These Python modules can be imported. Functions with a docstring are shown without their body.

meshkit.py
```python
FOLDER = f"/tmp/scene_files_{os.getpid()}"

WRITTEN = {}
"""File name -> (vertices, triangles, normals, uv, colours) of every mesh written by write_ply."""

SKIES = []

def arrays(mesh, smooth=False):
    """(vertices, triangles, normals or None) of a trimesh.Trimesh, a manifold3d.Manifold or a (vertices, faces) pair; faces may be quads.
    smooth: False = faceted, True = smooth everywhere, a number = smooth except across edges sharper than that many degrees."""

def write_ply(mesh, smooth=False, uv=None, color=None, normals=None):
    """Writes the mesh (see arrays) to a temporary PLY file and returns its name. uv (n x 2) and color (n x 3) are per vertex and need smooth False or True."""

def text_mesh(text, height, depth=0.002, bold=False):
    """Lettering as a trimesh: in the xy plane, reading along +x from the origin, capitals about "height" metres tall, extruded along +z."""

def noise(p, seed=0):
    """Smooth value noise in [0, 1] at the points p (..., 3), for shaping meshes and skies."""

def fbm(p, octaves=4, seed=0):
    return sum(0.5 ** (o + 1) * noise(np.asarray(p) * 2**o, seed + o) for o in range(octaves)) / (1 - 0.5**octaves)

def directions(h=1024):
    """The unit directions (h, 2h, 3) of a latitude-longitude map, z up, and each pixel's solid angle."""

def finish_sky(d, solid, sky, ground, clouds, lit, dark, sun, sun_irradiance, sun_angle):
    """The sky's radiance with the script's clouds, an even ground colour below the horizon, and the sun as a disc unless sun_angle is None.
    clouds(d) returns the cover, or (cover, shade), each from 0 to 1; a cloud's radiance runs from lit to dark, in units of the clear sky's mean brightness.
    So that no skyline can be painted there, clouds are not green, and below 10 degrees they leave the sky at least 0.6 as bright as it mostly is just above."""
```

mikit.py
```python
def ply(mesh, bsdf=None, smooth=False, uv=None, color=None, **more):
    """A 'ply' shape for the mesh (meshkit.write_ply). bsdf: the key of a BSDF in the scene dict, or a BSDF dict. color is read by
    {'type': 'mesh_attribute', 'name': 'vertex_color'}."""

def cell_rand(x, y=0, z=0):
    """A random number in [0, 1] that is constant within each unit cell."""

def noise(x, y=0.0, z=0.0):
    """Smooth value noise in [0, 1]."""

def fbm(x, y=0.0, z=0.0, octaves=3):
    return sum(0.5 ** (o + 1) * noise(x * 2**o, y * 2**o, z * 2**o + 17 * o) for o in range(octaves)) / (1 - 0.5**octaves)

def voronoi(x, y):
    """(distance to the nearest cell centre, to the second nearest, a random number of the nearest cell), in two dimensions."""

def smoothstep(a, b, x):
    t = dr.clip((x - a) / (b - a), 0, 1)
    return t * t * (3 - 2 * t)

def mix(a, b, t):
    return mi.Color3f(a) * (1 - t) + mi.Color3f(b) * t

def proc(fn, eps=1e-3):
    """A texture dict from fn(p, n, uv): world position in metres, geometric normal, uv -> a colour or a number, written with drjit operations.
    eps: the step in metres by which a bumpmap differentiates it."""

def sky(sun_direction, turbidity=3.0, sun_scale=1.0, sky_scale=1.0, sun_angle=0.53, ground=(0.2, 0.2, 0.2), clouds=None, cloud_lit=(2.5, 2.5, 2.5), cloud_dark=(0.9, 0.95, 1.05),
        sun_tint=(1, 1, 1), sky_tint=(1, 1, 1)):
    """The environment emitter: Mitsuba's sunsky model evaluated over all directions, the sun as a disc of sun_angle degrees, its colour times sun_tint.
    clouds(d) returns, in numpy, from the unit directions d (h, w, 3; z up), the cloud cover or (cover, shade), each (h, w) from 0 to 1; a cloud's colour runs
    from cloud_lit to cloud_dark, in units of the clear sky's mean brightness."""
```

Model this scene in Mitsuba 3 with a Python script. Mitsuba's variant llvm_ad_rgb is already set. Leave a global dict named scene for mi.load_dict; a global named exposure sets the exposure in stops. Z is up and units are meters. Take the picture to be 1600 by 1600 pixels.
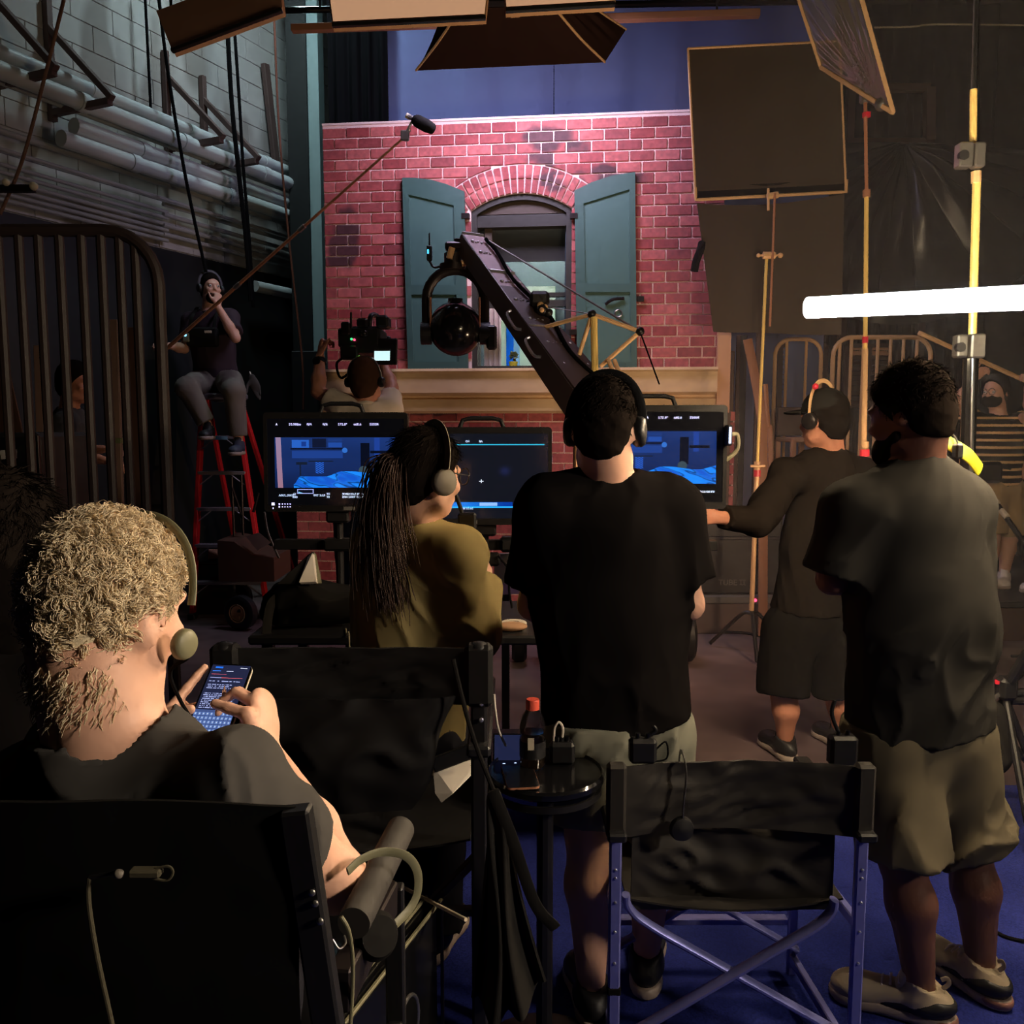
import math, random
import numpy as np
import trimesh, manifold3d
import drjit as dr
import mitsuba as mi
import mikit, meshkit
from mikit import noise, fbm, voronoi, cell_rand, smoothstep, mix, proc
from scipy.spatial import ConvexHull

random.seed(7)
rng = np.random.default_rng(7)
T = mi.ScalarTransform4f
scene, labels = {}, {}

# ---------------------------------------------------------------- camera
FOCAL, PITCH, EYE = 1350.0, math.radians(5.92), np.array([0.0, 0.0, 1.6])
scene['camera'] = {'type': 'perspective', 'fov': math.degrees(2 * math.atan(800 / FOCAL)), 'fov_axis': 'x',
                   'near_clip': 0.05, 'far_clip': 100.0,
                   'to_world': T().look_at(origin=EYE.tolist(), target=[0, math.cos(PITCH), 1.6 - math.sin(PITCH)], up=[0, 0, 1])}
exposure = 0.0
CF, CU, CR = np.array([0, math.cos(PITCH), -math.sin(PITCH)]), np.array([0, math.sin(PITCH), math.cos(PITCH)]), np.array([1.0, 0, 0])


def ray(px, py):
    return CF + (px - 800) / FOCAL * CR - (py - 800) / FOCAL * CU


def P(px, py, y):
    """The world point at distance y (along the ground axis) seen at photo pixel (px, py)."""
    d = ray(px, py)
    return EYE + d * (y / d[1])


def on_plane(px, py, origin, normal):
    d = ray(px, py)
    return EYE + d * (np.dot(np.asarray(origin) - EYE, normal) / np.dot(d, normal))


def ground(px, py, z=0.0):
    return on_plane(px, py, [0, 0, z], [0, 0, 1])


# ---------------------------------------------------------------- thin stage haze, boxed to the right side to veil the background there
HAZE = 0.03
scene['haze_medium'] = {'type': 'homogeneous', 'albedo': {'type': 'rgb', 'value': [0.9, 0.9, 0.9]}, 'sigma_t': HAZE, 'sample_emitters': True, 'phase': {'type': 'hg', 'g': 0.3}}
scene['haze'] = {'type': 'cube', 'to_world': T().translate([3.4, 7.05, 3.9]).scale([2.4, 5.0, 3.8]), 'bsdf': {'type': 'null'}, 'interior': {'type': 'ref', 'id': 'haze_medium'}}
labels['haze'] = {'label': 'thin haze hanging in the air of the stage', 'category': 'haze', 'kind': 'stuff'}


# ---------------------------------------------------------------- light levels (lamps are built further down, with these radiances)
L_TUBE = (250.0, 188.0, 118.0)        # warm tube lamp
L_SOFTBOX = (20.0, 17.5, 25.0)      # softbox on the brick facade
L_WALL = (70.0, 92.0, 97.0)          # cool worklight on the left wall
L_HAIR = (285.0, 236.0, 182.0)     # work lamp behind the photographer
L_ROOM = (210.0, 225.0, 205.0)
L_PANEL = (0.42, 0.235, 0.135)       # glow added to the tan overhead panels
L_LOW = (285.0, 186.0, 114.0)         # warm open lamp low at the right, washing the ledge and the lower bricks


# ---------------------------------------------------------------- materials
def lin(c):
    c = np.asarray(c, float) / 255
    return [float(x) for x in np.where(c <= 0.04045, c / 12.92, ((c + 0.055) / 1.055) ** 2.4)]


def rgb(c):
    return {'type': 'rgb', 'value': [float(x) for x in lin(c)]}


def mat(name, c, rough=0.6, metal=0.0, spec=0.4, **more):
    base = rgb(c) if not isinstance(c, dict) else c
    scene[name] = {'type': 'twosided', 'bsdf': {'type': 'principled', 'base_color': base, 'roughness': rough, 'metallic': metal, 'specular': spec, **more}}
    return name


def cloth(name, c):
    base = rgb(c) if not isinstance(c, dict) else c
    scene[name] = {'type': 'twosided', 'bsdf': {'type': 'diffuse', 'reflectance': base}}
    return name


def bumped(name, inner, fn, height, eps=2e-3):
    scene[name] = {'type': 'twosided', 'bsdf': {'type': 'bumpmap', 'arbitrary': proc(fn, eps), 'scale': height, 'bsdf': inner}}
    return name


# ---------------------------------------------------------------- registry of things and parts
def numbered(key):
    if key not in scene and key not in labels and not any(k.startswith(key + '__') for k in scene):
        return key
    i = 1
    while f'{key}_{i:03d}' in scene or f'{key}_{i:03d}' in labels:
        i += 1
    return f'{key}_{i:03d}'


def thing(name, label, cat, group=None, kind=None):
    key = numbered(name)
    labels[key] = {'label': label, 'category': cat}
    if group:
        labels[key]['group'] = group
    if kind:
        labels[key]['kind'] = kind
    return key


def structure(name, label=None, cat=None):
    key = numbered(name)
    labels[key] = {'kind': 'structure'}
    if label:
        labels[key]['label'] = label
        labels[key]['category'] = cat or name.split('_')[0]
    return key


USED = {}


def part(parent, name, mesh, bsdf, smooth=30, label=None, kind=None, shape=None, emit=None, weight=None, to_world=None, **more):
    """One shape entry under its parent. mesh: trimesh / manifold / (v, f); shape: a ready ply dict to reuse."""
    if name is None:
        key = parent
    else:
        base = f'{parent}__{name}'
        n = USED.get(base, 0)
        USED[base] = n + 1
        key = base if n == 0 else f'{base}_{n:03d}'
    d = dict(shape) if shape is not None else mikit.ply(mesh, bsdf, smooth=smooth, **more)
    if bsdf is not None and shape is not None:
        d['bsdf'] = {'type': 'ref', 'id': bsdf}
    if to_world is not None:
        d['to_world'] = to_world
    if emit is not None:
        d['emitter'] = {'type': 'area', 'radiance': emit if isinstance(emit, dict) else {'type': 'rgb', 'value': list(map(float, emit))}}
        if weight is not None:
            d['emitter']['sampling_weight'] = float(weight)
    scene[key] = d
    if label or kind:
        labels.setdefault(key, {})
        if label:
            labels[key]['label'] = label
        if kind:
            labels[key]['kind'] = kind
    return key


# ---------------------------------------------------------------- meshes
def V(*a):
    return np.array(a, float)


def unit(v):
    v = np.asarray(v, float)
    return v / (np.linalg.norm(v) + 1e-12)


def frame(z, up=(0, 0, 1)):
    z = unit(z)
    x = np.cross(up, z)
    if np.linalg.norm(x) < 1e-4:
        x = np.cross((0, 1, 0), z)
    x = unit(x)
    return np.stack([x, np.cross(z, x), z], 1)


def hull(points):
    h = ConvexHull(np.asarray(points, float))
    m = trimesh.Trimesh(h.points, h.simplices, process=False)
    m.remove_unreferenced_vertices()
    c = m.vertices.mean(0)
    n = np.cross(m.vertices[m.faces[:, 1]] - m.vertices[m.faces[:, 0]], m.vertices[m.faces[:, 2]] - m.vertices[m.faces[:, 0]])
    flip = (n * (m.vertices[m.faces[:, 0]] - c)).sum(1) < 0
    f = m.faces.copy()
    f[flip] = f[flip][:, ::-1]
    return trimesh.Trimesh(m.vertices, f, process=False)


def box(size, centre=(0, 0, 0), bevel=0.004, R=None):
    """A box with chamfered edges; R: 3x3 whose columns are its axes."""
    s = np.asarray(size, float) / 2
    b = min(bevel, 0.45 * s.min())
    pts = []
    for sg in np.ndindex(2, 2, 2):
        q = np.array(sg) * 2 - 1
        for k in range(3):
            v = s - b
            v[k] = s[k]
            pts.append(q * v)
    m = hull(pts)
    v = m.vertices if R is None else m.vertices @ np.asarray(R).T
    return trimesh.Trimesh(v + np.asarray(centre, float), m.faces, process=False)


def bar(p0, p1, w, h=None, up=(0, 0, 1), bevel=0.003, ext=0.0):
    p0, p1 = np.asarray(p0, float), np.asarray(p1, float)
    h = h or w
    L = np.linalg.norm(p1 - p0) + 2 * ext
    return box((w, h, L), (p0 + p1) / 2, bevel, frame(p1 - p0, up))


def smooth_path(pts, n=8):
    """Catmull-Rom through the points."""
    p = np.asarray(pts, float)
    if len(p) < 3:
        return p
    q = np.vstack([2 * p[0] - p[1], p, 2 * p[-1] - p[-2]])
    out = []
    for i in range(len(p) - 1):
        a, b, c, d = q[i:i + 4]
        for t in np.linspace(0, 1, n, endpoint=False):
            out.append(0.5 * (2 * b + (c - a) * t + (2 * a - 5 * b + 4 * c - d) * t * t + (3 * b - 3 * c + d - a) * t ** 3))
    return np.vstack([out, p[-1:]])


def tube(path, r, sides=8, caps=True, flat=None):
    """A tube along a path; r a number or one per point; flat=(width, thickness, up) sweeps an ellipse instead."""
    p = np.asarray(path, float)
    n = len(p)
    r = np.broadcast_to(np.asarray(r, float), (n,))
    t = np.gradient(p, axis=0)
    t /= np.linalg.norm(t, axis=1, keepdims=True) + 1e-12
    a = np.zeros_like(p)
    a0 = np.cross(t[0], (0, 0, 1)) if abs(t[0][2]) < 0.9 else np.cross(t[0], (1, 0, 0))
    if flat is not None:
        a0 = np.cross(np.asarray(flat[2], float), t[0])
    a[0] = unit(a0)
    for i in range(1, n):
        v = a[i - 1] - t[i] * np.dot(a[i - 1], t[i])
        a[i] = unit(v)
    b = np.cross(t, a)
    th = np.arange(sides) * 2 * np.pi / sides + np.pi / sides
    wa, wb = (1.0, 1.0) if flat is None else (flat[0], flat[1])
    v = p[:, None] + r[:, None, None] * (wa * np.cos(th)[None, :, None] * a[:, None] + wb * np.sin(th)[None, :, None] * b[:, None])
    v = v.reshape(-1, 3)
    i, j = np.meshgrid(np.arange(n - 1), np.arange(sides), indexing='ij')
    q = np.stack([i * sides + j, i * sides + (j + 1) % sides, (i + 1) * sides + (j + 1) % sides, (i + 1) * sides + j], -1).reshape(-1, 4)
    f = np.vstack([q[:, [0, 1, 2]], q[:, [0, 2, 3]]])
    if caps:
        k = len(v)
        v = np.vstack([v, p[0], p[-1]])
        jj = np.arange(sides)
        f = np.vstack([f, np.stack([jj * 0 + k, (jj + 1) % sides, jj], 1), np.stack([jj * 0 + k + 1, (n - 1) * sides + jj, (n - 1) * sides + (jj + 1) % sides], 1)])
    return trimesh.Trimesh(v, f, process=False)


def rod(p0, p1, r, sides=10):
    return tube(np.array([p0, p1], float), r, sides)


def lathe(profile, sides=24, centre=(0, 0, 0), R=None):
    """profile: (radius, height) pairs from bottom to top, turned about z."""
    pr = np.asarray(profile, float)
    th = np.arange(sides) * 2 * np.pi / sides
    v = np.stack([pr[:, None, 0] * np.cos(th), pr[:, None, 0] * np.sin(th), np.repeat(pr[:, 1:2], sides, 1)], -1).reshape(-1, 3)
    n = len(pr)
    i, j = np.meshgrid(np.arange(n - 1), np.arange(sides), indexing='ij')
    q = np.stack([i * sides + j, i * sides + (j + 1) % sides, (i + 1) * sides + (j + 1) % sides, (i + 1) * sides + j], -1).reshape(-1, 4)
    f = np.vstack([q[:, [0, 1, 2]], q[:, [0, 2, 3]]])
    if R is not None:
        v = v @ np.asarray(R).T
    return trimesh.Trimesh(v + np.asarray(centre, float), f, process=False)


def ball(c, r, scale=(1, 1, 1), sub=2, R=None):
    m = trimesh.creation.icosphere(subdivisions=sub, radius=1.0)
    v = m.vertices * (np.asarray(scale, float) * r)
    if R is not None:
        v = v @ np.asarray(R).T
    return trimesh.Trimesh(v + np.asarray(c, float), m.faces, process=False)


def join(*ms):
    flat = []
    for m in ms:
        flat += list(m) if isinstance(m, (list, tuple)) else [m]
    return trimesh.util.concatenate([trimesh.Trimesh(np.array(m.vertices), np.array(m.faces), process=False) for m in flat])


def prism(poly, z0, z1, origin=(0, 0, 0), R=None):
    """Extrudes a simple polygon (n x 2, its x and y) from z0 to z1 and places it by R (columns = axes) and origin."""
    from shapely.geometry import Polygon
    pg = Polygon(poly)
    m = trimesh.creation.extrude_polygon(pg, z1 - z0, engine='earcut')
    v = np.array(m.vertices) + [0, 0, z0]
    if R is not None:
        v = v @ np.asarray(R).T
    return trimesh.Trimesh(v + np.asarray(origin, float), m.faces, process=False)


def sheet(fn, nu, nv, thick=0.004):
    """A cloth with thickness: fn(u, v) -> points; u, v in [0, 1]."""
    u, v = np.meshgrid(np.linspace(0, 1, nu), np.linspace(0, 1, nv), indexing='ij')
    p = fn(u, v)
    du, dv = np.gradient(p, axis=0), np.gradient(p, axis=1)
    n = np.cross(du, dv)
    n /= np.linalg.norm(n, axis=-1, keepdims=True) + 1e-12
    a, b = (p + n * thick / 2).reshape(-1, 3), (p - n * thick / 2).reshape(-1, 3)
    i, j = np.meshgrid(np.arange(nu - 1), np.arange(nv - 1), indexing='ij')
    k = lambda i, j: i * nv + j
    q = np.stack([k(i, j), k(i + 1, j), k(i + 1, j + 1), k(i, j + 1)], -1).reshape(-1, 4)
    N = nu * nv
    rim = [k(np.arange(nu), 0), k(nu - 1, np.arange(nv)), k(np.arange(nu)[::-1], nv - 1), k(0, np.arange(nv)[::-1])]
    rim = np.concatenate([x[:-1] for x in rim])
    nx = np.roll(rim, -1)
    side = np.stack([rim, rim + N, nx + N, nx], 1)
    q = np.vstack([q, q[:, ::-1] + N, side])
    f = np.vstack([q[:, [0, 1, 2]], q[:, [0, 2, 3]]])
    return trimesh.Trimesh(np.vstack([a, b]), f, process=False)


# ---------------------------------------------------------------- smooth bodies: distance fields meshed by surface nets
def nets(d, lo, h):
    """Surface nets of the grid d (negative inside)."""
    ins = d < 0
    nx, ny, nz = d.shape
    c = np.zeros((nx - 1, ny - 1, nz - 1), np.int8)
    for o in np.ndindex(2, 2, 2):
        c += ins[o[0]:nx - 1 + o[0], o[1]:ny - 1 + o[1], o[2]:nz - 1 + o[2]]
    cell = np.argwhere((c > 0) & (c < 8))
    idx = np.full(c.shape, -1, np.int64)
    idx[tuple(cell.T)] = np.arange(len(cell))
    acc, cnt = np.zeros((len(cell), 3)), np.zeros(len(cell))
    cor = list(np.ndindex(2, 2, 2))
    val = np.stack([d[cell[:, 0] + o[0], cell[:, 1] + o[1], cell[:, 2] + o[2]] for o in cor], 1).astype(float)
    for a in range(8):
        for b in range(a + 1, 8):
            if sum(abs(np.subtract(cor[a], cor[b]))) != 1:
                continue
            va, vb = val[:, a], val[:, b]
            m = (va < 0) != (vb < 0)
            t = np.where(m, va / np.where(m, va - vb, 1), 0)
            acc += np.where(m[:, None], np.array(cor[a]) + t[:, None] * np.subtract(cor[b], cor[a]), 0)
            cnt += m
    v = lo + h * (cell + acc / np.maximum(cnt, 1)[:, None])
    faces = []
    for ax in range(3):
        o = [(1, 0, 0), (0, 1, 0), (0, 0, 1)][ax]
        A = ins[:nx - o[0], :ny - o[1], :nz - o[2]]
        B = ins[o[0]:, o[1]:, o[2]:]
        e = np.argwhere(A != B)
        b1, b2 = [(1, 2), (2, 0), (0, 1)][ax]
        e = e[(e[:, b1] > 0) & (e[:, b2] > 0) & (e[:, b1] < d.shape[b1] - 1) & (e[:, b2] < d.shape[b2] - 1)]
        def at(s1, s2):
            q = e.copy()
            q[:, b1] -= s1
            q[:, b2] -= s2
            return idx[tuple(q.T)]
        q = np.stack([at(1, 1), at(0, 1), at(0, 0), at(1, 0)], 1)
        fl = ~A[tuple(e.T)]
        q[fl] = q[fl][:, ::-1]
        faces.append(q)
    q = np.vstack(faces)
    q = q[(q >= 0).all(1)]
    return trimesh.Trimesh(v, np.vstack([q[:, [0, 1, 2]], q[:, [0, 2, 3]]]), process=False)


class Field:
    """A list of soft primitives. Each: cone(a, ra, b, rb), ell(centre, radii, R), with a blend radius; 'cut' keeps the negative side of planes."""

    def __init__(self):
        self.items, self.cuts, self.wrinkle = [], [], None

    def cone(self, a, ra, b, rb, k=0.02, frm=None, sc=None, clip=None, op='add'):
        a, b = np.asarray(a, float), np.asarray(b, float)
        m = max(ra, rb) * (max(sc) if sc is not None else 1) + 0.02
        self.items.append((op, 'cone', (a, ra, b, rb, frm, sc, clip), k, np.minimum(a, b) - m, np.maximum(a, b) + m))
        return self

    def ell(self, c, radii, R=None, k=0.02, op='add'):
        c, radii = np.asarray(c, float), np.asarray(radii, float)
        m = radii.max() + 0.02
        self.items.append((op, 'ell', (c, radii, R), k, c - m, c + m))
        return self

    def cut(self, point, normal):
        self.cuts.append((np.asarray(point, float), unit(normal)))
        return self

    def mesh(self, h=0.01, taubin=0):
        add = [i for i in self.items if i[0] == 'add']
        lo = np.min([i[4] for i in add], 0) - 3 * h
        hi = np.max([i[5] for i in add], 0) + 3 * h
        n = np.ceil((hi - lo) / h).astype(int) + 1
        d = np.full(n, 0.5, np.float32)
        ax = [(lo[k] + h * np.arange(n[k])).astype(np.float32) for k in range(3)]
        order = [i for i in self.items if i[0] == 'add'] + [None] + [i for i in self.items if i[0] == 'sub']
        for item in order:
            if item is None:
                if self.wrinkle is not None:
                    m = np.argwhere(np.abs(d) < 0.035)
                    d[tuple(m.T)] += self.wrinkle(lo + h * m).astype(np.float32)
                continue
            op, kind, a, k, l0, h0 = item
            s = [slice(max(0, int((l0[q] - k - lo[q]) / h) - 1), min(n[q], int((h0[q] + k - lo[q]) / h) + 3)) for q in range(3)]
            if any(x.stop <= x.start for x in s):
                continue
            x, y, z = ax[0][s[0]][:, None, None], ax[1][s[1]][None, :, None], ax[2][s[2]][None, None, :]
            if kind == 'cone':
                p0, r0, p1, r1, frm, sc, clip = a
                ba = p1 - p0
                L2 = max(float(ba @ ba), 1e-9)
                px, py, pz = x - p0[0], y - p0[1], z - p0[2]
                t0 = (px * ba[0] + py * ba[1] + pz * ba[2]) / np.float32(L2)
                t = np.clip(t0, 0, 1)
                qx, qy, qz = px - t * ba[0], py - t * ba[1], pz - t * ba[2]
                r = r0 + (r1 - r0) * t
                if sc is None:
                    e = np.sqrt(qx * qx + qy * qy + qz * qz) - r
                else:
                    u = [(qx * frm[0, i] + qy * frm[1, i] + qz * frm[2, i]) / sc[i] for i in range(3)]
                    e = (np.sqrt(u[0] ** 2 + u[1] ** 2 + u[2] ** 2) - r) * min(sc)
                if clip is not None:
                    L = math.sqrt(L2)
                    if clip in ('end', 'both'):
                        e = np.maximum(e, (t0 - 1) * L)
                    if clip in ('start', 'both'):
                        e = np.maximum(e, -t0 * L)
            else:
                c, rad, R = a
                px, py, pz = x - c[0], y - c[1], z - c[2]
                if R is not None:
                    u = [px * R[0, i] + py * R[1, i] + pz * R[2, i] for i in range(3)]
                else:
                    u = [px, py, pz]
                k0 = np.sqrt(sum((u[i] / rad[i]) ** 2 for i in range(3)))
                k1 = np.sqrt(sum((u[i] / rad[i] ** 2) ** 2 for i in range(3))) + 1e-6
                e = k0 * (k0 - 1) / k1
            cur = d[s[0], s[1], s[2]]
            if op == 'add':
                hh = np.clip(0.5 + 0.5 * (cur - e) / k, 0, 1) if k > 0 else (cur > e)
                d[s[0], s[1], s[2]] = cur * (1 - hh) + e * hh - k * hh * (1 - hh)
            else:
                d[s[0], s[1], s[2]] = np.maximum(cur, -e)
        for p0, nn in self.cuts:
            d = np.maximum(d, ((ax[0] - p0[0]) * nn[0])[:, None, None] + ((ax[1] - p0[1]) * nn[1])[None, :, None] + ((ax[2] - p0[2]) * nn[2])[None, None, :]).astype(np.float32)
        m = nets(d, lo, h)
        if taubin:
            trimesh.smoothing.filter_taubin(m, iterations=taubin)
        return m


def folds(direction, amp=0.006, freq=9.0, seed=0, squash=0.3):
    """Cloth wrinkles: sharp ridges stretched along a direction, in two sizes, stronger in patches."""
    R = frame(direction)
    def f(p):
        w = meshkit.fbm(p * 3.0 + seed, 2, seed + 7)[:, None] * 1.2
        q = (p @ R) * [freq * .8, freq * .8, freq * squash] + seed * 13.7 + w
        a = 1 - np.abs(meshkit.noise(q, seed) - 0.5) * 2
        b = 1 - np.abs(meshkit.noise(q * 2.3 + 5, seed + 3) - 0.5) * 2
        m = np.clip(meshkit.noise(p * 4.5 + seed * 3.1, seed + 11) * 1.8 - 0.35, 0.15, 1)
        return -amp * m * (1.7 * (a ** 3 - 0.3) + 0.7 * (b ** 3 - 0.3))
    return f
# ================================================================ plain materials
mat('black_paint', (26, 26, 27), 0.55)
mat('black_metal', (30, 29, 30), 0.38, 0.3)
mat('black_plastic', (22, 22, 24), 0.45)
mat('gloss_black', (14, 14, 16), 0.12, spec=0.6)
mat('dark_metal', (52, 46, 46), 0.35, 0.7)
mat('chrome', (200, 200, 205), 0.22, 1.0)
mat('steel', (150, 148, 145), 0.35, 0.9)
mat('metal_lit_yellow', (250, 216, 130), 0.35, 0.3)  # yellow tube light on the poles put into the base colour
mat('tan_tube', (222, 180, 132), 0.4, 0.15)
mat('copper', (190, 132, 102), 0.38, 0.4)
mat('rivet_steel', (225, 228, 240), 0.25, 0.9)
mat('arm_metal', (132, 112, 112), 0.42, 0.35)
mat('arm_side', (74, 60, 58), 0.5, 0.3)
mat('red_paint', (190, 32, 36), 0.4)
mat('red_plastic', (200, 40, 60), 0.4)
mat('coral_plastic', (226, 92, 72), 0.45)
mat('alu_blue', (124, 128, 196), 0.33, 0.5)
mat('alu_step', (150, 145, 150), 0.4, 0.6)
mat('white_plastic', (205, 200, 190), 0.45)
mat('cream_plastic', (196, 184, 160), 0.5)
mat('phone_band', (116, 109, 98), 0.55)
mat('arm_foam', (46, 43, 40), 0.75)
mat('grey_plastic', (96, 94, 90), 0.5)
mat('olive_plastic', (110, 107, 82), 0.5)
mat('teal_paint', (62, 92, 86), 0.5)
mat('teal_panel', (70, 102, 96), 0.5)
mat('pipe_paint', (176, 184, 184), 0.45)
mat('conduit_paint', (150, 152, 150), 0.5)
mat('angle_iron', (88, 70, 66), 0.6, 0.2)
mat('column_shaded', (20, 21, 21), 0.6)  # shade on the left face of the column, put into its colour
mat('old_plank', (108, 84, 72), 0.65)
mat('column_lit', (140, 160, 160), 0.6)  # lit face of the same column, as a paler copy
mat('window_paint', (78, 66, 56), 0.55)
mat('window_dark', (52, 50, 46), 0.5)
mat('sash_blue', (40, 56, 66), 0.5)
mat('frame_brown', (74, 52, 42), 0.5, 0.2)
mat('gate_black', (38, 28, 26), 0.6)
cloth('mortar', (232, 206, 200))
cloth('black_cloth', (24, 23, 24))
cloth('soft_black', (34, 33, 32))
cloth('flag_cloth', (74, 65, 58))
cloth('brown_cloth', (54, 38, 35))
cloth('tan_cloth', (206, 160, 122))
cloth('brown_board', (186, 142, 118))
cloth('blue_drape', (116, 127, 172))
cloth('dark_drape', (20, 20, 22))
cloth('white_cloth', (228, 214, 212))
cloth('pale_green', (176, 204, 180))
cloth('pale_blue', (120, 170, 200))
cloth('strong_blue', (20, 90, 190))
cloth('interior_wall', (86, 98, 104))
cloth('paper', (226, 216, 200))
cloth('cardboard', (190, 150, 120))
cloth('rope_brown', (110, 84, 72))
cloth('rope_red', (126, 84, 72))
cloth('cable_black', (18, 18, 19))
cloth('cable_grey', (150, 142, 118))
cloth('cable_dim', (84, 79, 64))
scene['window_glass'] = {'type': 'thindielectric'}
scene['clear_film'] = {'type': 'blendbsdf', 'weight': 0.22, 'a': {'type': 'thindielectric'},
                       'b': {'type': 'twosided', 'bsdf': {'type': 'principled', 'base_color': rgb((150, 140, 128)), 'roughness': 0.3, 'specular': 0.6}}}


# ================================================================ floor, walls, ceiling
def floor_tex(p, n, uv):
    a = fbm(p.x * 1.3, p.y * 1.3, 0, 4)
    b = noise(p.x * 9, p.y * 9)
    c = mix(lin((84, 70, 70)), lin((122, 104, 100)), smoothstep(0.3, 0.7, a))
    return c * (0.85 + 0.25 * b)


def carpet_tex(p, n, uv):
    return mix(lin((30, 36, 92)), lin((42, 50, 118)), noise(p.x * 6, p.y * 6)) * (0.7 + 0.6 * noise(p.x * 260, p.y * 260))


mat('floor_concrete', proc(floor_tex), 0.42, spec=0.35)
cloth('blue_carpet', proc(carpet_tex))
fl = structure('floor')
part(fl, None, box((16, 18, 0.1), (0, 5, -0.05), 0.002), 'floor_concrete', smooth=False)
cp = structure('floor_carpet')
part(cp, None, box((9.6, 8.2, 0.008), (1.2, -0.43, 0.004), 0.002), 'blue_carpet', smooth=False)
part(structure('ceiling'), None, box((16, 18, 0.1), (0, 5, 8.05), 0.002), 'black_paint', smooth=False)
part(structure('wall_back'), None, box((16, 0.1, 8), (0, 12.4, 4), 0.002), 'black_paint', smooth=False)
part(structure('wall_right'), None, box((0.1, 18, 8), (6.2, 5, 4), 0.002), 'black_paint', smooth=False)

# left wall: white painted block above, black below, running away to the right
WD = unit(V(0.406, 0.914, 0))
WN = unit(V(0.914, -0.406, 0))
W0 = V(-2.28, 9.6, 0)
WR = np.stack([WD, V(0, 0, 1), np.cross(WD, V(0, 0, 1))], 1)     # local x along the wall, y up, z = WN


def wl(px, py, off=0.0):
    """Point on the left wall's plane, shifted off metres into the room."""
    return on_plane(px, py, W0 + WN * off, WN)


def wuv(p):
    return float(np.dot(p - W0, WD)), float(p[2])


Z_DADO = wl(240, 384)[2]


def block_tex(p, n, uv):
    s = p.x * 0.406 + p.y * 0.914
    a = fbm(s * 1.2, p.z * 1.2, 3.0, 4)
    stain = smoothstep(0.52, 0.72, fbm(s * 3, p.z * 1.0, 8.0, 3))
    c = mix(lin((186, 184, 180)), lin((150, 148, 146)), a)
    return mix(c, lin((98, 88, 82)), stain * 0.6)


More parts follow.
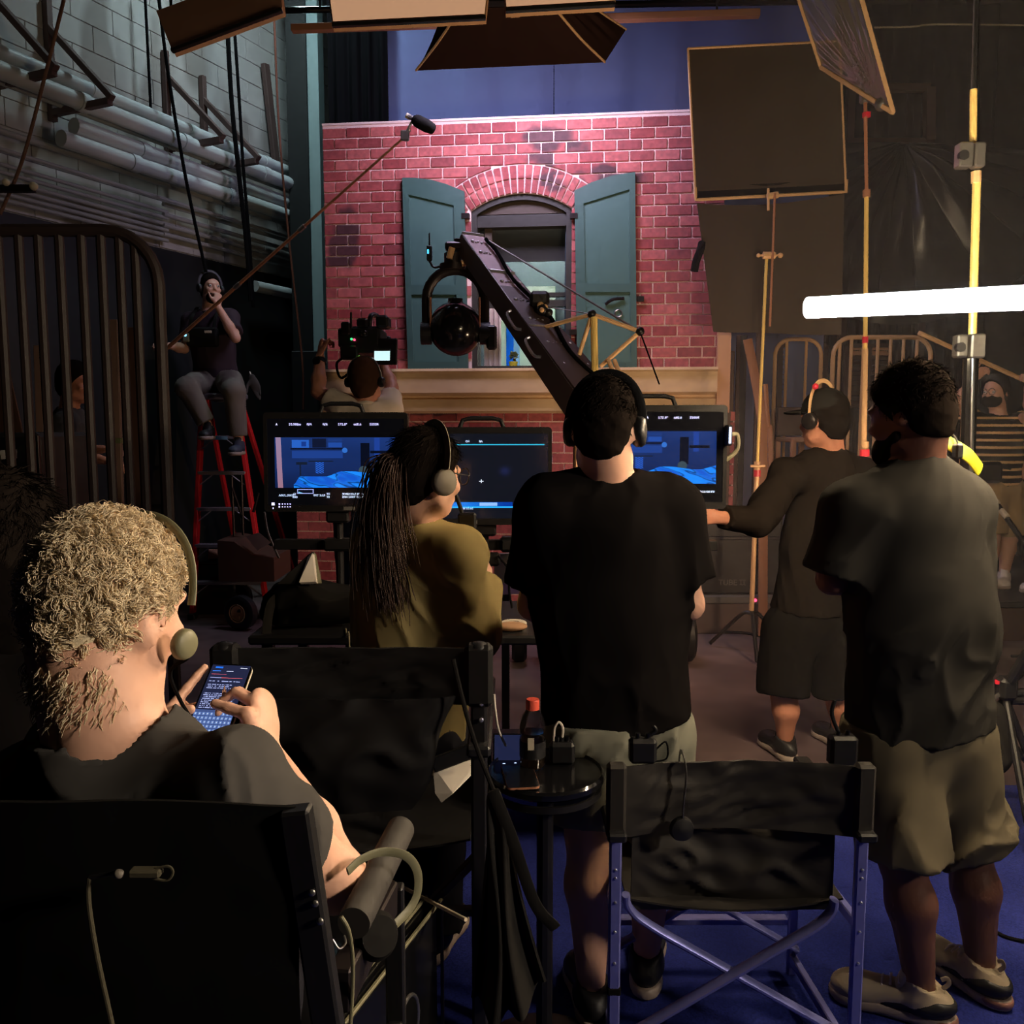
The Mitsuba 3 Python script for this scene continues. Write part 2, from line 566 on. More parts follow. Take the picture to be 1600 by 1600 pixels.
mat('block_paint', proc(block_tex), 0.7, spec=0.25)
cloth('block_joint', (160, 158, 154))
wleft = structure('wall_left')
part(wleft, 'backing', box((10, 0.16, 7.9), W0 + WD * -1.5 + V(0, 0, 3.98) - WN * 0.092, 0.002, np.stack([WD, -WN, V(0, 0, 1)], 1)), 'block_joint', smooth=False)
zb = Z_DADO
bshape = mikit.ply(box((0.395, 0.195, 0.012), (0, 0, 0), 0.003), 'block_paint')
mats = []
for c in range(13):
    for k in range(-12, 5):
        s = k * 0.4 + (0.2 if c % 2 else 0) + 0.2
        z = zb + 0.1 + c * 0.2
        p = W0 + WD * s + V(0, 0, z) + WN * rng.uniform(-0.0015, 0.0015)
        M = np.eye(4)
        M[:3, :3], M[:3, 3] = WR, p
        part(wleft, 'block', None, None, shape=bshape, to_world=T(M))
part(wleft, 'dado', box((10, 0.03, zb - 0.01), W0 + WD * -1.5 + V(0, 0, (zb - 0.01) / 2), 0.004, np.stack([WD, -WN, V(0, 0, 1)], 1)), 'black_paint', smooth=False)

# steel column standing against the left wall
def xy(px, y):
    return (px - 800) / FOCAL * y * 1.0


col = structure('column')
c0 = P(470, 300, 8.9); c1 = P(494, 300, 8.95)
part(col, 'flange', box((0.20, 0.03, 8), (c0[0], 8.85, 4), 0.004), 'column_shaded')
part(col, 'flange', box((0.11, 0.26, 8), (c1[0] + 0.01, 9.0, 4), 0.004), 'column_lit')
part(col, 'casing', box((0.26, 0.26, 2.3), (c0[0] + 0.06, 8.75, 1.15), 0.01), 'black_paint')

# ================================================================ pipes, conduits, brackets and cables on the left wall
def wall_line(name, a, b, r, off, m, label, cat='pipe', group=None, joints=0, ext=(0.0, 0.0)):
    p0, p1 = wl(*a, off), wl(*b, off)
    z = (p0[2] + p1[2]) / 2
    p0[2] = p1[2] = z
    d = unit(p1 - p0)
    p0, p1 = p0 - d * ext[0], p1 + d * ext[1]
    t = thing(name, label, cat, group)
    part(t, 'run' if joints else None, rod(p0, p1, r, 14), m, smooth=40)
    for i in range(joints):
        q = p0 + (p1 - p0) * (i + 0.6) / joints
        part(t, 'coupling', rod(q - d * 0.04, q + d * 0.04, r * 1.14, 14), m, smooth=40)
    return t


wall_line('pipe', (115, 194), (465, 325), 0.062, 0.30, 'pipe_paint', 'fat grey wall pipe, upper one of the close pair that ends in capped stubs', joints=3, ext=(0.0, 0.6))
wall_line('pipe', (95, 214), (462, 342), 0.062, 0.30, 'pipe_paint', 'fat grey wall pipe, lower one of the close pair that ends in capped stubs', joints=3, ext=(0, 0.6))
wall_line('pipe', (78, 110), (455, 272), 0.05, 0.24, 'pipe_paint', 'grey wall pipe, topmost, resting on the angle iron brackets', joints=4, ext=(1.2, 0.02))
wall_line('pipe', (49, 122), (455, 293), 0.062, 0.36, 'pipe_paint', 'fat grey wall pipe resting on brackets just below the topmost pipe', joints=4, ext=(1.2, 0.0))
for a, b, r, lab in (((110, 165), (458, 305), 0.022, 'thin conduit running between the upper and lower pairs of wall pipes'),
                     ((0, 203), (455, 353), 0.024, 'thin conduit running just under the fat pipe pair'),
                     ((0, 232), (455, 372), 0.016, 'thin dark conduit below the fat pipe pair, second one down')):
    wall_line('conduit', a, b, r, 0.16, 'conduit_paint', lab, 'conduit', ext=(0.8, 0.5))
for i, y0 in enumerate((256, 268, 280, 291, 301, 311)):
    y1 = y0 + (660 - y0) / 1400 * 262
    wall_line('conduit', (0, y0), (262, y1), 0.016, 0.07, 'conduit_paint', ('topmost', 'second from the top', 'third from the top', 'fourth from the top', 'fifth from the top', 'lowest')[i] + ' of six thin parallel conduits just above the black dado', 'conduit', 'bundle of parallel conduits', ext=(0.8, 0))
for i, (y0, y1) in enumerate(((318, 382), (334, 396), (352, 408), (365, 421))):
    wall_line('conduit', (255, y0), (468, y1), 0.02, 0.08, 'conduit_paint', ('topmost', 'second', 'third', 'lowest')[i] + ' of four thin conduits low on the wall above the boom operator', 'conduit', 'low conduits by the column', ext=(0, 0.4))
wall_line('pipe', (398, 450), (472, 460), 0.055, 0.2, 'pipe_paint', 'short fat grey pipe low on the black wall beside the column', joints=1, ext=(0, 0.5))

BRK = [((36, 160), (172, 148), (42, 20)), ((-40, 122), (85, 112), (-25, 8)), ((262, 232), (347, 224), (238, 118)), ((305, 258), (402, 250), (296, 150))]
BLAB = ['large angle iron bracket second from the left edge of the frame', 'angle iron bracket cut off by the left edge of the frame', 'angle iron bracket under the hanging brown panel', 'angle iron bracket nearest the steel column']
for (a, e, tp), lab in zip(BRK, BLAB):
    pa, pe = wl(*a, 0.04), wl(*e, 0.64)
    pe[2] = pa[2] + 0.0
    pa = pe - WN * 0.6
    t = thing('pipe_bracket', lab, 'bracket')
    top = pa + V(0, 0, 0.62)
    part(t, 'post', bar(pa - V(0, 0, 0.06), top + V(0, 0, 0.2), 0.05, 0.05, WN), 'angle_iron')
    part(t, 'arm', bar(pa, pe, 0.05, 0.05), 'angle_iron')
    part(t, 'brace', bar(top, pe + WN * 0.02 + V(0, 0, 0.02), 0.045, 0.045), 'angle_iron')


def hang(name, pts, r, m, label, cat):
    t = thing(name, label, cat)
    part(t, None, tube(smooth_path(pts, 6), r, 6), m, smooth=60)


def wp(px, py, off):
    return wl(px, py, off)


hang('rope', [P(107, -30, 5.6), P(70, 120, 5.6), P(35, 250, 5.6), P(0, 335, 5.55)], 0.012, 'rope_brown', 'brown rope slanting down across the upper left wall', 'rope')
hang('rope', [P(428, 20, 7.9), P(436, 200, 7.9), P(452, 380, 7.9), P(472, 560, 7.9), P(474, 640, 7.9)], 0.010, 'rope_red', 'thin reddish rope hanging beside the steel column', 'rope')
hang('cable', [P(246, -20, 7.4), P(262, 110, 7.4), P(285, 250, 7.4), P(305, 350, 7.4), P(322, 425, 7.4)], 0.014, 'cable_black', 'black cable hanging down to the boom operator', 'cable')
hang('cable', [P(355, 40, 7.9), P(362, 160, 7.9), P(372, 260, 7.9), P(385, 380, 7.9), P(392, 470, 7.9)], 0.020, 'cable_black', 'thick black cable hanging from the brown panel, left one of two', 'cable')
hang('cable', [P(366, 40, 7.95), P(374, 160, 7.95), P(380, 260, 7.95), P(390, 380, 7.95), P(396, 480, 7.95)], 0.014, 'cable_black', 'thin black cable hanging from the brown panel, right one of two', 'cable')
hang('cable', [wp(226, -20, 0.15), wp(230, 60, 0.15), wp(236, 180, 0.15)], 0.012, 'cable_black', 'thin black cable on the upper wall left of the brown panel', 'cable')
t = thing('wall_lamp_bracket', 'small dark clamp fixture on the wall at the left edge above the black gate', 'clamp')
q = P(22, 295, 5.4)
part(t, 'arm', bar(q - V(0.12, 0, 0), q + V(0.12, 0, 0.0), 0.05, 0.04), 'black_metal')
part(t, 'knob', ball(q + V(0.13, -0.02, 0.01), 0.025), 'cream_plastic')
part(t, 'knob', ball(q + V(-0.03, -0.03, 0.03), 0.022), 'cream_plastic')
for px, lab in ((416, 'dark wall conduit riser beside the steel column'),):
    t = thing('conduit', lab, 'conduit')
    part(t, None, bar(wl(414, 100, 0.06), wl(432, 262, 0.06), 0.08, 0.05, WN), 'angle_iron')

# ================================================================ the brick facade
FA, FB = P(512, 580, 7.3), P(1118, 577, 6.95)
FO = V(FA[0], FA[1], 0)
FU = unit(V(FB[0] - FA[0], FB[1] - FA[1], 0))
FN = np.cross(FU, V(0, 0, 1))
FR = np.stack([FU, V(0, 0, 1), FN], 1)


def fuv(px, py, off=0.0):
    p = on_plane(px, py, FO + FN * off, FN)
    return V(np.dot(p - FO, FU), p[2])


def fpt(u, z, off=0.0):
    return FO + FU * u + V(0, 0, z) + FN * off


FTOP = fuv(800, 186)[1]
FW = fuv(1126, 577)[0]
FW2 = fuv(1153, 720)[0]
SILL = fuv(800, 580)[1]
from shapely.geometry import Polygon, box as sbox
from shapely.ops import unary_union
from shapely import affinity

wa, wb = fuv(737, 560), fuv(892, 560)
UL, UR = wa[0], wb[0]
ZS, ZC = fuv(815, 328)[1], fuv(815, 302)[1]
span, rise = (UR - UL) / 2, ZC - ZS
RAD = (span ** 2 + rise ** 2) / (2 * rise)
UC = (UL + UR) / 2
ZO = ZC - RAD
A0 = math.asin(span / RAD)


def arc(r, a0, a1, n=16):
    return [(UC + r * math.sin(a), ZO + r * math.cos(a)) for a in np.linspace(a0, a1, n)]


OPEN = Polygon([(UL, SILL)] + arc(RAD, -A0, A0) + [(UR, SILL)])
RO = RAD + fuv(815, 258)[1] - ZC
ARCH = Polygon(arc(RAD, -A0 * 1.0, A0 * 1.0) + arc(RO, A0 * 1.0, -A0 * 1.0))
CH, BL = 0.0845, 0.198


def extr(pg, z0, z1):
    return prism(pg, z0, z1, FO, FR)


def prism(pg, z0, z1, origin=(0, 0, 0), R=None):
    if not hasattr(pg, 'exterior'):
        pg = Polygon(pg)
    m = trimesh.creation.extrude_polygon(pg, z1 - z0, engine='earcut')
    v = np.array(m.vertices) + [0, 0, z0]
    if R is not None:
        v = v @ np.asarray(R).T
    return trimesh.Trimesh(v + np.asarray(origin, float), m.faces, process=False)


FOx, FOy = float(FO[0]), float(FO[1])
SOOT = [(fuv(850, 225), 0.28, 0.22), (fuv(540, 390), 0.16, 0.34), (fuv(640, 640), 0.5, 0.06), (fuv(960, 288), 0.25, 0.14), (fuv(880, 285), 0.22, 0.12)]


def brick_tex(p, n, uv):
    u = (p.x - FOx) * float(FU[0]) + (p.y - FOy) * float(FU[1])
    row = dr.floor(p.z / CH)
    odd = row - 2 * dr.floor(row / 2)
    k = dr.floor((u + odd * BL * 0.5) / BL)
    r1, r2 = cell_rand(k, row, 1), cell_rand(k, row, 2)
    c = mix(lin((146, 62, 64)), lin((184, 100, 98)), r1)
    c = mix(c, lin((122, 54, 58)), smoothstep(0.72, 0.95, r2) * 0.6)
    m = mi.Float(0)
    for (q, a, b) in SOOT:
        d = dr.square((u - float(q[0])) / a) + dr.square((p.z - float(q[1])) / b)
        m = dr.maximum(m, dr.exp(-d))
    g = fbm(u * 7, p.z * 7, 2.0, 3)
    soot = smoothstep(0.48, 0.7, m * 0.75 + (r2 - 0.5) * 0.35 + (g - 0.5) * 0.6 + 0.12)
    c = mix(c, lin((58, 44, 50)), soot * 0.85)
    return c * (0.75 + 0.5 * fbm(u * 40, p.z * 40, 0, 2))


mat('brick_paint', proc(brick_tex), 0.6, spec=0.3)


def stone_tex(p, n, uv):
    u = (p.x - FOx) * float(FU[0]) + (p.y - FOy) * float(FU[1])
    a = fbm(u * 5, p.z * 9, p.y * 5, 4)
    st = smoothstep(0.5, 0.75, fbm(u * 2.2, p.z * 1.5, 5.0, 3))
    return mix(mix(lin((230, 202, 160)), lin((190, 158, 120)), a), lin((74, 58, 46)), st)


mat('stone_paint', proc(stone_tex), 0.75, spec=0.2)
facade = thing('brick_facade', 'red brick stage set facade with an arched window and a stone ledge', 'set wall')
FW0, ZLOW = fuv(464, 820)[0], fuv(800, 646)[1]
whole = unary_union([sbox(0, 0, FW, FTOP), sbox(FW0, 0, FW2, ZLOW)]).difference(OPEN)
part(facade, 'mortar_panel', extr(whole, -0.06, 0), 'mortar', smooth=False)
part(facade, 'top_cap', extr(sbox(0, FTOP, FW, FTOP + 0.018), -0.07, 0.012), 'mortar', smooth=False)
SHL = Polygon([fuv(632, 284), fuv(680, 288), fuv(726, 304), fuv(732, 578), fuv(640, 578)])
SHR = Polygon([fuv(899, 302), fuv(945, 284), fuv(992, 272), fuv(994, 578), fuv(901, 578)])
hid = unary_union([SHL, SHR])
gone = unary_union([OPEN, ARCH.buffer(0.012)])
bx = box((BL - 0.012, CH - 0.012, 0.018), (0, 0, 0), 0.003)
bship = mikit.ply(bx, 'brick_paint')
rest, seen = [], 0
LEDGE0, LEDGE1 = fuv(800, 646)[1], SILL
nrow = int(FTOP / CH)
for r in range(nrow, -1, -1):
    z0, z1 = r * CH, min((r + 1) * CH, FTOP)
    right, left = (FW, 0) if z0 > ZLOW - 0.02 else (FW2, FW0)
    for k in range(int(left / BL) - 2, int(right / BL) + 2):
        u0 = k * BL - (r % 2) * BL / 2
        u0c, u1c = max(u0, left), min(u0 + BL, right)
        if u1c - u0c < 0.03 or z1 - z0 < 0.03 or (z0 > LEDGE0 + 0.02 and z1 < LEDGE1 - 0.0):
            continue
        q = sbox(u0c + 0.0055, z0 + 0.0055, u1c - 0.0055, z1 - 0.0055)
        full = u0c == u0 and u1c == u0 + BL and abs(z1 - z0 - CH) < 1e-6
        g = q.difference(gone)
        if g.area < 0.15 * q.area:
            continue
        dz = rng.uniform(-0.002, 0.002)
        show = z0 >= SILL - 0.02 and hid.intersection(q).area < 0.6 * q.area and seen < 300
        clean = full and g.area > 0.999 * q.area
        c = fpt(u0 + BL / 2, (z0 + z1) / 2, 0.004 + dz)
        M = np.eye(4)
        M[:3, :3], M[:3, 3] = FR, c
        if clean and show:
            part(facade, 'brick', None, None, shape=bship, to_world=T(M))
        elif show:
            for gg in getattr(g, 'geoms', [g]):
                if gg.area > 0.0008:
                    part(facade, 'brick', extr(gg, -0.004, 0.0125 + dz), 'brick_paint', smooth=False)
        else:
            for gg in getattr(g, 'geoms', [g]):
                if gg.area > 0.0008:
                    rest.append(extr(gg, -0.004, 0.0125 + dz))
        seen += show
part(facade, 'brickwork', join(rest), 'brick_paint', smooth=False, kind='stuff')
NV = 17
for ring, (r0, r1) in enumerate(((RAD + 0.004, (RAD + RO) / 2 - 0.006), ((RAD + RO) / 2 + 0.006, RO - 0.004))):
    for k in range(NV):
        a0, a1 = -A0 + 2 * A0 * k / NV, -A0 + 2 * A0 * (k + 1) / NV
        g = 0.006 / RAD
        part(facade, 'arch_brick', extr(Polygon(arc(r0, a0 + g, a1 - g, 3) + arc(r1, a1 - g, a0 + g, 3)), -0.004, 0.018 + rng.uniform(-.003, .003)), 'brick_paint', smooth=False)
# stone ledge under the window
lu0, lu1 = fuv(505, 600)[0], fuv(1118, 600)[0]
za, zbx, zc_, zd = fuv(800, 578)[1], fuv(800, 616)[1], fuv(800, 622)[1], fuv(800, 646)[1]
led = [(0, za + 0.012), (0.15, za + 0.006), (0.155, za - 0.015), (0.13, za - 0.03), (0.125, za - 0.06), (0.12, zbx + 0.01), (0.09, zbx), (0.03, zbx - 0.012), (0.03, zc_), (0.07, zc_ - 0.01), (0.06, zd + 0.02), (0.02, zd), (0, zd)]
RL = np.stack([FN, V(0, 0, 1), -FU], 1)
part(facade, 'stone_ledge', prism(led, -lu1, -lu0, FO, RL), 'stone_paint', smooth=False)
part(facade, 'corner_post', prism(sbox(-0.02, fuv(1127, 645)[1], 0.10, fuv(1127, 520)[1]), -fuv(1138, 600)[0], -fuv(1118, 600)[0], FO, RL), 'tan_cloth', smooth=False)
# plywood buttress struts behind are hidden; one leg shows to the right
part(facade, 'side_return', prism(sbox(-0.5, 0, -0.06, FTOP), -FW, -FW + 0.03, FO, RL), 'black_paint', smooth=False)

# ---------------------------------------------------------------- window in the facade
win = structure('window_1', 'dark brown arched sash window with the lower half open in the brick facade', 'window')
inner = OPEN.buffer(-0.045).intersection(sbox(0, SILL, 9, 9))
part(win, 'window_frame', extr(OPEN.difference(OPEN.buffer(-0.045)).union(sbox(UL, SILL, UR, SILL + 0.012)), -0.22, -0.02), 'window_dark', smooth=False)
zh = fuv(815, 333)[1]
head = OPEN.intersection(sbox(0, zh, 9, 9))
part(win, 'arch_panel', extr(head.buffer(-0.01), -0.12, -0.07), 'window_paint', smooth=False)
part(win, 'head_rail', extr(sbox(UL + 0.03, fuv(815, 352)[1], UR - 0.03, zh), -0.16, -0.05), 'window_dark', smooth=False)
zr0, zr1 = fuv(815, 477)[1], fuv(815, 467)[1]
zt = fuv(815, 352)[1]
part(win, 'meeting_rail', extr(sbox(UL + 0.03, zr0, UR - 0.03, zr1), -0.17, -0.09), 'window_dark', smooth=False)
part(win, 'meeting_rail', extr(sbox(UL + 0.03, fuv(815, 461)[1], UR - 0.03, fuv(815, 455)[1]), -0.17, -0.10), 'window_dark', smooth=False)
part(win, 'stile', extr(sbox(fuv(883, 400, -.12)[0], SILL, UR - 0.02, zt), -0.15, -0.10), 'sash_blue', smooth=False)
part(win, 'stile', extr(sbox(UL + 0.03, SILL, fuv(749, 400, -.12)[0], zt), -0.15, -0.10), 'window_dark', smooth=False)
part(win, 'stile', extr(sbox(fuv(758, 400, -.12)[0], zr1, fuv(769, 400, -.12)[0], zt), -0.15, -0.10), 'window_paint', smooth=False)
part(win, 'pane', extr(sbox(fuv(768, 400)[0], zr1, UR - 0.05, zt), -0.131, -0.130), 'window_glass', smooth=False)
part(win, 'dark_backing', extr(sbox(UL + 0.03, fuv(815, 400)[1], UR - 0.03, zt + 0.12), -0.26, -0.24), 'window_dark', smooth=False)  # added dark panel behind the upper sash, in place of dark reflecting glass

# shutters
def shutter(poly, name, label, up_panel, lo_panel, hinge):
    t = thing(name, label, 'shutter')
    part(t, 'frame', extr(poly.difference(unary_union([up_panel, lo_panel])), 0.02, 0.062), 'teal_paint', smooth=False)
    for pg in (up_panel, lo_panel):
        part(t, 'panel', extr(pg.buffer(0.004), 0.03, 0.044), 'teal_panel', smooth=False)
    for z in hinge[1]:
        part(t, 'hinge', extr(sbox(hinge[0] - 0.03, z - 0.02, hinge[0] + 0.03, z + 0.02), 0.012, 0.07), 'dark_metal', smooth=False)
    return t


def arcpoly(pts):
    return Polygon([tuple(q) for q in pts])


pl = arcpoly([fuv(631, 281), fuv(650, 281), fuv(675, 284), fuv(700, 291), fuv(727, 302), fuv(733, 578), fuv(640, 578)])
upL = arcpoly([fuv(641, 307), fuv(711, 324), fuv(714, 447), fuv(645, 447)])
loL = arcpoly([fuv(645, 462), fuv(715, 462), fuv(719, 566), fuv(649, 566)])
shutter(pl, 'window_shutter', 'teal wooden shutter folded back left of the arched window', upL, loL, (fuv(729, 340)[0], (fuv(729, 340)[1], fuv(729, 520)[1])))
pr = arcpoly([fuv(898, 301), fuv(925, 288), fuv(955, 278), fuv(992, 272), fuv(995, 578), fuv(902, 578)])
upR = arcpoly([fuv(912, 321), fuv(983, 299), fuv(984, 445), fuv(915, 445)])
loR = arcpoly([fuv(915, 458), fuv(984, 458), fuv(986, 566), fuv(917, 566)])
t = shutter(pr, 'window_shutter', 'teal wooden shutter folded back right of the arched window, with an iron latch', upR, loR, (fuv(897, 340)[0], (fuv(897, 340)[1], fuv(897, 520)[1])))
a = [fpt(*fuv(946, 477), 0.06), fpt(*fuv(958, 470), 0.075), fpt(*fuv(975, 468), 0.06)]
part(t, 'latch', tube(smooth_path(a), 0.012, 8), 'dark_metal')
tor = trimesh.creation.torus(0.028, 0.006, 20, 8)
part(t, 'pull_ring', trimesh.Trimesh(tor.vertices @ FR.T + fpt(*fuv(966, 491), 0.055), tor.faces, process=False), 'steel')
part(t, 'shutter_dog', extr(sbox(*fuv(995, 472), *fuv(1006, 464)), 0.0, 0.05), 'black_metal', smooth=False)

# the small room seen through the open sash
room = structure('wall_interior', 'grey blue inner wall of the small room behind the open window', 'wall')
part(room, 'back', extr(sbox(UL - 0.9, 1.2, UR + 0.9, 3.9), -1.0, -0.96), 'interior_wall', smooth=False)
part(room, 'ceiling_piece', extr(sbox(UL - 0.9, 3.86, UR + 0.9, 3.9), -0.96, -0.07), 'black_paint', smooth=False)
part(room, 'floor_piece', extr(sbox(UL - 0.9, 1.2, UR + 0.9, 1.24), -0.96, -0.07), 'black_paint', smooth=False)
part(room, 'side', extr(sbox(UL - 0.93, 1.2, UL - 0.9, 3.9), -0.96, -0.07), 'interior_wall', smooth=False)
part(room, 'side', extr(sbox(UR + 0.9, 1.2, UR + 0.93, 3.9), -0.96, -0.07), 'interior_wall', smooth=False)
OF = -0.92
def slab(name, label, cat, x0, x1, y0, y1, off, m, th=0.04):
    a, b = fuv(x0, y0, off), fuv(x1, y1, off)
    t = thing(name, label, cat)
    part(t, None, extr(sbox(min(a[0], b[0]), min(a[1], b[1]), max(a[0], b[0]), max(a[1], b[1])), off, off + th), m, smooth=False)
    return t


slab('door_panel', 'pale green door leaf inside the room behind the window', 'door', 811, 867, 449, 640, OF, 'pale_green')
slab('wall_strip', 'pale green strip of painted board beside the white curtain inside the window', 'board', 781, 792, 475, 640, OF + 0.02, 'pale_green')
slab('wall_strip', 'strong blue strip of painted board inside the window', 'board', 792, 803, 475, 640, OF + 0.03, 'strong_blue')
slab('wall_strip', 'light blue strip of painted board inside the window', 'board', 803, 812, 475, 640, OF + 0.02, 'pale_blue')
ca, cb = fuv(756, 476, -0.42), fuv(783, 640, -0.42)


def cur(u, v):
    uu = ca[0] + (cb[0] - ca[0]) * u
    zz = SILL - 0.2 + (ca[1] - SILL + 0.2) * v
    off = -0.42 + 0.018 * np.sin(u * 22)
    return FO + uu[..., None] * FU + zz[..., None] * V(0, 0, 1) + off[..., None] * FN


t = thing('curtain', 'white curtain hanging inside the open window', 'curtain')
part(t, None, sheet(cur, 40, 6), 'white_cloth', smooth=60)
t = thing('potted_plant', 'small plant in a yellow pot on the inner window sill', 'plant')
b0 = fpt(*fuv(802, 578, -0.35), -0.35)
mat('yellow_pot', (210, 190, 60), 0.5)
mat('leaf_olive', (92, 96, 62), 0.6)
part(t, 'pot', lathe([(0, 0), (0.028, 0), (0.038, 0.07), (0.03, 0.07), (0, 0.065)], 16, b0), 'yellow_pot')
fo = []
for i in range(40):
    d = unit(rng.normal(size=3) + V(0, 0, 0.6))
    fo.append(ball(b0 + V(0, 0, 0.11) + d * 0.04 * rng.uniform(0.5, 1), 0.016, (1, 0.25, 1), 1, frame(d)))
part(t, 'foliage', join(fo), 'leaf_olive', kind='stuff')
t = thing('ceiling_lamp', 'small practical lamp on the ceiling inside the room behind the window', 'lamp')
lc = fpt(UC + 0.1, 3.72, -0.6)
part(t, 'housing', box((0.5, 0.3, 0.06), lc + V(0, 0, 0.05), 0.01), 'white_plastic')
part(t, 'diffuser', box((0.44, 0.24, 0.02), lc, 0.004), 'white_plastic', emit=L_ROOM, smooth=False)

# ================================================================ drapes behind
def drape(name, label, x0, x1, ztop, zbot, y, m, nf, amp, seed, gather=0.0):
    def f(u, v):
        x = x0 + (x1 - x0) * u
        ph = nf * 2 * np.pi * (u + 0.02 * np.sin(7 * u + seed))
        yy = y + amp * np.sin(ph) * (0.4 + 0.6 * (1 - v)) + 0.5 * amp * np.sin(2.3 * ph + seed) * (1 - v)
        return np.stack([x + gather * (1 - v) * np.sin(np.pi * u * 2), yy, zbot + (ztop - zbot) * v], -1)
    t = thing(name, label, 'curtain')
    part(t, None, sheet(f, int(nf * 14) + 2, 14), m, smooth=60)


xa, xm, xb = P(556, 100, 8.25)[0], P(866, 100, 8.25)[0], P(1200, 100, 8.25)[0]
drape('stage_drape', 'dark blue stage drape behind the facade, left of the split', xa, xm - 0.004, 6.4, 0.3, 8.25, 'blue_drape', 3, 0.03, 1, 0.02)
drape('stage_drape', 'dark blue stage drape behind the facade, right of the split', xm + 0.002, xb + 0.6, 6.4, 0.3, 8.27, 'blue_drape', 4, 0.03, 4, 0.02)
drape('stage_drape', 'black gathered drape edge, widened to darken the left end of the blue drapes', P(512, 100, 8.1)[0], P(606, 100, 8.1)[0], 6.4, 0.3, 8.1, 'dark_drape', 4, 0.04, 2)  # wider than the drape itself; its extra width stands in for light falloff
drape('stage_drape', 'black drape hanging along the right end of the stage behind the barricade', 2.2, 6.1, 6.8, 0.02, 11.4, 'dark_drape', 12, 0.05, 3)
# ================================================================ lamps and grip gear
def quad_panel(c, th=0.03, back=None):
    """A thin board through four corners (clockwise seen from the camera), th thick towards back."""
    c = [np.asarray(q, float) for q in c]
    n = unit(np.cross(c[1] - c[0], c[3] - c[0]))
    return hull(c + [q + n * th for q in c])


# softbox aimed at the facade
sb = thing('softbox', 'dark brown fabric softbox seen from behind, hung in front of the facade top', 'softbox')
LLc, LRc, URc, ULc = P(650, 110, 6.0), P(945, 97, 5.9), P(978, 46, 6.25), P(690, 56, 6.35)
ring_c = P(795, -18, 5.45)
rr = 0.11
rp = [ring_c + V(-2.6 * rr, 0, -rr), ring_c + V(2.4 * rr, -0.02, -rr), ring_c + V(2.4 * rr, 0.06, rr), ring_c + V(-2.6 * rr, 0.06, rr)]


def fabric(a, b, c, d, sag, seed):
    def f(u, v):
        p = (a[None, None] * ((1 - u) * (1 - v))[..., None] + b * (u * (1 - v))[..., None] + c * (u * v)[..., None] + d * ((1 - u) * v)[..., None])
        n = unit(np.cross(b - a, d - a))
        w = np.sin(np.pi * u) * np.sin(np.pi * v)
        ridge = meshkit.noise(np.stack([u * 7 + v * 3 * (u - .5) + seed, v * 1.2, u * 0], -1))
        return p + n * (sag * w + 0.035 * (ridge - 0.5) * w)[..., None]
    return sheet(f, 36, 14, 0.004)


part(sb, 'panel', fabric(LLc, LRc, rp[1], rp[0], 0.03, 1), 'brown_cloth', smooth=60)
part(sb, 'panel', fabric(LRc, URc, rp[2], rp[1], 0.02, 2), 'brown_cloth', smooth=60)
part(sb, 'panel', fabric(URc, ULc, rp[3], rp[2], 0.02, 3), 'brown_cloth', smooth=60)
part(sb, 'panel', fabric(ULc, LLc, rp[0], rp[3], 0.02, 4), 'brown_cloth', smooth=60)
nrm = unit(np.cross(LRc - LLc, ULc - LLc))
if nrm[1] < 0:
    nrm = -nrm
c4 = [q * 0.97 + 0.03 * (LLc + LRc + URc + ULc) / 4 - nrm * 0.02 for q in (LLc, LRc, URc, ULc)]
dm = trimesh.Trimesh(np.array(c4), [[0, 1, 2], [0, 2, 3]], process=False)
if dm.face_normals[0] @ nrm < 0:
    dm = trimesh.Trimesh(np.array(c4), [[0, 2, 1], [0, 3, 2]], process=False)
part(sb, 'diffuser', dm, 'white_plastic', smooth=False, emit=L_SOFTBOX, weight=3)
for a, b in ((LLc, rp[0]), (LRc, rp[1]), (URc, rp[2])):
    part(sb, 'rod', tube(smooth_path([a, (a + b) / 2 + V(0, -0.03, -0.03), b]), 0.008, 8), 'tan_tube')
part(sb, 'speed_ring', quad_panel(rp, 0.05), 'black_metal', smooth=False)
part(sb, 'tag', quad_panel([P(798, 19, 5.38), P(812, 18, 5.38), P(812, 26, 5.38), P(798, 27, 5.38)], 0.01), 'tan_cloth', smooth=False)
part(sb, 'hanger', rod(ring_c + V(0, 0.05, 0.1), ring_c + V(0, 0.05, 2.6), 0.02), 'black_metal')

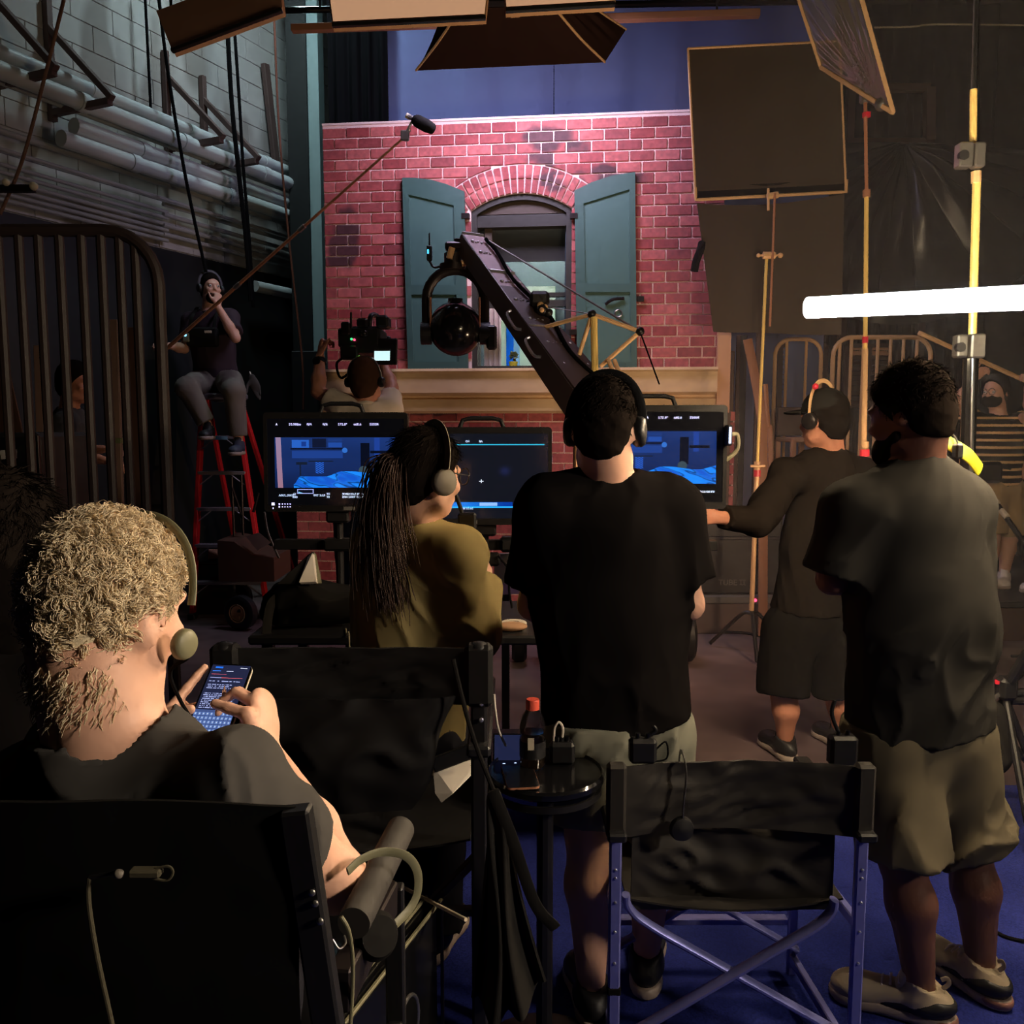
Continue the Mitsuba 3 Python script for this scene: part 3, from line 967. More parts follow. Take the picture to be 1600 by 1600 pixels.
# overhead frames and timber
for lab, cs, m, hg in (
        ('brown hanging bounce board at the upper left, tilted, below the ceiling', [P(244, 17, 4.9), P(432, -52, 4.9), P(441, 12, 4.7), P(268, 76, 4.7)], 'brown_board', 2),
        ('tan overhead panel with an added glow, left of the black gap at the top edge', [P(505, -70, 5.1), P(770, -82, 5.1), P(759, 24, 4.8), P(519, 36, 4.8)], 'tan_cloth', 2),
        ('tan overhead panel with an added glow, right of the black gap at the top edge', [P(782, -80, 5.1), P(972, -90, 5.1), P(961, 3, 4.8), P(790, 13, 4.8)], 'tan_cloth', 2)):
    t = thing('bounce_board' if m == 'brown_board' else 'soft_light', lab, 'board' if m == 'brown_board' else 'lamp')
    part(t, 'board' if m == 'brown_board' else 'housing', quad_panel(cs, 0.05), m, smooth=False)
    if m != 'brown_board':
        nn_ = unit(np.cross(cs[1] - cs[0], cs[3] - cs[0]))
        cm_ = sum(cs) / 4
        q_ = np.array([cm_ + (c_ - cm_) * 0.985 - nn_ * 0.006 for c_ in cs])
        if np.dot(nn_, EYE - cm_) > 0:
            q_ += nn_ * 0.012
        dmesh = trimesh.Trimesh(q_, [[0, 1, 2], [0, 2, 3]], process=False)
        if np.dot(dmesh.face_normals[0], EYE - cm_) < 0:
            dmesh.invert()
        part(t, 'diffuser', dmesh, m, smooth=False, emit=L_PANEL, weight=0.4)  # emission added so the panels read as brightly lit fabric
    part(t, 'edge_rail', bar(cs[3] - V(0, 0.0, 0.012), cs[2] - V(0, 0.0, 0.012), 0.03, 0.02), 'black_metal')
    for q in (cs[0] * 0.9 + cs[1] * 0.1, cs[1] * 0.9 + cs[0] * 0.1):
        part(t, 'hanger', rod(q + V(0, 0.04, -0.02), V(q[0], q[1] + 0.04, 8.0), 0.008, 6), 'black_metal')
mat('timber', (150, 104, 78), 0.6)
t = thing('timber_beam', 'long timber batten hanging across the top in front of the drapes', 'beam')
part(t, 'batten', bar(P(456, 45, 6.7), P(1187, 21, 6.5), 0.06, 0.05), 'timber')
for px in (520, 1120):
    q = P(px, 45 - (px - 456) * 0.033, 6.68 - (px - 456) / 731 * 0.2)
    part(t, 'hanger', rod(q, V(q[0], q[1], 8.0), 0.008, 6), 'black_metal')
t = thing('overhead_pipe', 'black overhead pipe running behind the tan panels at the top edge', 'pipe')
part(t, 'pipe', rod(P(430, 16, 6.9), P(1260, 2, 6.7), 0.025, 10), 'gloss_black')
for px, py in ((500, 15), (1130, 5)):
    q = P(px, py, 6.85)
    part(t, 'clamp', rod(q, V(q[0], q[1], 8.0), 0.008, 6), 'black_metal')
t = thing('red_riser_pipe', 'thin red vertical pipe at the top edge right of the timber batten', 'pipe')
part(t, None, rod(P(1207, -60, 8.8), P(1203, 60, 8.8), 0.03, 10), 'red_paint')

# tube lamp
t = thing('tube_lamp', 'long glowing white tube lamp reaching in from the right edge', 'lamp')
TA, TB = P(1262, 481, 2.75), P(1600, 465, 2.32)
TD = unit(TB - TA)
TE = TA + TD * 1.25
part(t, 'tube', rod(TA, TE, 0.033, 24), 'white_plastic', smooth=40, emit=L_TUBE, weight=4)
part(t, 'end_cap', rod(TE, TE + TD * 0.05, 0.037, 24), 'black_plastic')
part(t, 'holder', box((0.09, 0.09, 0.06), TE + TD * 0.08, 0.01), 'black_metal')
part(t, 'stand_pole', rod(TE + TD * 0.08, V((TE + TD * 0.08)[0], (TE + TD * 0.08)[1], 0.02), 0.018), 'steel')
for a in (0.3, 2.4, 4.5):
    f0 = TE + TD * 0.08
    part(t, 'leg', rod(V(f0[0], f0[1], 0.5), V(f0[0] + 0.42 * math.cos(a), f0[1] + 0.42 * math.sin(a), 0.012), 0.012), 'steel')

# work lamp behind and to the right of the photographer: it lights the backs of the crew
t = thing('work_lamp', 'round work lamp on a tall black stand beyond the right edge', 'lamp')
HL, HT = V(3.3, 0.15, 2.65), V(-0.42, 1.12, 1.25)
hd = unit(HT - HL)
HR = frame(hd)
th = np.linspace(0, 2 * np.pi, 33)[:-1]
disc = np.vstack([np.stack([np.cos(th), np.sin(th), 0 * th], 1) * 0.22, [[0, 0, 0]]])
fc = np.stack([np.arange(32), (np.arange(32) + 1) % 32, np.full(32, 32)], 1)
part(t, 'lens', trimesh.Trimesh(disc @ HR.T + HL - hd * 0.0, fc, process=False), 'white_plastic', smooth=False, emit=L_HAIR, weight=4)
part(t, 'housing', lathe([(0, -0.3), (0.14, -0.3), (0.2, -0.12), (0.24, 0.0), (0.24, 0.48), (0.232, 0.48), (0.232, -0.02), (0, -0.02)], 32, HL, HR), 'black_metal')
part(t, 'pole', rod(HL - hd * 0.3, V(HL[0] - hd[0] * .3, HL[1] - hd[1] * .3, 0.02), 0.02), 'black_metal')
for a in (0.3, 2.4, 4.5):
    f0 = HL - hd * 0.3
    part(t, 'leg', rod(V(f0[0], f0[1], 0.6), V(f0[0] + 0.5 * math.cos(a), f0[1] + 0.5 * math.sin(a), 0.012), 0.014), 'black_metal')

# warm open lamp low behind the man in the cap, aimed at the ledge
t = thing('open_lamp', 'small warm open face lamp on a short stand behind the man in the cap', 'lamp')
OL, OT = V(1.95, 4.55, 1.0), V(0.0, 7.05, 1.7)
od = unit(OT - OL)
OR_ = frame(od)
part(t, 'lens', trimesh.Trimesh(disc * (0.09 / 0.22) @ OR_.T + OL, fc, process=False), 'white_plastic', smooth=False, emit=L_LOW, weight=2)
part(t, 'housing', lathe([(0, -0.16), (0.06, -0.16), (0.1, -0.06), (0.105, 0.02), (0.097, 0.02), (0.093, -0.01), (0, -0.01)], 28, OL, OR_), 'black_metal')
part(t, 'pole', rod(OL - od * 0.12, V(OL[0] - od[0] * .12, OL[1] - od[1] * .12, 0.02), 0.014), 'black_metal')
for a in (0.3, 2.4, 4.5):
    f0 = OL - od * 0.12
    part(t, 'leg', rod(V(f0[0], f0[1], 0.35), V(f0[0] + 0.3 * math.cos(a), f0[1] + 0.3 * math.sin(a), 0.012), 0.01), 'black_metal')

# cool lamp hung high, washing the left wall
t = thing('wall_wash_lamp', 'cool lamp hung from the ceiling beyond the top edge washing the left wall', 'lamp')
WL, WT = V(-1.7, 7.2, 6.4), V(-2.5, 8.9, 3.4)
wd = unit(WT - WL)
WRt = frame(wd)
q4 = np.array([[-.35, -.12, 0], [.35, -.12, 0], [.35, .12, 0], [-.35, .12, 0]]) @ WRt.T + WL
part(t, 'diffuser', trimesh.Trimesh(q4, [[0, 1, 2], [0, 2, 3]], process=False), 'white_plastic', smooth=False, emit=L_WALL, weight=3)
part(t, 'housing', box((0.76, 0.3, 0.14), WL - wd * 0.085, 0.01, WRt), 'black_metal')
for s, (w, h) in (((0, 0.14), (0.76, 0.01)), ((0, -0.14), (0.76, 0.01)), ((0.37, 0), (0.01, 0.3)), ((-0.37, 0), (0.01, 0.3))):
    part(t, 'barn_door', box((w, h, 0.14), WL + WRt @ V(s[0], s[1], 0.06), 0.002, WRt), 'black_metal')
part(t, 'hanger', rod(WL - wd * 0.1, V(WL[0] - wd[0] * .1, WL[1] - wd[1] * .1, 8.0), 0.02), 'black_metal')

# ---------------------------------------------------------------- the big flag on its grip stand
def knob(c, r=0.014, m=None):
    return ball(c, r, (1, 1, 0.8), 1)


t = thing('flag', 'large dark brown cloth flag frame with a loose flap hanging under it', 'flag')
FY = 6.0
tl, tr, br, bl_ = P(1075, 76, FY), P(1312, 64, FY), P(1322, 300, FY), P(1087, 312, FY)
part(t, 'frame', join(rod(tl, tr, 0.008, 8), rod(tr, br, 0.008, 8), rod(tl, bl_, 0.008, 8)), 'tan_tube')
part(t, 'bottom_rod', tube([bl_ + V(-0.004, 0, 0.08), bl_ + V(0, 0, 0.02), bl_, bl_ + V(0.03, 0, 0), br - V(0.03, 0, 0), br, br + V(0, 0, 0.08)], 0.011, 8), 'tan_tube')
def flag_main(u, v):
    a = tl * 0.995 + 0.005 * br
    p = (tl * ((1 - u) * v)[..., None] + tr * (u * v)[..., None] + br * (u * (1 - v))[..., None] + bl_ * ((1 - u) * (1 - v))[..., None])
    p = p + V(0, 0.015, 0.0) * np.sin(np.pi * u)[..., None] * 1.0
    p[..., 2] += 0.055 * (1 - v)
    return p
part(t, 'cloth', sheet(flag_main, 12, 12, 0.003), 'flag_cloth', smooth=60)
part(t, 'hem_flap', quad_panel([bl_ + V(0.005, 0.012, 0.085), br + V(-0.005, 0.012, 0.085), br + V(-0.005, 0.02, -0.005), bl_ + V(0.005, 0.02, -0.005)], 0.004), 'black_cloth', smooth=False)
part(t, 'tie_strap', tube(smooth_path([P(1097, 380, FY + .04), P(1094, 392, FY), P(1088, 408, FY - .02), P(1085, 424, FY - .02)]), 0.026, 8), 'black_cloth')
f1, f2, f3, f4 = P(1089, 318, FY + 0.05), P(1318, 304, FY + 0.05), P(1312, 524, FY + 0.05), P(1116, 518, FY + 0.05)
def flag_flap(u, v):
    p = (f1 * ((1 - u) * v)[..., None] + f2 * (u * v)[..., None] + f3 * (u * (1 - v))[..., None] + f4 * ((1 - u) * (1 - v))[..., None])
    p[..., 1] += 0.03 * np.sin(u * 9 + 1) * (1 - v) + 0.02 * np.sin(u * 4)
    p[..., 2] -= 0.03 * np.sin(np.pi * u) * v
    return p
part(t, 'flap', sheet(flag_flap, 40, 12, 0.003), 'flag_cloth', smooth=60)


def tripod_base(t, x, y, m, r=0.45, z=0.35, rad=0.014, a0=0.4, low=0.02):
    for k in range(3):
        a = a0 + k * 2 * np.pi / 3
        e = V(x + r * math.cos(a), y + r * math.sin(a), low)
        part(t, 'leg', tube(smooth_path([V(x, y, z), V(x + 0.25 * r * math.cos(a), y + 0.25 * r * math.sin(a), z - 0.02), e], 5), rad, 8), m)


t = thing('grip_stand', 'thin grip stand with a red collar holding the large cloth flag', 'stand')
h0 = P(1198, 400, 5.9)
low = P(1181, 800, 5.9)
foot = V(low[0] - 0.01, 5.9, 0.0)
part(t, 'pole', rod(h0, P(1183, 735, 5.9), 0.011), 'metal_lit_yellow')
part(t, 'lower_pole', rod(P(1183, 735, 5.9), V(foot[0], 5.9, 0.3), 0.017), 'tan_tube')
cq = P(1183, 740, 5.9)
part(t, 'collar', rod(cq - V(0, 0, 0.02), cq + V(0, 0, 0.025), 0.024), 'red_plastic')
ck = P(1183, 728, 5.9)
part(t, 'tee_handle', rod(ck - V(0.05, 0.02, 0), ck + V(0.05, -0.02, 0), 0.009), 'tan_tube')
part(t, 'collar', rod(ck - V(0, 0, 0.03), ck + V(0, 0, 0.03), 0.022), 'tan_tube')
part(t, 'grip_head', rod(h0 + V(-0.03, -0.02, 0), h0 + V(0.05, -0.02, 0), 0.024), 'tan_tube')
part(t, 'grip_knob', join(rod(h0 + V(-0.055, -0.02, 0), h0 + V(0.085, -0.02, 0), 0.007), ball(h0 + V(0.085, -0.02, 0), 0.018), ball(h0 + V(-0.06, -0.02, 0), 0.014)), 'tan_tube')
part(t, 'grip_arm', rod(P(1211, 302, 5.86), P(1203, 510, 5.86), 0.008), 'copper')
g2 = P(1207, 308, 5.9)
part(t, 'grip_head', join(rod(g2 + V(-0.04, -0.02, 0), g2 + V(0.03, -0.02, 0.01), 0.022), rod(g2 + V(-0.03, -0.02, -0.09), g2 + V(-0.035, -0.02, 0.05), 0.009)), 'tan_tube')
tripod_base(t, foot[0], 5.9, 'black_metal', r=0.3, z=0.28)

# ---------------------------------------------------------------- clear film frame on its stand
t = thing('film_frame', 'tilted frame of crinkled clear film at the top right, on a stand', 'frame')
q1, q2, q3, q4 = P(1283, 105, 5.1), P(1396, 176, 4.5), P(1308, -140, 4.65), P(1196, -160, 5.25)
part(t, 'frame_bar', join(bar(q1, q2, 0.022), bar(q2, q3, 0.022), bar(q3, q4, 0.022), bar(q4, q1, 0.022)), 'tan_tube')
def film(u, v):
    p = (q1 * ((1 - u) * (1 - v))[..., None] + q2 * (u * (1 - v))[..., None] + q3 * (u * v)[..., None] + q4 * ((1 - u) * v)[..., None])
    n = unit(np.cross(q2 - q1, q4 - q1))
    ang = np.arctan2(v + 0.03, u - 0.85)
    rad_ = np.hypot(u - 0.85, v)
    w = np.abs(meshkit.noise(np.stack([ang * 9, rad_ * 1.5, 0 * u], -1)) - 0.5) * np.clip(rad_ * 3, 0, 1)
    return p + n * ((w - 0.1) * 0.05 * np.sin(np.pi * np.clip(u, 0, 1)) ** 0.5)[..., None]
part(t, 'film', sheet(film, 70, 60, 0.001), 'clear_film', smooth=25)
t = thing('light_stand', 'slim light stand with a red collar carrying the clear film frame', 'stand')
s0 = P(1352, 150, 4.75)
SX, SY = s0[0], 4.75
part(t, 'clamp', join(box((0.05, 0.05, 0.07), s0, 0.008), rod(s0, P(1375, 165, 4.62), 0.016), ball(P(1378, 163, 4.6), 0.035)), 'steel')
part(t, 'collar', rod(P(1354, 176, SY), P(1354, 183, SY), 0.022), 'red_plastic')
part(t, 'pole', rod(s0, P(1354, 300, SY), 0.0095), 'copper')
part(t, 'collar', rod(P(1354, 297, SY), P(1354, 308, SY), 0.02), 'copper')
part(t, 'pole', rod(P(1354, 300, SY), P(1352, 545, SY), 0.012), 'metal_lit_yellow')
part(t, 'collar', rod(P(1352, 526, SY), P(1352, 536, SY), 0.016), 'red_plastic')
part(t, 'lower_pole', rod(P(1352, 545, SY), V(P(1350, 900, SY)[0], SY, 0.3), 0.0155), 'tan_tube')
part(t, 'sleeve', rod(P(1351, 690, SY), P(1351, 704, SY), 0.022), 'tan_tube')
part(t, 'collar', rod(P(1351, 702, SY), P(1351, 713, SY), 0.026), 'red_plastic')
tripod_base(t, P(1350, 900, SY)[0], SY, 'tan_tube', a0=1.2)

# ---------------------------------------------------------------- heavy crank stand at the right
t = thing('crank_stand', 'tall heavy stand with two square clamps, at the right edge by the striped woman', 'stand')
KY = 3.35
part(t, 'pole', rod(P(1527, -60, KY), P(1521, 140, KY), 0.009), 'chrome')
part(t, 'pole', rod(P(1521, 140, KY), P(1520, 262, KY), 0.013), 'metal_lit_yellow')
part(t, 'pole', rod(P(1526, 282, KY), P(1519, 530, KY), 0.015), 'metal_lit_yellow')
part(t, 'collar', rod(P(1525, 268, KY), P(1525, 286, KY), 0.018), 'tan_tube')
part(t, 'cable', tube([P(1530, -60, KY + .03), P(1529, 200, KY + .03), P(1529, 500, KY + .03)], 0.004, 6), 'cable_black')
kc = P(1514, 246, KY)
part(t, 'clamp', join(box((0.052, 0.05, 0.09), kc + V(-0.03, -0.02, 0), 0.006), box((0.04, 0.05, 0.09), kc + V(0.022, -0.02, 0), 0.006)), 'steel')
part(t, 'clamp_hole', rod(kc + V(-0.042, -0.05, -0.005), kc + V(-0.042, -0.03, -0.005), 0.018, 16), 'black_plastic')
kc = P(1510, 542, KY)
part(t, 'clamp', join(box((0.04, 0.05, 0.085), kc + V(-0.035, -0.02, 0), 0.006), box((0.055, 0.06, 0.09), kc + V(0.022, -0.02, 0), 0.006)), 'steel')
part(t, 'clamp_hole', rod(kc + V(-0.045, -0.05, -0.005), kc + V(-0.045, -0.03, -0.005), 0.018, 16), 'black_plastic')
part(t, 'column', rod(P(1517, 560, KY), V(P(1517, 760, KY)[0], KY, 0.35), 0.028), 'gloss_black')
part(t, 'inner_column', rod(P(1520, 560, KY - .03), P(1517, 760, KY - .03), 0.009), 'chrome')
tripod_base(t, P(1517, 760, KY)[0], KY, 'gloss_black', r=0.55, z=0.4, rad=0.018, a0=2.2)
# ================================================================ people
mat('skin_fair', (206, 160, 136), 0.5, spec=0.35)
mat('skin_warm', (188, 128, 102), 0.5, spec=0.35)
mat('skin_brown', (98, 66, 55), 0.5, spec=0.3)
mat('skin_deep', (98, 68, 58), 0.5, spec=0.35)
mat('lip', (150, 84, 78), 0.45)
mat('eye_white', (205, 200, 196), 0.2)
mat('iris', (30, 22, 18), 0.15)
cloth('hair_dark', (24, 20, 18))
cloth('hair_brown', (70, 48, 36))
mat('hair_grey', (214, 198, 166), 0.4, spec=0.5)
mat('hair_long', (60, 42, 33), 0.5, spec=0.25)
cloth('tee_charcoal', (68, 66, 64))
cloth('tee_grey', (46, 45, 43))
cloth('tee_black', (22, 20, 20))
cloth('tee_brown', (32, 27, 24))
cloth('tee_cream', (222, 206, 186))
cloth('tee_plum', (62, 52, 58))
cloth('shirt_mustard', (156, 140, 96))
cloth('shorts_khaki', (92, 86, 72))
cloth('shorts_olive', (116, 116, 104))
cloth('shorts_dark', (25, 23, 22))
cloth('shorts_tan', (168, 142, 104))
cloth('trousers_grey', (112, 106, 98))
cloth('jeans', (52, 62, 84))
cloth('jeans_dark', (34, 34, 40))
mat('shoe_beige', (170, 156, 132), 0.6)
mat('shoe_black', (26, 26, 28), 0.5)
mat('shoe_navy', (52, 58, 74), 0.6)
mat('shoe_white', (210, 200, 196), 0.55)
mat('sole_grey', (150, 136, 126), 0.5)
mat('heel_gel', (128, 92, 82), 0.2, spec=0.6)


def stripe_tex(p, n, uv):
    s = p.z / 0.056
    w = s - dr.floor(s)
    return mix(lin((40, 34, 32)), lin((214, 178, 128)), dr.select(w < 0.34, mi.Float(1), mi.Float(0)))


cloth('tee_striped', proc(stripe_tex))


def rotv(v, axis, a):
    axis = unit(axis)
    return v * math.cos(a) + np.cross(axis, v) * math.sin(a) + axis * np.dot(axis, v) * (1 - math.cos(a))


def hand(f, W, d, n, s, curl=(0.5, 0.6, 0.6, 0.7), thumb=None, sc=1.0, spread=0.0, k=0.008):
    """W wrist, d towards the fingers, n out of the palm, s towards the thumb side; curl: bend of each finger (index first), radians per joint."""
    d = unit(d)
    n = unit(n - d * np.dot(n, d))
    s = unit(np.cross(d, n)) * (1 if np.dot(np.cross(d, n), s) > 0 else -1)
    L = 0.088 * sc
    F = np.stack([s, n, d], 1)
    f.cone(W - d * 0.005, 0.024 * sc, W + d * L * 0.55, 0.031 * sc, k=0.012, frm=F, sc=(1.1, 0.62, 1))
    f.cone(W + d * L * 0.45 + s * 0.012, 0.028 * sc, W + d * L * 0.95, 0.030 * sc, k=0.012, frm=F, sc=(1.25, 0.5, 1))
    for i, (off, ln, r) in enumerate(((0.029, 0.98, 0.0092), (0.010, 1.08, 0.0095), (-0.009, 1.0, 0.009), (-0.027, 0.8, 0.0078))):
        c = curl[i]
        c = (c, c, c * 0.8) if np.isscalar(c) else c
        p = W + d * (L * (0.97 if i in (1, 2) else 0.91)) + s * off * sc
        v = rotv(d, n, -spread * (1.5 - i) * np.sign(np.dot(np.cross(n, d), s)))
        axis = np.cross(d, n)
        for j, seg in enumerate((0.045, 0.027, 0.022)):
            v = rotv(v, axis, c[j])
            q = p + v * seg * ln * sc
            f.cone(p, r * sc * (1 - 0.08 * j), q, r * sc * (0.92 - 0.08 * j), k=0.004)
            p = q
    if thumb is None:
        thumb = (unit(s * 0.8 + d * 0.6 + n * 0.3), unit(s * 0.35 + d * 0.9 + n * 0.3))
    p = W + d * 0.022 * sc + s * 0.022 * sc
    for j, (v, seg, r) in enumerate(((unit(thumb[0]), 0.046, 0.0135), (unit(thumb[0]), 0.0, 0.0), (unit(thumb[1]), 0.034, 0.0105), (unit(thumb[-1]), 0.025, 0.009))):
        if seg == 0:
            continue
        q = p + v * seg * sc
        f.cone(p, r * sc, q, r * sc * 0.9, k=0.008 if j == 0 else 0.004)
        p = q


def head_frame(fwd, roll=0.0):
    y = unit(fwd)
    z = unit(V(0, 0, 1) - y * y[2])
    x = np.cross(y, z)
    z = rotv(z, y, roll)
    return np.stack([np.cross(y, z), y, z], 1)


def head(f, H, R, s=1.0, beard=0.0):
    a = lambda x, y, z: H + R @ (V(x, y, z) * s)
    f.ell(a(0, -0.012, 0.03), V(0.075, 0.094, 0.092) * s, R, k=0.02)
    f.ell(a(0, 0.03, -0.035), V(0.06, 0.06, 0.082) * s, R, k=0.03)
    f.ell(a(0, 0.058, -0.098), V(0.034, 0.03, 0.026) * s, R, k=0.03)
    f.cone(a(-0.045, 0.02, -0.075), 0.025 * s, a(0.045, 0.02, -0.075), 0.025 * s, k=0.03)
    f.ell(a(0, 0.08, 0.022), V(0.05, 0.018, 0.012) * s, R, k=0.015)
    f.cone(a(0, 0.088, 0.012), 0.009 * s, a(0, 0.106, -0.026), 0.012 * s, k=0.012)
    for q in (-1, 1):
        f.ell(a(q * 0.011, 0.096, -0.032), V(0.009, 0.012, 0.008) * s, R, k=0.006)
        f.ell(a(q * 0.032, 0.094, 0.002), V(0.016, 0.016, 0.011) * s, R, k=0.01, op='sub')
        f.ell(a(q * 0.04, 0.07, -0.03), V(0.022, 0.02, 0.02) * s, R, k=0.02)
        Re = R @ frame(V(q * 0.9, -0.35, 0.1))
        f.ell(a(q * 0.079, -0.012, -0.008), V(0.020, 0.034, 0.009) * s, Re @ np.array([[1, 0, 0], [0, 1, 0], [0, 0, 1.0]]), k=0.006)
        f.ell(a(q * 0.088, -0.008, -0.004), V(0.011, 0.02, 0.006) * s, Re, k=0.0, op='sub')
    f.ell(a(0, 0.09, -0.062), V(0.022, 0.012, 0.008) * s, R, k=0.01)
    f.ell(a(0, 0.087, -0.074), V(0.019, 0.012, 0.008) * s, R, k=0.01)


def eyes(t, H, R, s=1.0):
    ms, irs = [], []
    for q in (-1, 1):
        c = H + R @ (V(q * 0.032, 0.082, 0.002) * s)
        ms.append(ball(c, 0.0125 * s, sub=2))
        irs.append(ball(c + R @ V(0, 0.0085 * s, 0), 0.0058 * s, sub=1))
    part(t, 'eye', join(ms), 'eye_white', smooth=True)
    part(t, 'iris', join(irs), 'iris', smooth=True)


def hair_cap(H, R, s=1.0, thick=0.014, back=-0.085, front=0.045, side=0.0, h=0.008, bump=0.006, freq=38, seed=0, slope=0.75):
    """A cap of hair: the cranium grown by thick, kept above a sloping hairline."""
    f = Field()
    a = lambda x, y, z: H + R @ (V(x, y, z) * s)
    f.ell(a(0, -0.014, 0.032), V(0.075 + thick, 0.094 + thick, 0.092 + thick) * s, R)
    f.ell(a(0, -0.055, -0.03), V(0.06 + thick * .8, 0.045 + thick, 0.06 + thick) * s, R, k=0.03)
    f.wrinkle = lambda p: bump * (meshkit.fbm(p * freq, 3, seed) - 0.5) * 2
    f.cut(a(0, front, 0.03), R @ V(0, slope, -0.55))
    f.cut(a(0, -0.05, back), R @ V(0, 0.25, -1))
    return f.mesh(h * s)


def fuzz(t, H, R, s, m, n, length, thick=0.012, back=-0.085, front=0.05, seed=0, name='hair_strands', r=0.0011, wave=0.003, lift=0.35):
    g = np.random.default_rng(seed)
    roots, dirs = [], []
    while len(roots) < n:
        d = unit(g.normal(size=3))
        p = V(0, -0.014, 0.032) + d * (V(0.075, 0.094, 0.092) + thick)
        if p[2] < back + 0.015 or 0.75 * (p[1] - front) - 0.55 * (p[2] - 0.03) > -0.004:
            continue
        roots.append(H + R @ (p * s) - R @ d * 0.003)
        down = V(0, -0.25, -0.8) - d * np.dot(V(0, -0.25, -0.8), d)
        dirs.append(R @ unit(unit(down) * (1 - lift) + d * lift + g.normal(size=3) * 0.25))
    part(t, name, strands(roots, dirs, length, r, wave, n=6, seed=seed, curl=2.0, sides=3), m, smooth=True, kind='stuff')


def human(t, J, fwd, skin, h=0.011, male=1.0, head_s=1.0, hd=None, hands=True, legs=True, foot=True, bulk=1.0, neck_r=0.056, hh=None, extra=None):
    """The body as one continuous skin mesh. J: joints in world space; keys shL, shR ... are the person's own left and right."""
    f = Field()
    R = hd if hd is not None else head_frame(fwd)
    s = head_s
    head(f, J['head'], R, s)
    up = unit(J['neck'] - J['pelvis'])
    rt = unit(J['shR'] - J['shL'])
    dp = unit(np.cross(up, rt))
    F = np.stack([rt, dp, unit(np.cross(rt, dp))], 1)
    f.cone(J['head'] + R @ V(0, -0.03, -0.05) * s, neck_r * 0.98, J['neck'] - up * 0.02, neck_r * 1.1, k=0.03)
    mid = J['pelvis'] * 0.55 + J['neck'] * 0.45
    f.cone(J['neck'] - up * 0.16, 0.145 * bulk, mid, 0.125 * bulk, k=0.04, frm=F, sc=(1, 0.7, 1))
    f.cone(mid, 0.125 * bulk, J['pelvis'], 0.145 * bulk, k=0.04, frm=F, sc=(1, 0.72, 1))
    for q in 'LR':
        sh, el, wr = J['sh' + q], J['el' + q], J['wr' + q]
        f.cone(J['neck'] - up * 0.04, 0.05, sh, 0.055 * bulk, k=0.04)
        f.cone(sh, 0.052 * bulk, sh * .45 + el * .55, 0.044 * bulk, k=0.03)
        f.cone(sh * .45 + el * .55, 0.044 * bulk, el, 0.037, k=0.02)
        f.cone(el, 0.038, el * .65 + wr * .35, 0.041, k=0.02)
        f.cone(el * .65 + wr * .35, 0.041, wr, 0.026, k=0.02)
        if hands and 'hand' + q in J:
            hand(f, wr, *J['hand' + q][:3], **(J['hand' + q][3] if len(J['hand' + q]) > 3 else {}))
        if legs:
            hp, kn, an = J['hip' + q], J['kn' + q], J['an' + q]
            f.cone(hp, 0.088 * bulk, kn, 0.056, k=0.04)
            c = kn * .68 + an * .32 + unit(np.cross(np.cross(an - kn, fwd), an - kn)) * 0.0
            bk = -unit(V(fwd[0], fwd[1], 0))
            f.cone(kn, 0.054, c + bk * 0.014, 0.058 * bulk ** .5, k=0.03)
            f.cone(c + bk * 0.014, 0.058 * bulk ** .5, an, 0.036, k=0.03)
            toe = J.get('toe' + q)
            if toe is not None:
                f.cone(an, 0.036, V(an[0], an[1], J.get('z0', 0) + 0.05) + unit(toe) * 0.08, 0.03, k=0.03)
    if extra:
        extra(f)
    m = f.mesh(h)
    if hh:
        ms = [m]
        for q in 'LR':
            if 'hand' + q in J:
                g = Field()
                wr, el = J['wr' + q], J['el' + q]
                g.cone(wr * .75 + el * .25, 0.032, wr, 0.0262, k=0.01)
                hand(g, wr, *J['hand' + q][:3], **(J['hand' + q][3] if len(J['hand' + q]) > 3 else {}))
                ms.append(g.mesh(hh, 4))
        m = join(*ms)
    part(t, 'body', m, skin, smooth=True)
    return F, up, R


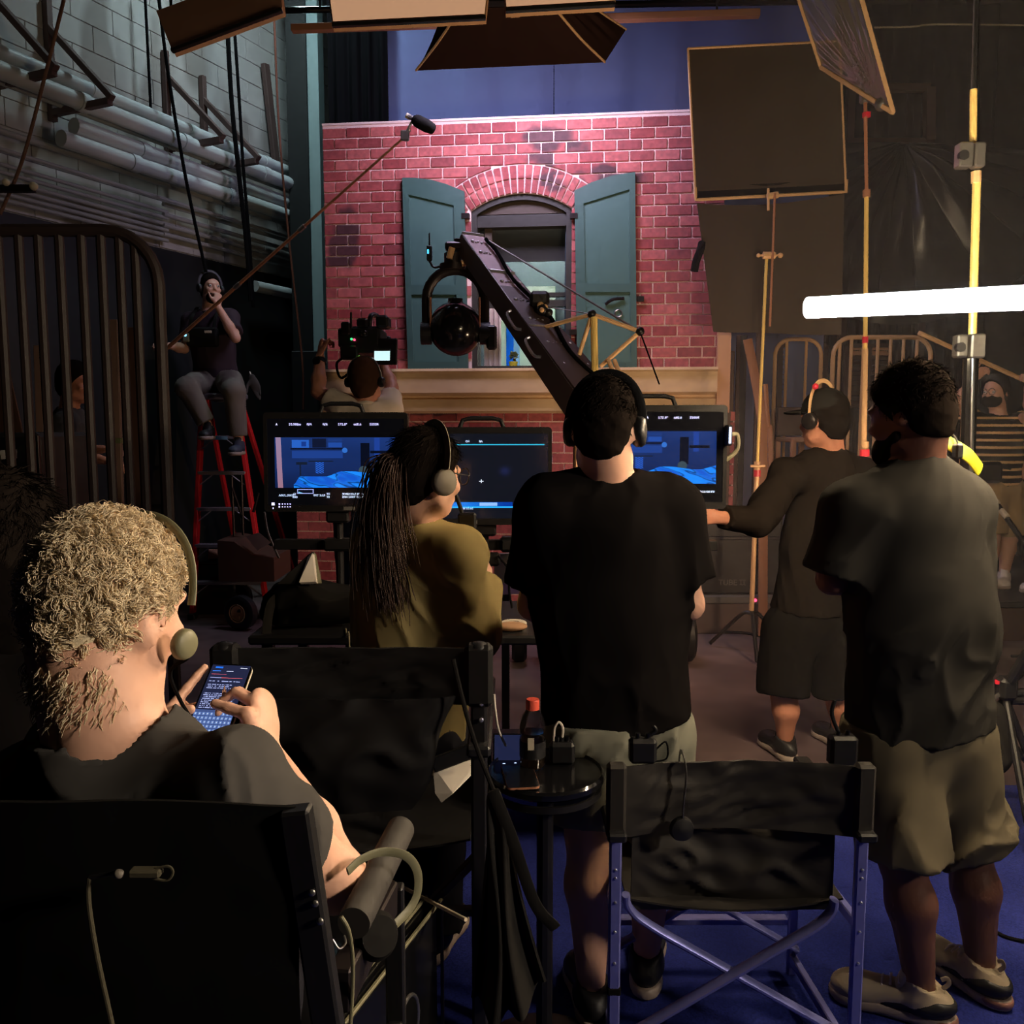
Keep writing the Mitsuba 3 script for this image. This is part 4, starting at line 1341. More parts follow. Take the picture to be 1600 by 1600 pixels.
def tee(t, J, F, up, m, sleeve=0.6, hem=0.06, loose=0.022, h=0.012, amp=0.007, freq=8.0, seed=0, bulk=1.0, sleeve_loose=0.016, belly=1.0, neck=0.068, name='shirt', smooth_k=0.05, forearm=None, cuts=(), depth=0.74, width=1.0, slope=0.0, collar=True, collar_lift=-0.004):
    f = Field()
    L = loose
    mid = J['pelvis'] * 0.55 + J['neck'] * 0.45
    bot = J['pelvis'] - up * (hem + 0.08)
    f.cone(J['neck'] - up * 0.17, (0.15 * bulk + L) * width, mid, (0.14 * bulk + L) * belly * width, k=smooth_k, frm=F, sc=(1, depth, 1))
    f.cone(mid, (0.14 * bulk + L) * belly * width, bot, (0.155 * bulk + L) * belly * width, k=smooth_k, frm=F, sc=(1, depth + .02, 1))
    for q in 'LR':
        sh, el, wr = J['sh' + q], J['el' + q], J['wr' + q]
        f.cone(J['neck'] - up * 0.045, 0.052 + L * .3, sh, 0.056 * bulk + sleeve_loose, k=smooth_k)
        e = sh + (el - sh) * sleeve if forearm is None else el
        f.cone(sh, 0.056 * bulk + sleeve_loose, e, 0.046 * bulk + sleeve_loose * 1.35, k=smooth_k * .8, clip='end' if forearm is None else None)
        if forearm is not None:
            f.cone(el, 0.044 + sleeve_loose * 1.35, el + (wr - el) * forearm, 0.036 + sleeve_loose, k=0.03, clip='end')
    # neckline
    H = J['head']
    f.cone(J['neck'] + up * 0.1, neck * 1.02, J['neck'] - up * 0.004, neck, op='sub')
    f.wrinkle = folds(up + F[:, 0] * slope, amp, freq, seed)
    f.cut(J['pelvis'] - up * hem, -up)
    for c in cuts:
        f.cut(*c)
    key = part(t, name, f.mesh(h), m, smooth=True)
    if neck >= 0.066 and collar:
        cc = J['neck'] + up * collar_lift
        ring = [cc + F[:, 0] * ((neck + 0.003) * math.cos(a)) + F[:, 1] * ((neck + 0.003) * math.sin(a)) - up * (0.010 * abs(math.cos(a))) for a in np.linspace(0, 2 * math.pi, 41)]
        part(t, 'collar', tube(ring, 1.0, 8, caps=False, flat=(0.006, 0.011, F[:, 2])), m, smooth=60)
    return key


def bottoms(t, J, F, up, m, length=1.0, loose=0.02, h=0.012, amp=0.007, freq=8.0, seed=0, bulk=1.0, name='shorts', top=0.1, flare=0.02, waist=0.155):
    """length: 1 = to the knee, 2 = to the ankle."""
    f = Field()
    f.cone(J['pelvis'] + up * top, (waist - 0.01) * bulk + loose * .5, J['pelvis'] - up * 0.05, waist * bulk + loose * .6, k=0.05, frm=F, sc=(1, 0.76, 1))
    for q in 'LR':
        hp, kn, an = J['hip' + q], J['kn' + q], J['an' + q]
        if length <= 1.05:
            e = hp + (kn - hp) * length
            f.cone(hp, 0.092 * bulk + loose, e, 0.064 * bulk + loose + flare, k=0.04, clip='end')
        else:
            f.cone(hp, 0.092 * bulk + loose, kn, 0.062 + loose, k=0.04)
            f.cone(kn, 0.062 + loose, kn + (an - kn) * (length - 1), 0.046 + loose + flare * .5, k=0.03, clip='end')
    f.wrinkle = folds(V(0, 0, 1) + F[:, 0] * 0.3, amp, freq, seed)
    f.cut(J['pelvis'] + up * top, up)
    return part(t, name, f.mesh(h), m, smooth=True)


def shoe(t, an, toe, m, sole, z0=0.0, L=0.27, h=0.008, heel=None, name='shoe', accent=None):
    d = unit(V(toe[0], toe[1], 0))
    s = V(-d[1], d[0], 0)
    F = np.stack([s, d, V(0, 0, 1)], 1)
    b = V(an[0], an[1], z0)
    f = Field()
    f.ell(b - d * 0.03 + V(0, 0, 0.055), (0.040, 0.055, 0.045), F, k=0.02)
    f.cone(b + d * 0.02 + V(0, 0, 0.06), 0.045, b + d * (L - 0.12) + V(0, 0, 0.045), 0.045, k=0.04, frm=F, sc=(0.95, 1, 0.75))
    f.ell(b + d * (L - 0.12) + V(0, 0, 0.04), (0.046, 0.065, 0.032), F, k=0.03)
    f.cone(b + V(0, 0, 0.06), 0.045, b - d * 0.005 + V(0, 0, 0.105), 0.047, k=0.02)
    f.cone(b + V(0, 0, 0.13), 0.035, b + V(0, 0, 0.09), 0.036, op='sub')
    f.cut(b + V(0, 0, 0.112) , V(-d[0] * .35, -d[1] * .35, 1))
    f.cut(b + V(0, 0, 0.022), V(0, 0, -1))
    k = part(t, name, f.mesh(h), m, smooth=True)
    g = Field()
    g.ell(b - d * 0.035 + V(0, 0, 0.018), (0.044, 0.058, 0.04), F, k=0.02)
    g.cone(b + V(0, 0, 0.018), 0.045, b + d * (L - 0.11) + V(0, 0, 0.018), 0.048, k=0.02, frm=F, sc=(1, 1, 0.7))
    g.ell(b + d * (L - 0.12) + V(0, 0, 0.018), (0.05, 0.07, 0.03), F, k=0.02)
    g.cut(b + V(0, 0, 0.034), V(0, 0, 1))
    g.cut(b + V(0, 0, 0.002), V(0, 0, -1))
    part(t, 'sole', g.mesh(h), sole, smooth=True)
    tg = Field()
    tg.cone(b + d * 0.055 + V(0, 0, 0.075), 0.024, b + d * 0.034 + V(0, 0, 0.128), 0.026, k=0.02, frm=F, sc=(1.2, 0.45, 1))
    part(t, 'tongue', tg.mesh(h), m, smooth=True)
    if accent:
        for j in range(5):
            z_ = 0.108 - 0.0095 * j
            c_ = b + d * (0.052 + 0.021 * j) + V(0, 0, z_)
            part(t, 'lace', tube(smooth_path([c_ + s * 0.026 - V(0, 0, .010), c_ + V(0, 0, 0.002), c_ - s * 0.026 - V(0, 0, .010)]), 0.0032, 6), 'shoe_white')
        part(t, 'heel_tab', tube(smooth_path([b - d * 0.052 + V(0, 0, 0.10), b - d * 0.066 + V(0, 0, 0.118), b - d * 0.062 + V(0, 0, 0.132), b - d * 0.048 + V(0, 0, 0.124)]), 1.0, 8, flat=(0.006, 0.002, s)), 'shoe_beige')
        hb_ = Field()
        hb_.ell(b - d * 0.035 + V(0, 0, 0.020), (0.0455, 0.0605, 0.030), F)
        hb_.cut(b + V(0, 0, 0.004), V(0, 0, -1))
        hb_.cut(b + V(0, 0, 0.031), V(0, 0, 1))
        part(t, 'heel_cushion', hb_.mesh(h), 'heel_gel', smooth=True)
    if accent:
        q = Field()
        q.ell(b - d * 0.032 + V(0, 0, 0.058), (0.044, 0.058, 0.040), F, k=0.02)
        q.cone(b + d * 0.0 + V(0, 0, 0.050), 0.0475, b + d * 0.12 + V(0, 0, 0.034), 0.036, k=0.03, frm=F, sc=(1.05, 1, 0.6))
        q.cut(b + V(0, 0, 0.03), V(0, 0, -1))
        q.cut(b + V(0, 0, 0.088), V(-d[0] * .2, -d[1] * .2, 1))
        part(t, 'heel_panel', q.mesh(h), accent, smooth=True)


def headphones(name, label, H, R, s=1.0, band='cream_plastic', cup='cream_plastic', off=0.0, side='LR', lift=0.135, tilt=0.0, mic=None, width=1.0, cat='headphones', out=0.094, cups=1.0, bandr=(0.016, 0.004), cz=-0.008):
    t = thing(name, label, cat)
    a = lambda x, y, z: H + R @ (V(x, y, z) * s)
    th = np.linspace(-1.5, 1.5, 25)
    pts = [a(out * math.sin(x) * 1.02, off + tilt * math.cos(x), 0.0 + lift * math.cos(x) ** 0.8 * 1.0 if abs(x) < 1.56 else 0) for x in th]
    part(t, 'headband', tube(pts, 1.0, 10, flat=(bandr[0] * s * width, bandr[1] * s, R[:, 1])), band, smooth=60)
    for q, nm in ((-1, 'L'), (1, 'R')):
        if nm not in side:
            continue
        c = a(q * out, off, cz)
        Re = R @ frame(V(q, 0, 0))
        zs_ = 1.0 if cups > 0.7 else 0.5
        pr = [(0, -0.014 * zs_), (0.03, -0.014 * zs_), (0.036, -0.006 * zs_), (0.036, 0.008 * zs_), (0.03, 0.017 * zs_), (0.012, 0.02 * zs_), (0, 0.02 * zs_)]
        part(t, 'ear_cup', lathe([(x * s * cups, z * s) for x, z in pr], 24, c, Re), cup, smooth=50)
    if mic:
        part(t, 'microphone_boom', tube(smooth_path([H + R @ (V(*p) * s) for p in mic]), 0.004 * s, 8), 'black_plastic')
    return t


def strands(roots, dirs, length, r, wave, n=8, seed=0, curl=0.0, sides=3, droop=0.0, taper=0.5):
    """Many thin hair locks joined into one mesh."""
    g = np.random.default_rng(seed)
    vs, fs, k = [], [], 0
    for p, d in zip(roots, dirs):
        L = length * g.uniform(0.6, 1.25)
        x = unit(np.cross(d, g.normal(size=3)))
        y = np.cross(d, x)
        ph, w = g.uniform(0, 6.28), g.uniform(0.6, 1.3) * wave
        s = np.linspace(0, 1, n)
        a = ph + curl * s
        q = p + d * (s * L)[:, None] + (x * np.cos(a)[:, None] + y * np.sin(a)[:, None]) * (w * np.minimum(1, s * 2.5))[:, None] - (x * np.cos(ph) + y * np.sin(ph)) * 0 
        q[:, 2] -= droop * L * s ** 2
        m = tube(q, r * (1 - taper * s), sides, caps=False)
        vs.append(m.vertices); fs.append(m.faces + k); k += len(m.vertices)
    return trimesh.Trimesh(np.vstack(vs), np.vstack(fs), process=False)
def person(label, group=None):
    return thing('person', label, 'person', group)


# ---------------------------------------------------------------- the seated man with curly grey hair
FW_ = unit(V(0.40, 0.90, 0))
PHONE = P(343, 1096, 1.42)
pU = unit(V(0.07, 0.80, 0.60))
pR = unit(np.cross(pU, V(-0.02, -0.6, 0.8)))
pN = np.cross(pR, pU)
if pN[2] < 0:
    pN, pR = -pN, -pR
J = {'head': P(172, 948, 1.09), 'neck': P(174, 1152, 1.05)}
J['pelvis'] = J['neck'] + V(-0.02, 0.03, -0.52)
J['shR'] = P(352, 1232, 0.99)
base = J['neck'] - V(0, 0, 0.045)
J['shL'] = base + (base - J['shR']) * V(1, 1, 0) + V(0.02, 0, -0.06)
J['elR'] = P(526, 1376, 1.08)
J['wrR'] = P(428, 1192, 1.31)
J['elL'] = J['shL'] + V(0.05, 0.10, -0.26)
J['wrL'] = P(240, 1150, 1.33)
J['wrR'] = PHONE + pR * 0.096 - pU * 0.078 - pN * 0.030
J['handR'] = (-pR * 0.22 + pU * 0.8 + pN * 0.28, -pR - pN * 0.25, pN, dict(curl=((0.85, 1.1, 0.8), (0.9, 1.1, 0.8), (1.0, 1.1, 0.8), (1.1, 1.1, 0.8)), thumb=(unit(-pR * 0.35 + pU * 0.45 + pN * 0.75), unit(-pR * 0.95 + pU * 0.25 + pN * 0.05))))
J['wrL'] = PHONE - pR * 0.112 - pU * 0.092 - pN * 0.030
J['handL'] = (pR * 0.40 + pU * 0.9, pR + pN * 0.0, pN, dict(curl=((-0.1, 0.0, 0.05), (0.75, 0.9, 0.6), (0.9, 0.9, 0.7), (1.0, 1.0, 0.7)), thumb=(unit(pR * 0.35 + pU * 0.5 + pN * 0.75), unit(pR * 0.95 + pU * 0.15 + pN * 0.05))))
J['hipR'], J['hipL'] = J['pelvis'] + V(0.09, 0.02, -0.03), J['pelvis'] + V(-0.08, 0.06, -0.03)
J['knR'], J['knL'] = J['hipR'] + V(-0.02, 0.44, 0.02), J['hipL'] + V(-0.06, 0.44, 0.02)
J['anR'], J['anL'] = J['knR'] + V(0.02, 0.06, -0.40), J['knL'] + V(0.02, 0.06, -0.40)
tgt = unit(PHONE - J['head'])
HD = head_frame(unit(V(0.32, 0.9, -0.24)), 0.05)
seated = person('man with curly grey hair seen from behind, sitting and typing on a phone')
F, up, HD = human(seated, J, FW_, 'skin_fair', h=0.008, hd=HD, head_s=1.0, hands=False, hh=0.0028, neck_r=0.068)
Jm = dict(J)
tee(seated, Jm, F, up, 'tee_charcoal', collar_lift=-0.010, sleeve=0.60, hem=0.02, loose=0.030, h=0.0052, amp=0.015, freq=9, seed=3, sleeve_loose=0.002, neck=0.072)
bottoms(seated, J, F, up, 'jeans_dark', 1.95, h=0.012, name='trousers')
shoe(seated, J['anR'], FW_, 'shoe_black', 'sole_grey', z0=J['anR'][2] - 0.09)
shoe(seated, J['anL'], FW_, 'shoe_black', 'sole_grey', z0=J['anL'][2] - 0.09)
# curly hair: a soft cap with many curled locks on it
part(seated, 'hair_base', hair_cap(J['head'], HD, thick=-0.002, back=-0.09, front=0.05, h=0.006, bump=0.008, freq=30), 'hair_grey', smooth=True)
g = np.random.default_rng(11)
ctr = J['head'] + HD @ V(0, -0.014, 0.022)
vs, fs, k = [], [], 0
nl = 0
while nl < 1150:
    d = unit(g.normal(size=3))
    w = HD.T @ d
    if (w[1] > 0.62 and w[2] < 0.35) or w[2] < -0.84 or (w[2] < -0.35 and w[1] > -0.25) or (abs(w[0]) > 0.78 and w[2] < -0.10 and w[1] > -0.25):
        continue
    nl += 1
    rad = 1 / math.sqrt((w[0] / 0.075) ** 2 + (w[1] / 0.094) ** 2 + (w[2] / (0.094 if w[2] > 0 else 0.116)) ** 2)
    low = np.clip(-w[2], 0, 1)
    p = ctr + d * rad * 0.985
    tang = unit(np.cross(d, g.normal(size=3)))
    v = tang * 0.8 + HD @ V(0, -0.1, -0.55 - 0.5 * low)
    v = unit(v - d * np.dot(v, d)) + d * 0.22
    v = unit(v)
    x = unit(np.cross(v, d)); y = np.cross(v, x)
    L, R0_, turn, ph = g.uniform(0.014, 0.026), g.uniform(0.0028, 0.0056), g.choice([-1, 1]) * g.uniform(5, 9), g.uniform(0, 6.28)
    for i in range(17):
        o = g.normal(size=3) * 0.0032
        s_ = np.linspace(0, g.uniform(0.75, 1.05), 9)
        a = ph + turn * s_ + g.normal() * 0.25
        rr_ = R0_ * (0.35 + 0.65 * s_) * g.uniform(0.75, 1.2)
        q = p + o + v * (s_ * L)[:, None] + (x * np.cos(a)[:, None] + y * np.sin(a)[:, None]) * rr_[:, None] + d * (0.003 + 0.003 * np.sin(np.pi * s_))[:, None]
        m = tube(q, 0.00085 * (1 - 0.55 * s_), 3, caps=False)
        vs.append(m.vertices); fs.append(m.faces + k); k += len(m.vertices)
part(seated, 'curls', trimesh.Trimesh(np.vstack(vs), np.vstack(fs), process=False), 'hair_grey', smooth=True, kind='stuff')
nap, nd = [], []
while len(nap) < 420:
    a_, s_ = g.uniform(-1.0, 1.0), g.uniform(0.12, 0.62) ** 1.2
    n0, n1 = J['head'] + HD @ V(0, -0.03, -0.05), J['neck']
    back = unit(V(-0.15, -1, 0)) * math.cos(a_) + unit(V(1, -0.15, 0)) * math.sin(a_)
    nap.append(n0 + (n1 - n0) * s_ + back * 0.0665); nd.append(unit(back * 0.25 + V(g.normal() * .3, 0, -1)))
part(seated, 'nape_hair', strands(nap, nd, 0.022, 0.0009, 0.004, n=5, seed=6, curl=4, sides=3), 'hair_grey', smooth=True, kind='stuff')
# his headset: thin band, olive ear cup on the right ear, boom
hs = headphones('headset', 'olive grey headset worn by the curly haired man typing on a phone', J['head'], HD, band='olive_plastic', cup='olive_plastic', off=0.036, side='R', lift=0.125, out=0.094, cups=0.56, bandr=(0.006, 0.003), cat='headset', cz=-0.035)
cb = [J['head'] + HD @ V(0.100, 0.04, -0.052), P(266, 1050, 1.12), P(282, 1095, 1.14), P(310, 1140, 1.2)]
part(hs, 'cable', tube(smooth_path(cb), 0.0028, 6), 'cable_black')
# phone
def slab_r(w, h, t, r, n=5):
    q = []
    for cx, cy, a0 in ((w / 2 - r, h / 2 - r, 0), (-w / 2 + r, h / 2 - r, 90), (-w / 2 + r, -h / 2 + r, 180), (w / 2 - r, -h / 2 + r, 270)):
        for a in np.linspace(a0, a0 + 90, n):
            q.append((cx + r * math.cos(math.radians(a)), cy + r * math.sin(math.radians(a))))
    return Polygon(q)


def phone_screen(fn_lines, C, R, w, h):
    pass


PR = np.stack([pR, pU, pN], 1)
ph = thing('phone', 'black phone with a lit text page, in the hands of the curly haired man', 'phone')
part(ph, 'case', prism(slab_r(0.074, 0.150, 0.009, 0.011), -0.005, 0.004, PHONE, PR), 'gloss_black', smooth=40)
part(ph, 'side_rail', prism(slab_r(0.0752, 0.1512, 0.009, 0.0115).difference(slab_r(0.0735, 0.1495, 0.009, 0.011)), -0.003, 0.002, PHONE, PR), 'cream_plastic', smooth=40)


def phone_tex(p, n, uv):
    x, y = uv.x, uv.y                     # y: 0 bottom, 1 top
    bg = mi.Color3f(0.018, 0.022, 0.06)
    row = y * 40
    k = dr.floor(row)
    f = row - k
    ch = cell_rand(dr.floor(x * 46), k, 3)
    end = 0.55 + 0.42 * cell_rand(k, 7, 1)
    gap = (k == 24) | (k == 25) | (k == 31) | (k == 29)
    ln = (f > 0.25) & (f < 0.78) & (x > 0.06) & (x < end) & (ch > 0.25)
    body = (k >= 15) & (k <= 30) & ~gap
    c = dr.select(ln & body, mi.Color3f(0.42, 0.48, 0.85), bg)
    red = (k == 32) & (f > 0.3) & (f < 0.7) & (x > 0.06) & (x < 0.9)
    c = dr.select(red & (x > 0.35), mi.Color3f(0.75, 0.12, 0.15), dr.select(red, mi.Color3f(0.35, 0.38, 0.7), c))
    c = dr.select((k == 34) & (f > 0.4) & (f < 0.7) & (x > 0.06) & (x < 0.45), mi.Color3f(0.6, 0.1, 0.15), c)
    c = dr.select((k == 36) & (x > 0.06) & (x < 0.27) & (f > 0.2) & (f < 0.7), mi.Color3f(0.05, 0.25, 1.0), c)
    c = dr.select((k == 36) & (x > 0.42) & (x < 0.6) & (f > 0.2) & (f < 0.6), mi.Color3f(0.7, 0.75, 1.0), c)
    c = dr.select((k == 38) & (x > 0.1) & (x < 0.3), mi.Color3f(0.02, 0.2, 1.0), c)
    c = dr.select((k == 38) & (x > 0.75) & (x < 0.93) & (f > 0.3) & (f < 0.7), mi.Color3f(0.8, 0.85, 1.0), c)
    kx = x * 10 - dr.floor(x * 10)
    ky = y * 18 - dr.floor(y * 18)
    key = (y < 0.33) & (y > 0.03) & (kx > 0.12) & (kx < 0.88) & (ky > 0.12) & (ky < 0.85)
    c = dr.select(y < 0.36, mi.Color3f(0.06, 0.10, 0.28), c)
    c = dr.select(key, mi.Color3f(0.16, 0.27, 0.62), c)
    c = dr.select(key & (kx > 0.4) & (kx < 0.6) & (ky > 0.35) & (ky < 0.65), mi.Color3f(0.8, 0.88, 1.0), c)
    return c * 0.9


def screen_quad(C, R, w, h, off):
    v = np.array([[-w / 2, -h / 2, off], [w / 2, -h / 2, off], [w / 2, h / 2, off], [-w / 2, h / 2, off]]) @ np.asarray(R).T + C
    return trimesh.Trimesh(v, [[0, 1, 2], [0, 2, 3]], process=False)


UV4 = np.array([[0, 0], [1, 0], [1, 1], [0, 1.0]])
part(ph, 'screen', screen_quad(PHONE, PR, 0.068, 0.144, 0.0046), 'gloss_black', smooth=False, uv=UV4, emit=proc(phone_tex), weight=0.15)

# ---------------------------------------------------------------- man in the charcoal tee, right
J = {'head': P(1420, 645, 2.27), 'neck': P(1428, 722, 2.27), 'pelvis': P(1432, 1110, 2.3)}
J.update(shL=P(1334, 800, 2.24), shR=P(1498, 795, 2.33), elL=P(1300, 905, 2.24), elR=P(1508, 940, 2.44), wrL=P(1345, 905, 2.45), wrR=P(1450, 930, 2.55))
J['handL'] = (V(0.8, 0.3, 0.1), V(0, -0.9, 0.2), V(0.1, 0, 1), dict(curl=(0.5, 0.5, 0.5, 0.5)))
J['handR'] = (V(-0.9, 0.1, 0.1), V(0, -0.9, 0), V(0, 0, 1), dict(curl=(0.5, 0.5, 0.5, 0.5)))
J.update(hipL=P(1390, 1150, 2.28), hipR=P(1482, 1150, 2.34), knL=P(1408, 1340, 2.2), knR=P(1512, 1325, 2.32))
J['anL'], J['anR'] = P(1438, 1548, 2.17), P(1533, 1502, 2.27)
J['anL'][2] = J['anR'][2] = 0.09
fw = unit(V(-0.25, 0.97, 0))
t = person('man in a charcoal tee and khaki shorts standing at the right, seen from behind')
RH = head_frame(V(-0.62, 0.76, -0.22))
F, up, RH = human(t, J, fw, 'skin_brown', h=0.009, hd=RH, head_s=1.0, neck_r=0.064, bulk=1.06)
tee(t, J, F, up, 'tee_grey', sleeve=0.92, hem=0.045, loose=0.034, h=0.007, amp=0.016, freq=8, seed=5, bulk=1.03, sleeve_loose=0.024, belly=1.06, slope=0.6)
bottoms(t, J, F, up, 'shorts_khaki', 0.98, loose=0.03, h=0.008, amp=0.020, freq=8, seed=8, bulk=1.06, flare=0.012, top=-0.008)
for q, d in (('L', V(-0.85, 0.45, 0)), ('R', V(-0.42, 0.9, 0))):
    shoe(t, J['an' + q], d, 'shoe_beige', 'sole_grey', z0=0.008, L=0.28, h=0.006, accent='shoe_black')
part(t, 'hair', hair_cap(J['head'], RH, 0.98, thick=0.013, back=-0.075, front=0.05, h=0.006, bump=0.006), 'hair_dark', smooth=True)
fuzz(t, J['head'], RH, 0.98, 'hair_dark', 2600, 0.016, thick=0.013, back=-0.075, seed=41)
fb = Field()
fb.ell(J['head'] + RH @ V(0, 0.06, -0.09), (0.06, 0.05, 0.05), RH, k=0.02)
fb.cone(J['head'] + RH @ V(-0.064, 0.01, -0.06), 0.016, J['head'] + RH @ V(-0.04, 0.07, -0.10), 0.02)
fb.cone(J['head'] + RH @ V(0.064, 0.01, -0.06), 0.016, J['head'] + RH @ V(0.04, 0.07, -0.10), 0.02)
fb.wrinkle = lambda p: 0.004 * (meshkit.fbm(p * 60, 2) - 0.5)
part(t, 'beard', fb.mesh(0.008), 'hair_dark', smooth=True)
tall_man = J
# yellow strap lying over his right shoulder, with a black clip
mat('yellow_web', (250, 205, 40), 0.5)
mat('yellow_lit', (252, 210, 60), 0.5)
st = thing('shoulder_strap', 'bright yellow strap over the shoulder of the man in the charcoal tee', 'strap')
pts = [P(1467, 674, 2.40), P(1476, 688, 2.38), P(1496, 700, 2.36), P(1516, 714, 2.36), P(1531, 734, 2.38)]
part(st, 'webbing', tube(smooth_path(pts), 1.0, 10, flat=(0.022, 0.006, V(0, -1, 0))), 'yellow_web', smooth=50)
part(st, 'clip', join(box((0.02, 0.03, 0.04), P(1496, 705, 2.34), 0.006), tube(smooth_path([P(1498, 702, 2.34), P(1494, 686, 2.36), P(1486, 676, 2.38)]), 0.0025, 6)), 'black_plastic')

# ---------------------------------------------------------------- man in the black tee, centre
J = {'head': P(944, 668, 2.2), 'neck': P(950, 748, 2.22), 'pelvis': P(962, 1100, 2.25)}
J.update(shL=P(858, 800, 2.2), shR=P(1046, 800, 2.26), elL=P(832, 945, 2.27), elR=P(1077, 945, 2.25), wrL=P(850, 950, 2.5), wrR=P(1066, 925, 2.5))
J['handL'] = (V(0.3, 0.9, -0.1), V(0, -0.2, -0.9), V(0.9, 0, 0), dict(curl=(0.3, 0.4, 0.4, 0.5)))
J['handR'] = (V(-0.3, 0.9, 0.1), V(-0.9, 0, -0.1), V(0, 0, 1), dict(curl=(0.5, 0.6, 0.7, 0.7)))
J.update(hipL=P(918, 1150, 2.22), hipR=P(1010, 1150, 2.28), knL=P(918, 1300, 2.18), knR=P(1018, 1300, 2.3))
J['anL'], J['anR'] = P(925, 1500, 2.18), P(1010, 1500, 2.32)
J['anL'][2] = J['anR'][2] = 0.09
t = person('man in a black tee and grey shorts with black headphones, standing behind the monitors')
RH = head_frame(V(0.25, 0.95, -0.2))
F, up, RH = human(t, J, V(0.1, 1, 0), 'skin_fair', h=0.010, hd=RH, head_s=0.96, neck_r=0.062, bulk=1.08)
tee(t, J, F, up, 'tee_black', sleeve=0.74, hem=0.035, loose=0.036, h=0.009, amp=0.012, freq=8, seed=9, bulk=1.06, sleeve_loose=0.024, belly=1.03)
bottoms(t, J, F, up, 'shorts_olive', 0.86, loose=0.028, h=0.010, amp=0.013, freq=9, seed=4, bulk=1.1, flare=0.02, top=-0.005)
for q, d in (('L', V(-0.1, 1, 0)), ('R', V(0.2, 1, 0))):
    shoe(t, J['an' + q], d, 'shoe_black', 'sole_grey', z0=0.008)
part(t, 'hair', hair_cap(J['head'], RH, 0.96, thick=0.010, back=-0.10, front=0.05, h=0.006), 'hair_dark', smooth=True)
fuzz(t, J['head'], RH, 0.96, 'hair_dark', 2600, 0.018, thick=0.010, back=-0.10, seed=42, lift=0.2)
centre_man = J
headphones('headphones', 'large black headphones on the man in the black tee', J['head'], RH, 0.98, band='black_plastic', cup='black_plastic', lift=0.140, out=0.088, cups=1.1, bandr=(0.020, 0.005), off=0.015)

# ---------------------------------------------------------------- woman in the mustard shirt
J = {'head': P(668, 740, 2.45), 'neck': P(652, 822, 2.47), 'pelvis': P(640, 1110, 2.5)}
J.update(shL=P(592, 862, 2.54), shR=P(710, 872, 2.42), elL=P(592, 1000, 2.60), elR=P(738, 985, 2.40), wrL=P(650, 930, 2.72), wrR=P(756, 893, 2.54))
kk = P(747, 850, 2.56)
J['handR'] = (kk - J['wrR'], V(-0.9, 0.3, 0.1), V(0, -0.6, 0.5), dict(curl=(0.9, 1.0, 1.0, 1.0), thumb=(unit(V(-0.5, -0.2, 0.8)), unit(V(-0.2, 0, 1)))))
J['handL'] = (V(0.9, 0.2, 0.1), V(0, -0.9, 0.1), V(0, 0, 1), dict(curl=(0.5, 0.5, 0.5, 0.5)))
J.update(hipL=P(608, 1150, 2.53), hipR=P(676, 1150, 2.48), knL=P(612, 1330, 2.55), knR=P(682, 1330, 2.5))
J['anL'], J['anR'] = V(J['knL'][0], 2.52, 0.09), V(J['knR'][0], 2.46, 0.09)
t = person('woman in a mustard yellow shirt with pale headphones, watching the monitors')
RH = head_frame(V(0.80, 0.58, -0.16))
F, up, RH = human(t, J, V(0.35, 0.93, 0), 'skin_fair', h=0.009, hd=RH, head_s=0.97, neck_r=0.05, bulk=0.92)
tee(t, J, F, up, 'shirt_mustard', hem=0.25, loose=0.04, h=0.008, amp=0.024, freq=8, seed=12, bulk=0.92, sleeve_loose=0.026, forearm=0.84, depth=0.8, name='shirt', slope=-0.7, neck=0.056)
cl = Field()
cl.cone(J['neck'] - up * 0.035, 0.07, J['neck'] + up * 0.012, 0.066, k=0.01)
cl.cone(J['neck'] + up * 0.1, 0.056, J['neck'] - up * 0.1, 0.058, op='sub')
cl.cut(J['neck'] + up * 0.022, up); cl.cut(J['neck'] - up * 0.06, -up)
part(t, 'collar', cl.mesh(0.006), 'shirt_mustard', smooth=True)
bottoms(t, J, F, up, 'jeans_dark', 2.03, name='trousers', h=0.012, top=0.0, flare=0.03)
for q in 'LR':
    shoe(t, J['an' + q], V(0.3, 1, 0), 'shoe_black', 'sole_grey', z0=0.008, L=0.25)
part(t, 'hair', hair_cap(J['head'], RH, 0.97, thick=0.014, back=-0.10, front=0.05, h=0.006, bump=0.004), 'hair_dark', smooth=True)
fuzz(t, J['head'], RH, 0.97, 'hair_dark', 2400, 0.035, thick=0.013, back=-0.10, seed=43, lift=0.05)
g = np.random.default_rng(21)
tail0, tailp = P(622, 712, 2.40), [P(622, 712, 2.40), P(606, 735, 2.37), P(600, 800, 2.37), P(606, 880, 2.36), P(618, 960, 2.35)]
vs, fs, k = [], [], 0
for i in range(900):
    rw = g.normal(size=3) * V(0.017, 0.014, 0.010)
    end = g.uniform(0.72, 1.0)
    sp = smooth_path([tailp[0] + rw * 0.5] + [q + rw * (1 + .35 * j) + g.normal(size=3) * 0.006 for j, q in enumerate(tailp[1:])], 6)
    sp = sp[:max(6, int(len(sp) * end))]
    m = tube(sp, 0.0022 * (1 - 0.5 * np.linspace(0, 1, len(sp))), 3, caps=False)
    vs.append(m.vertices); fs.append(m.faces + k); k += len(m.vertices)
part(t, 'ponytail', trimesh.Trimesh(np.vstack(vs), np.vstack(fs), process=False), 'hair_long', smooth=True, kind='stuff')
gl = J['head'] + RH @ V(0, 0.106, 0.006)
tor = trimesh.creation.torus(0.024, 0.0022, 24, 6)
rims = [trimesh.Trimesh((tor.vertices @ (RH @ frame(V(0, 1, 0))).T) + gl + RH @ V(q * 0.03, 0, 0), tor.faces, process=False) for q in (-1, 1)]
gt = thing('eyeglasses', 'round eyeglasses on the woman in the mustard shirt', 'glasses')
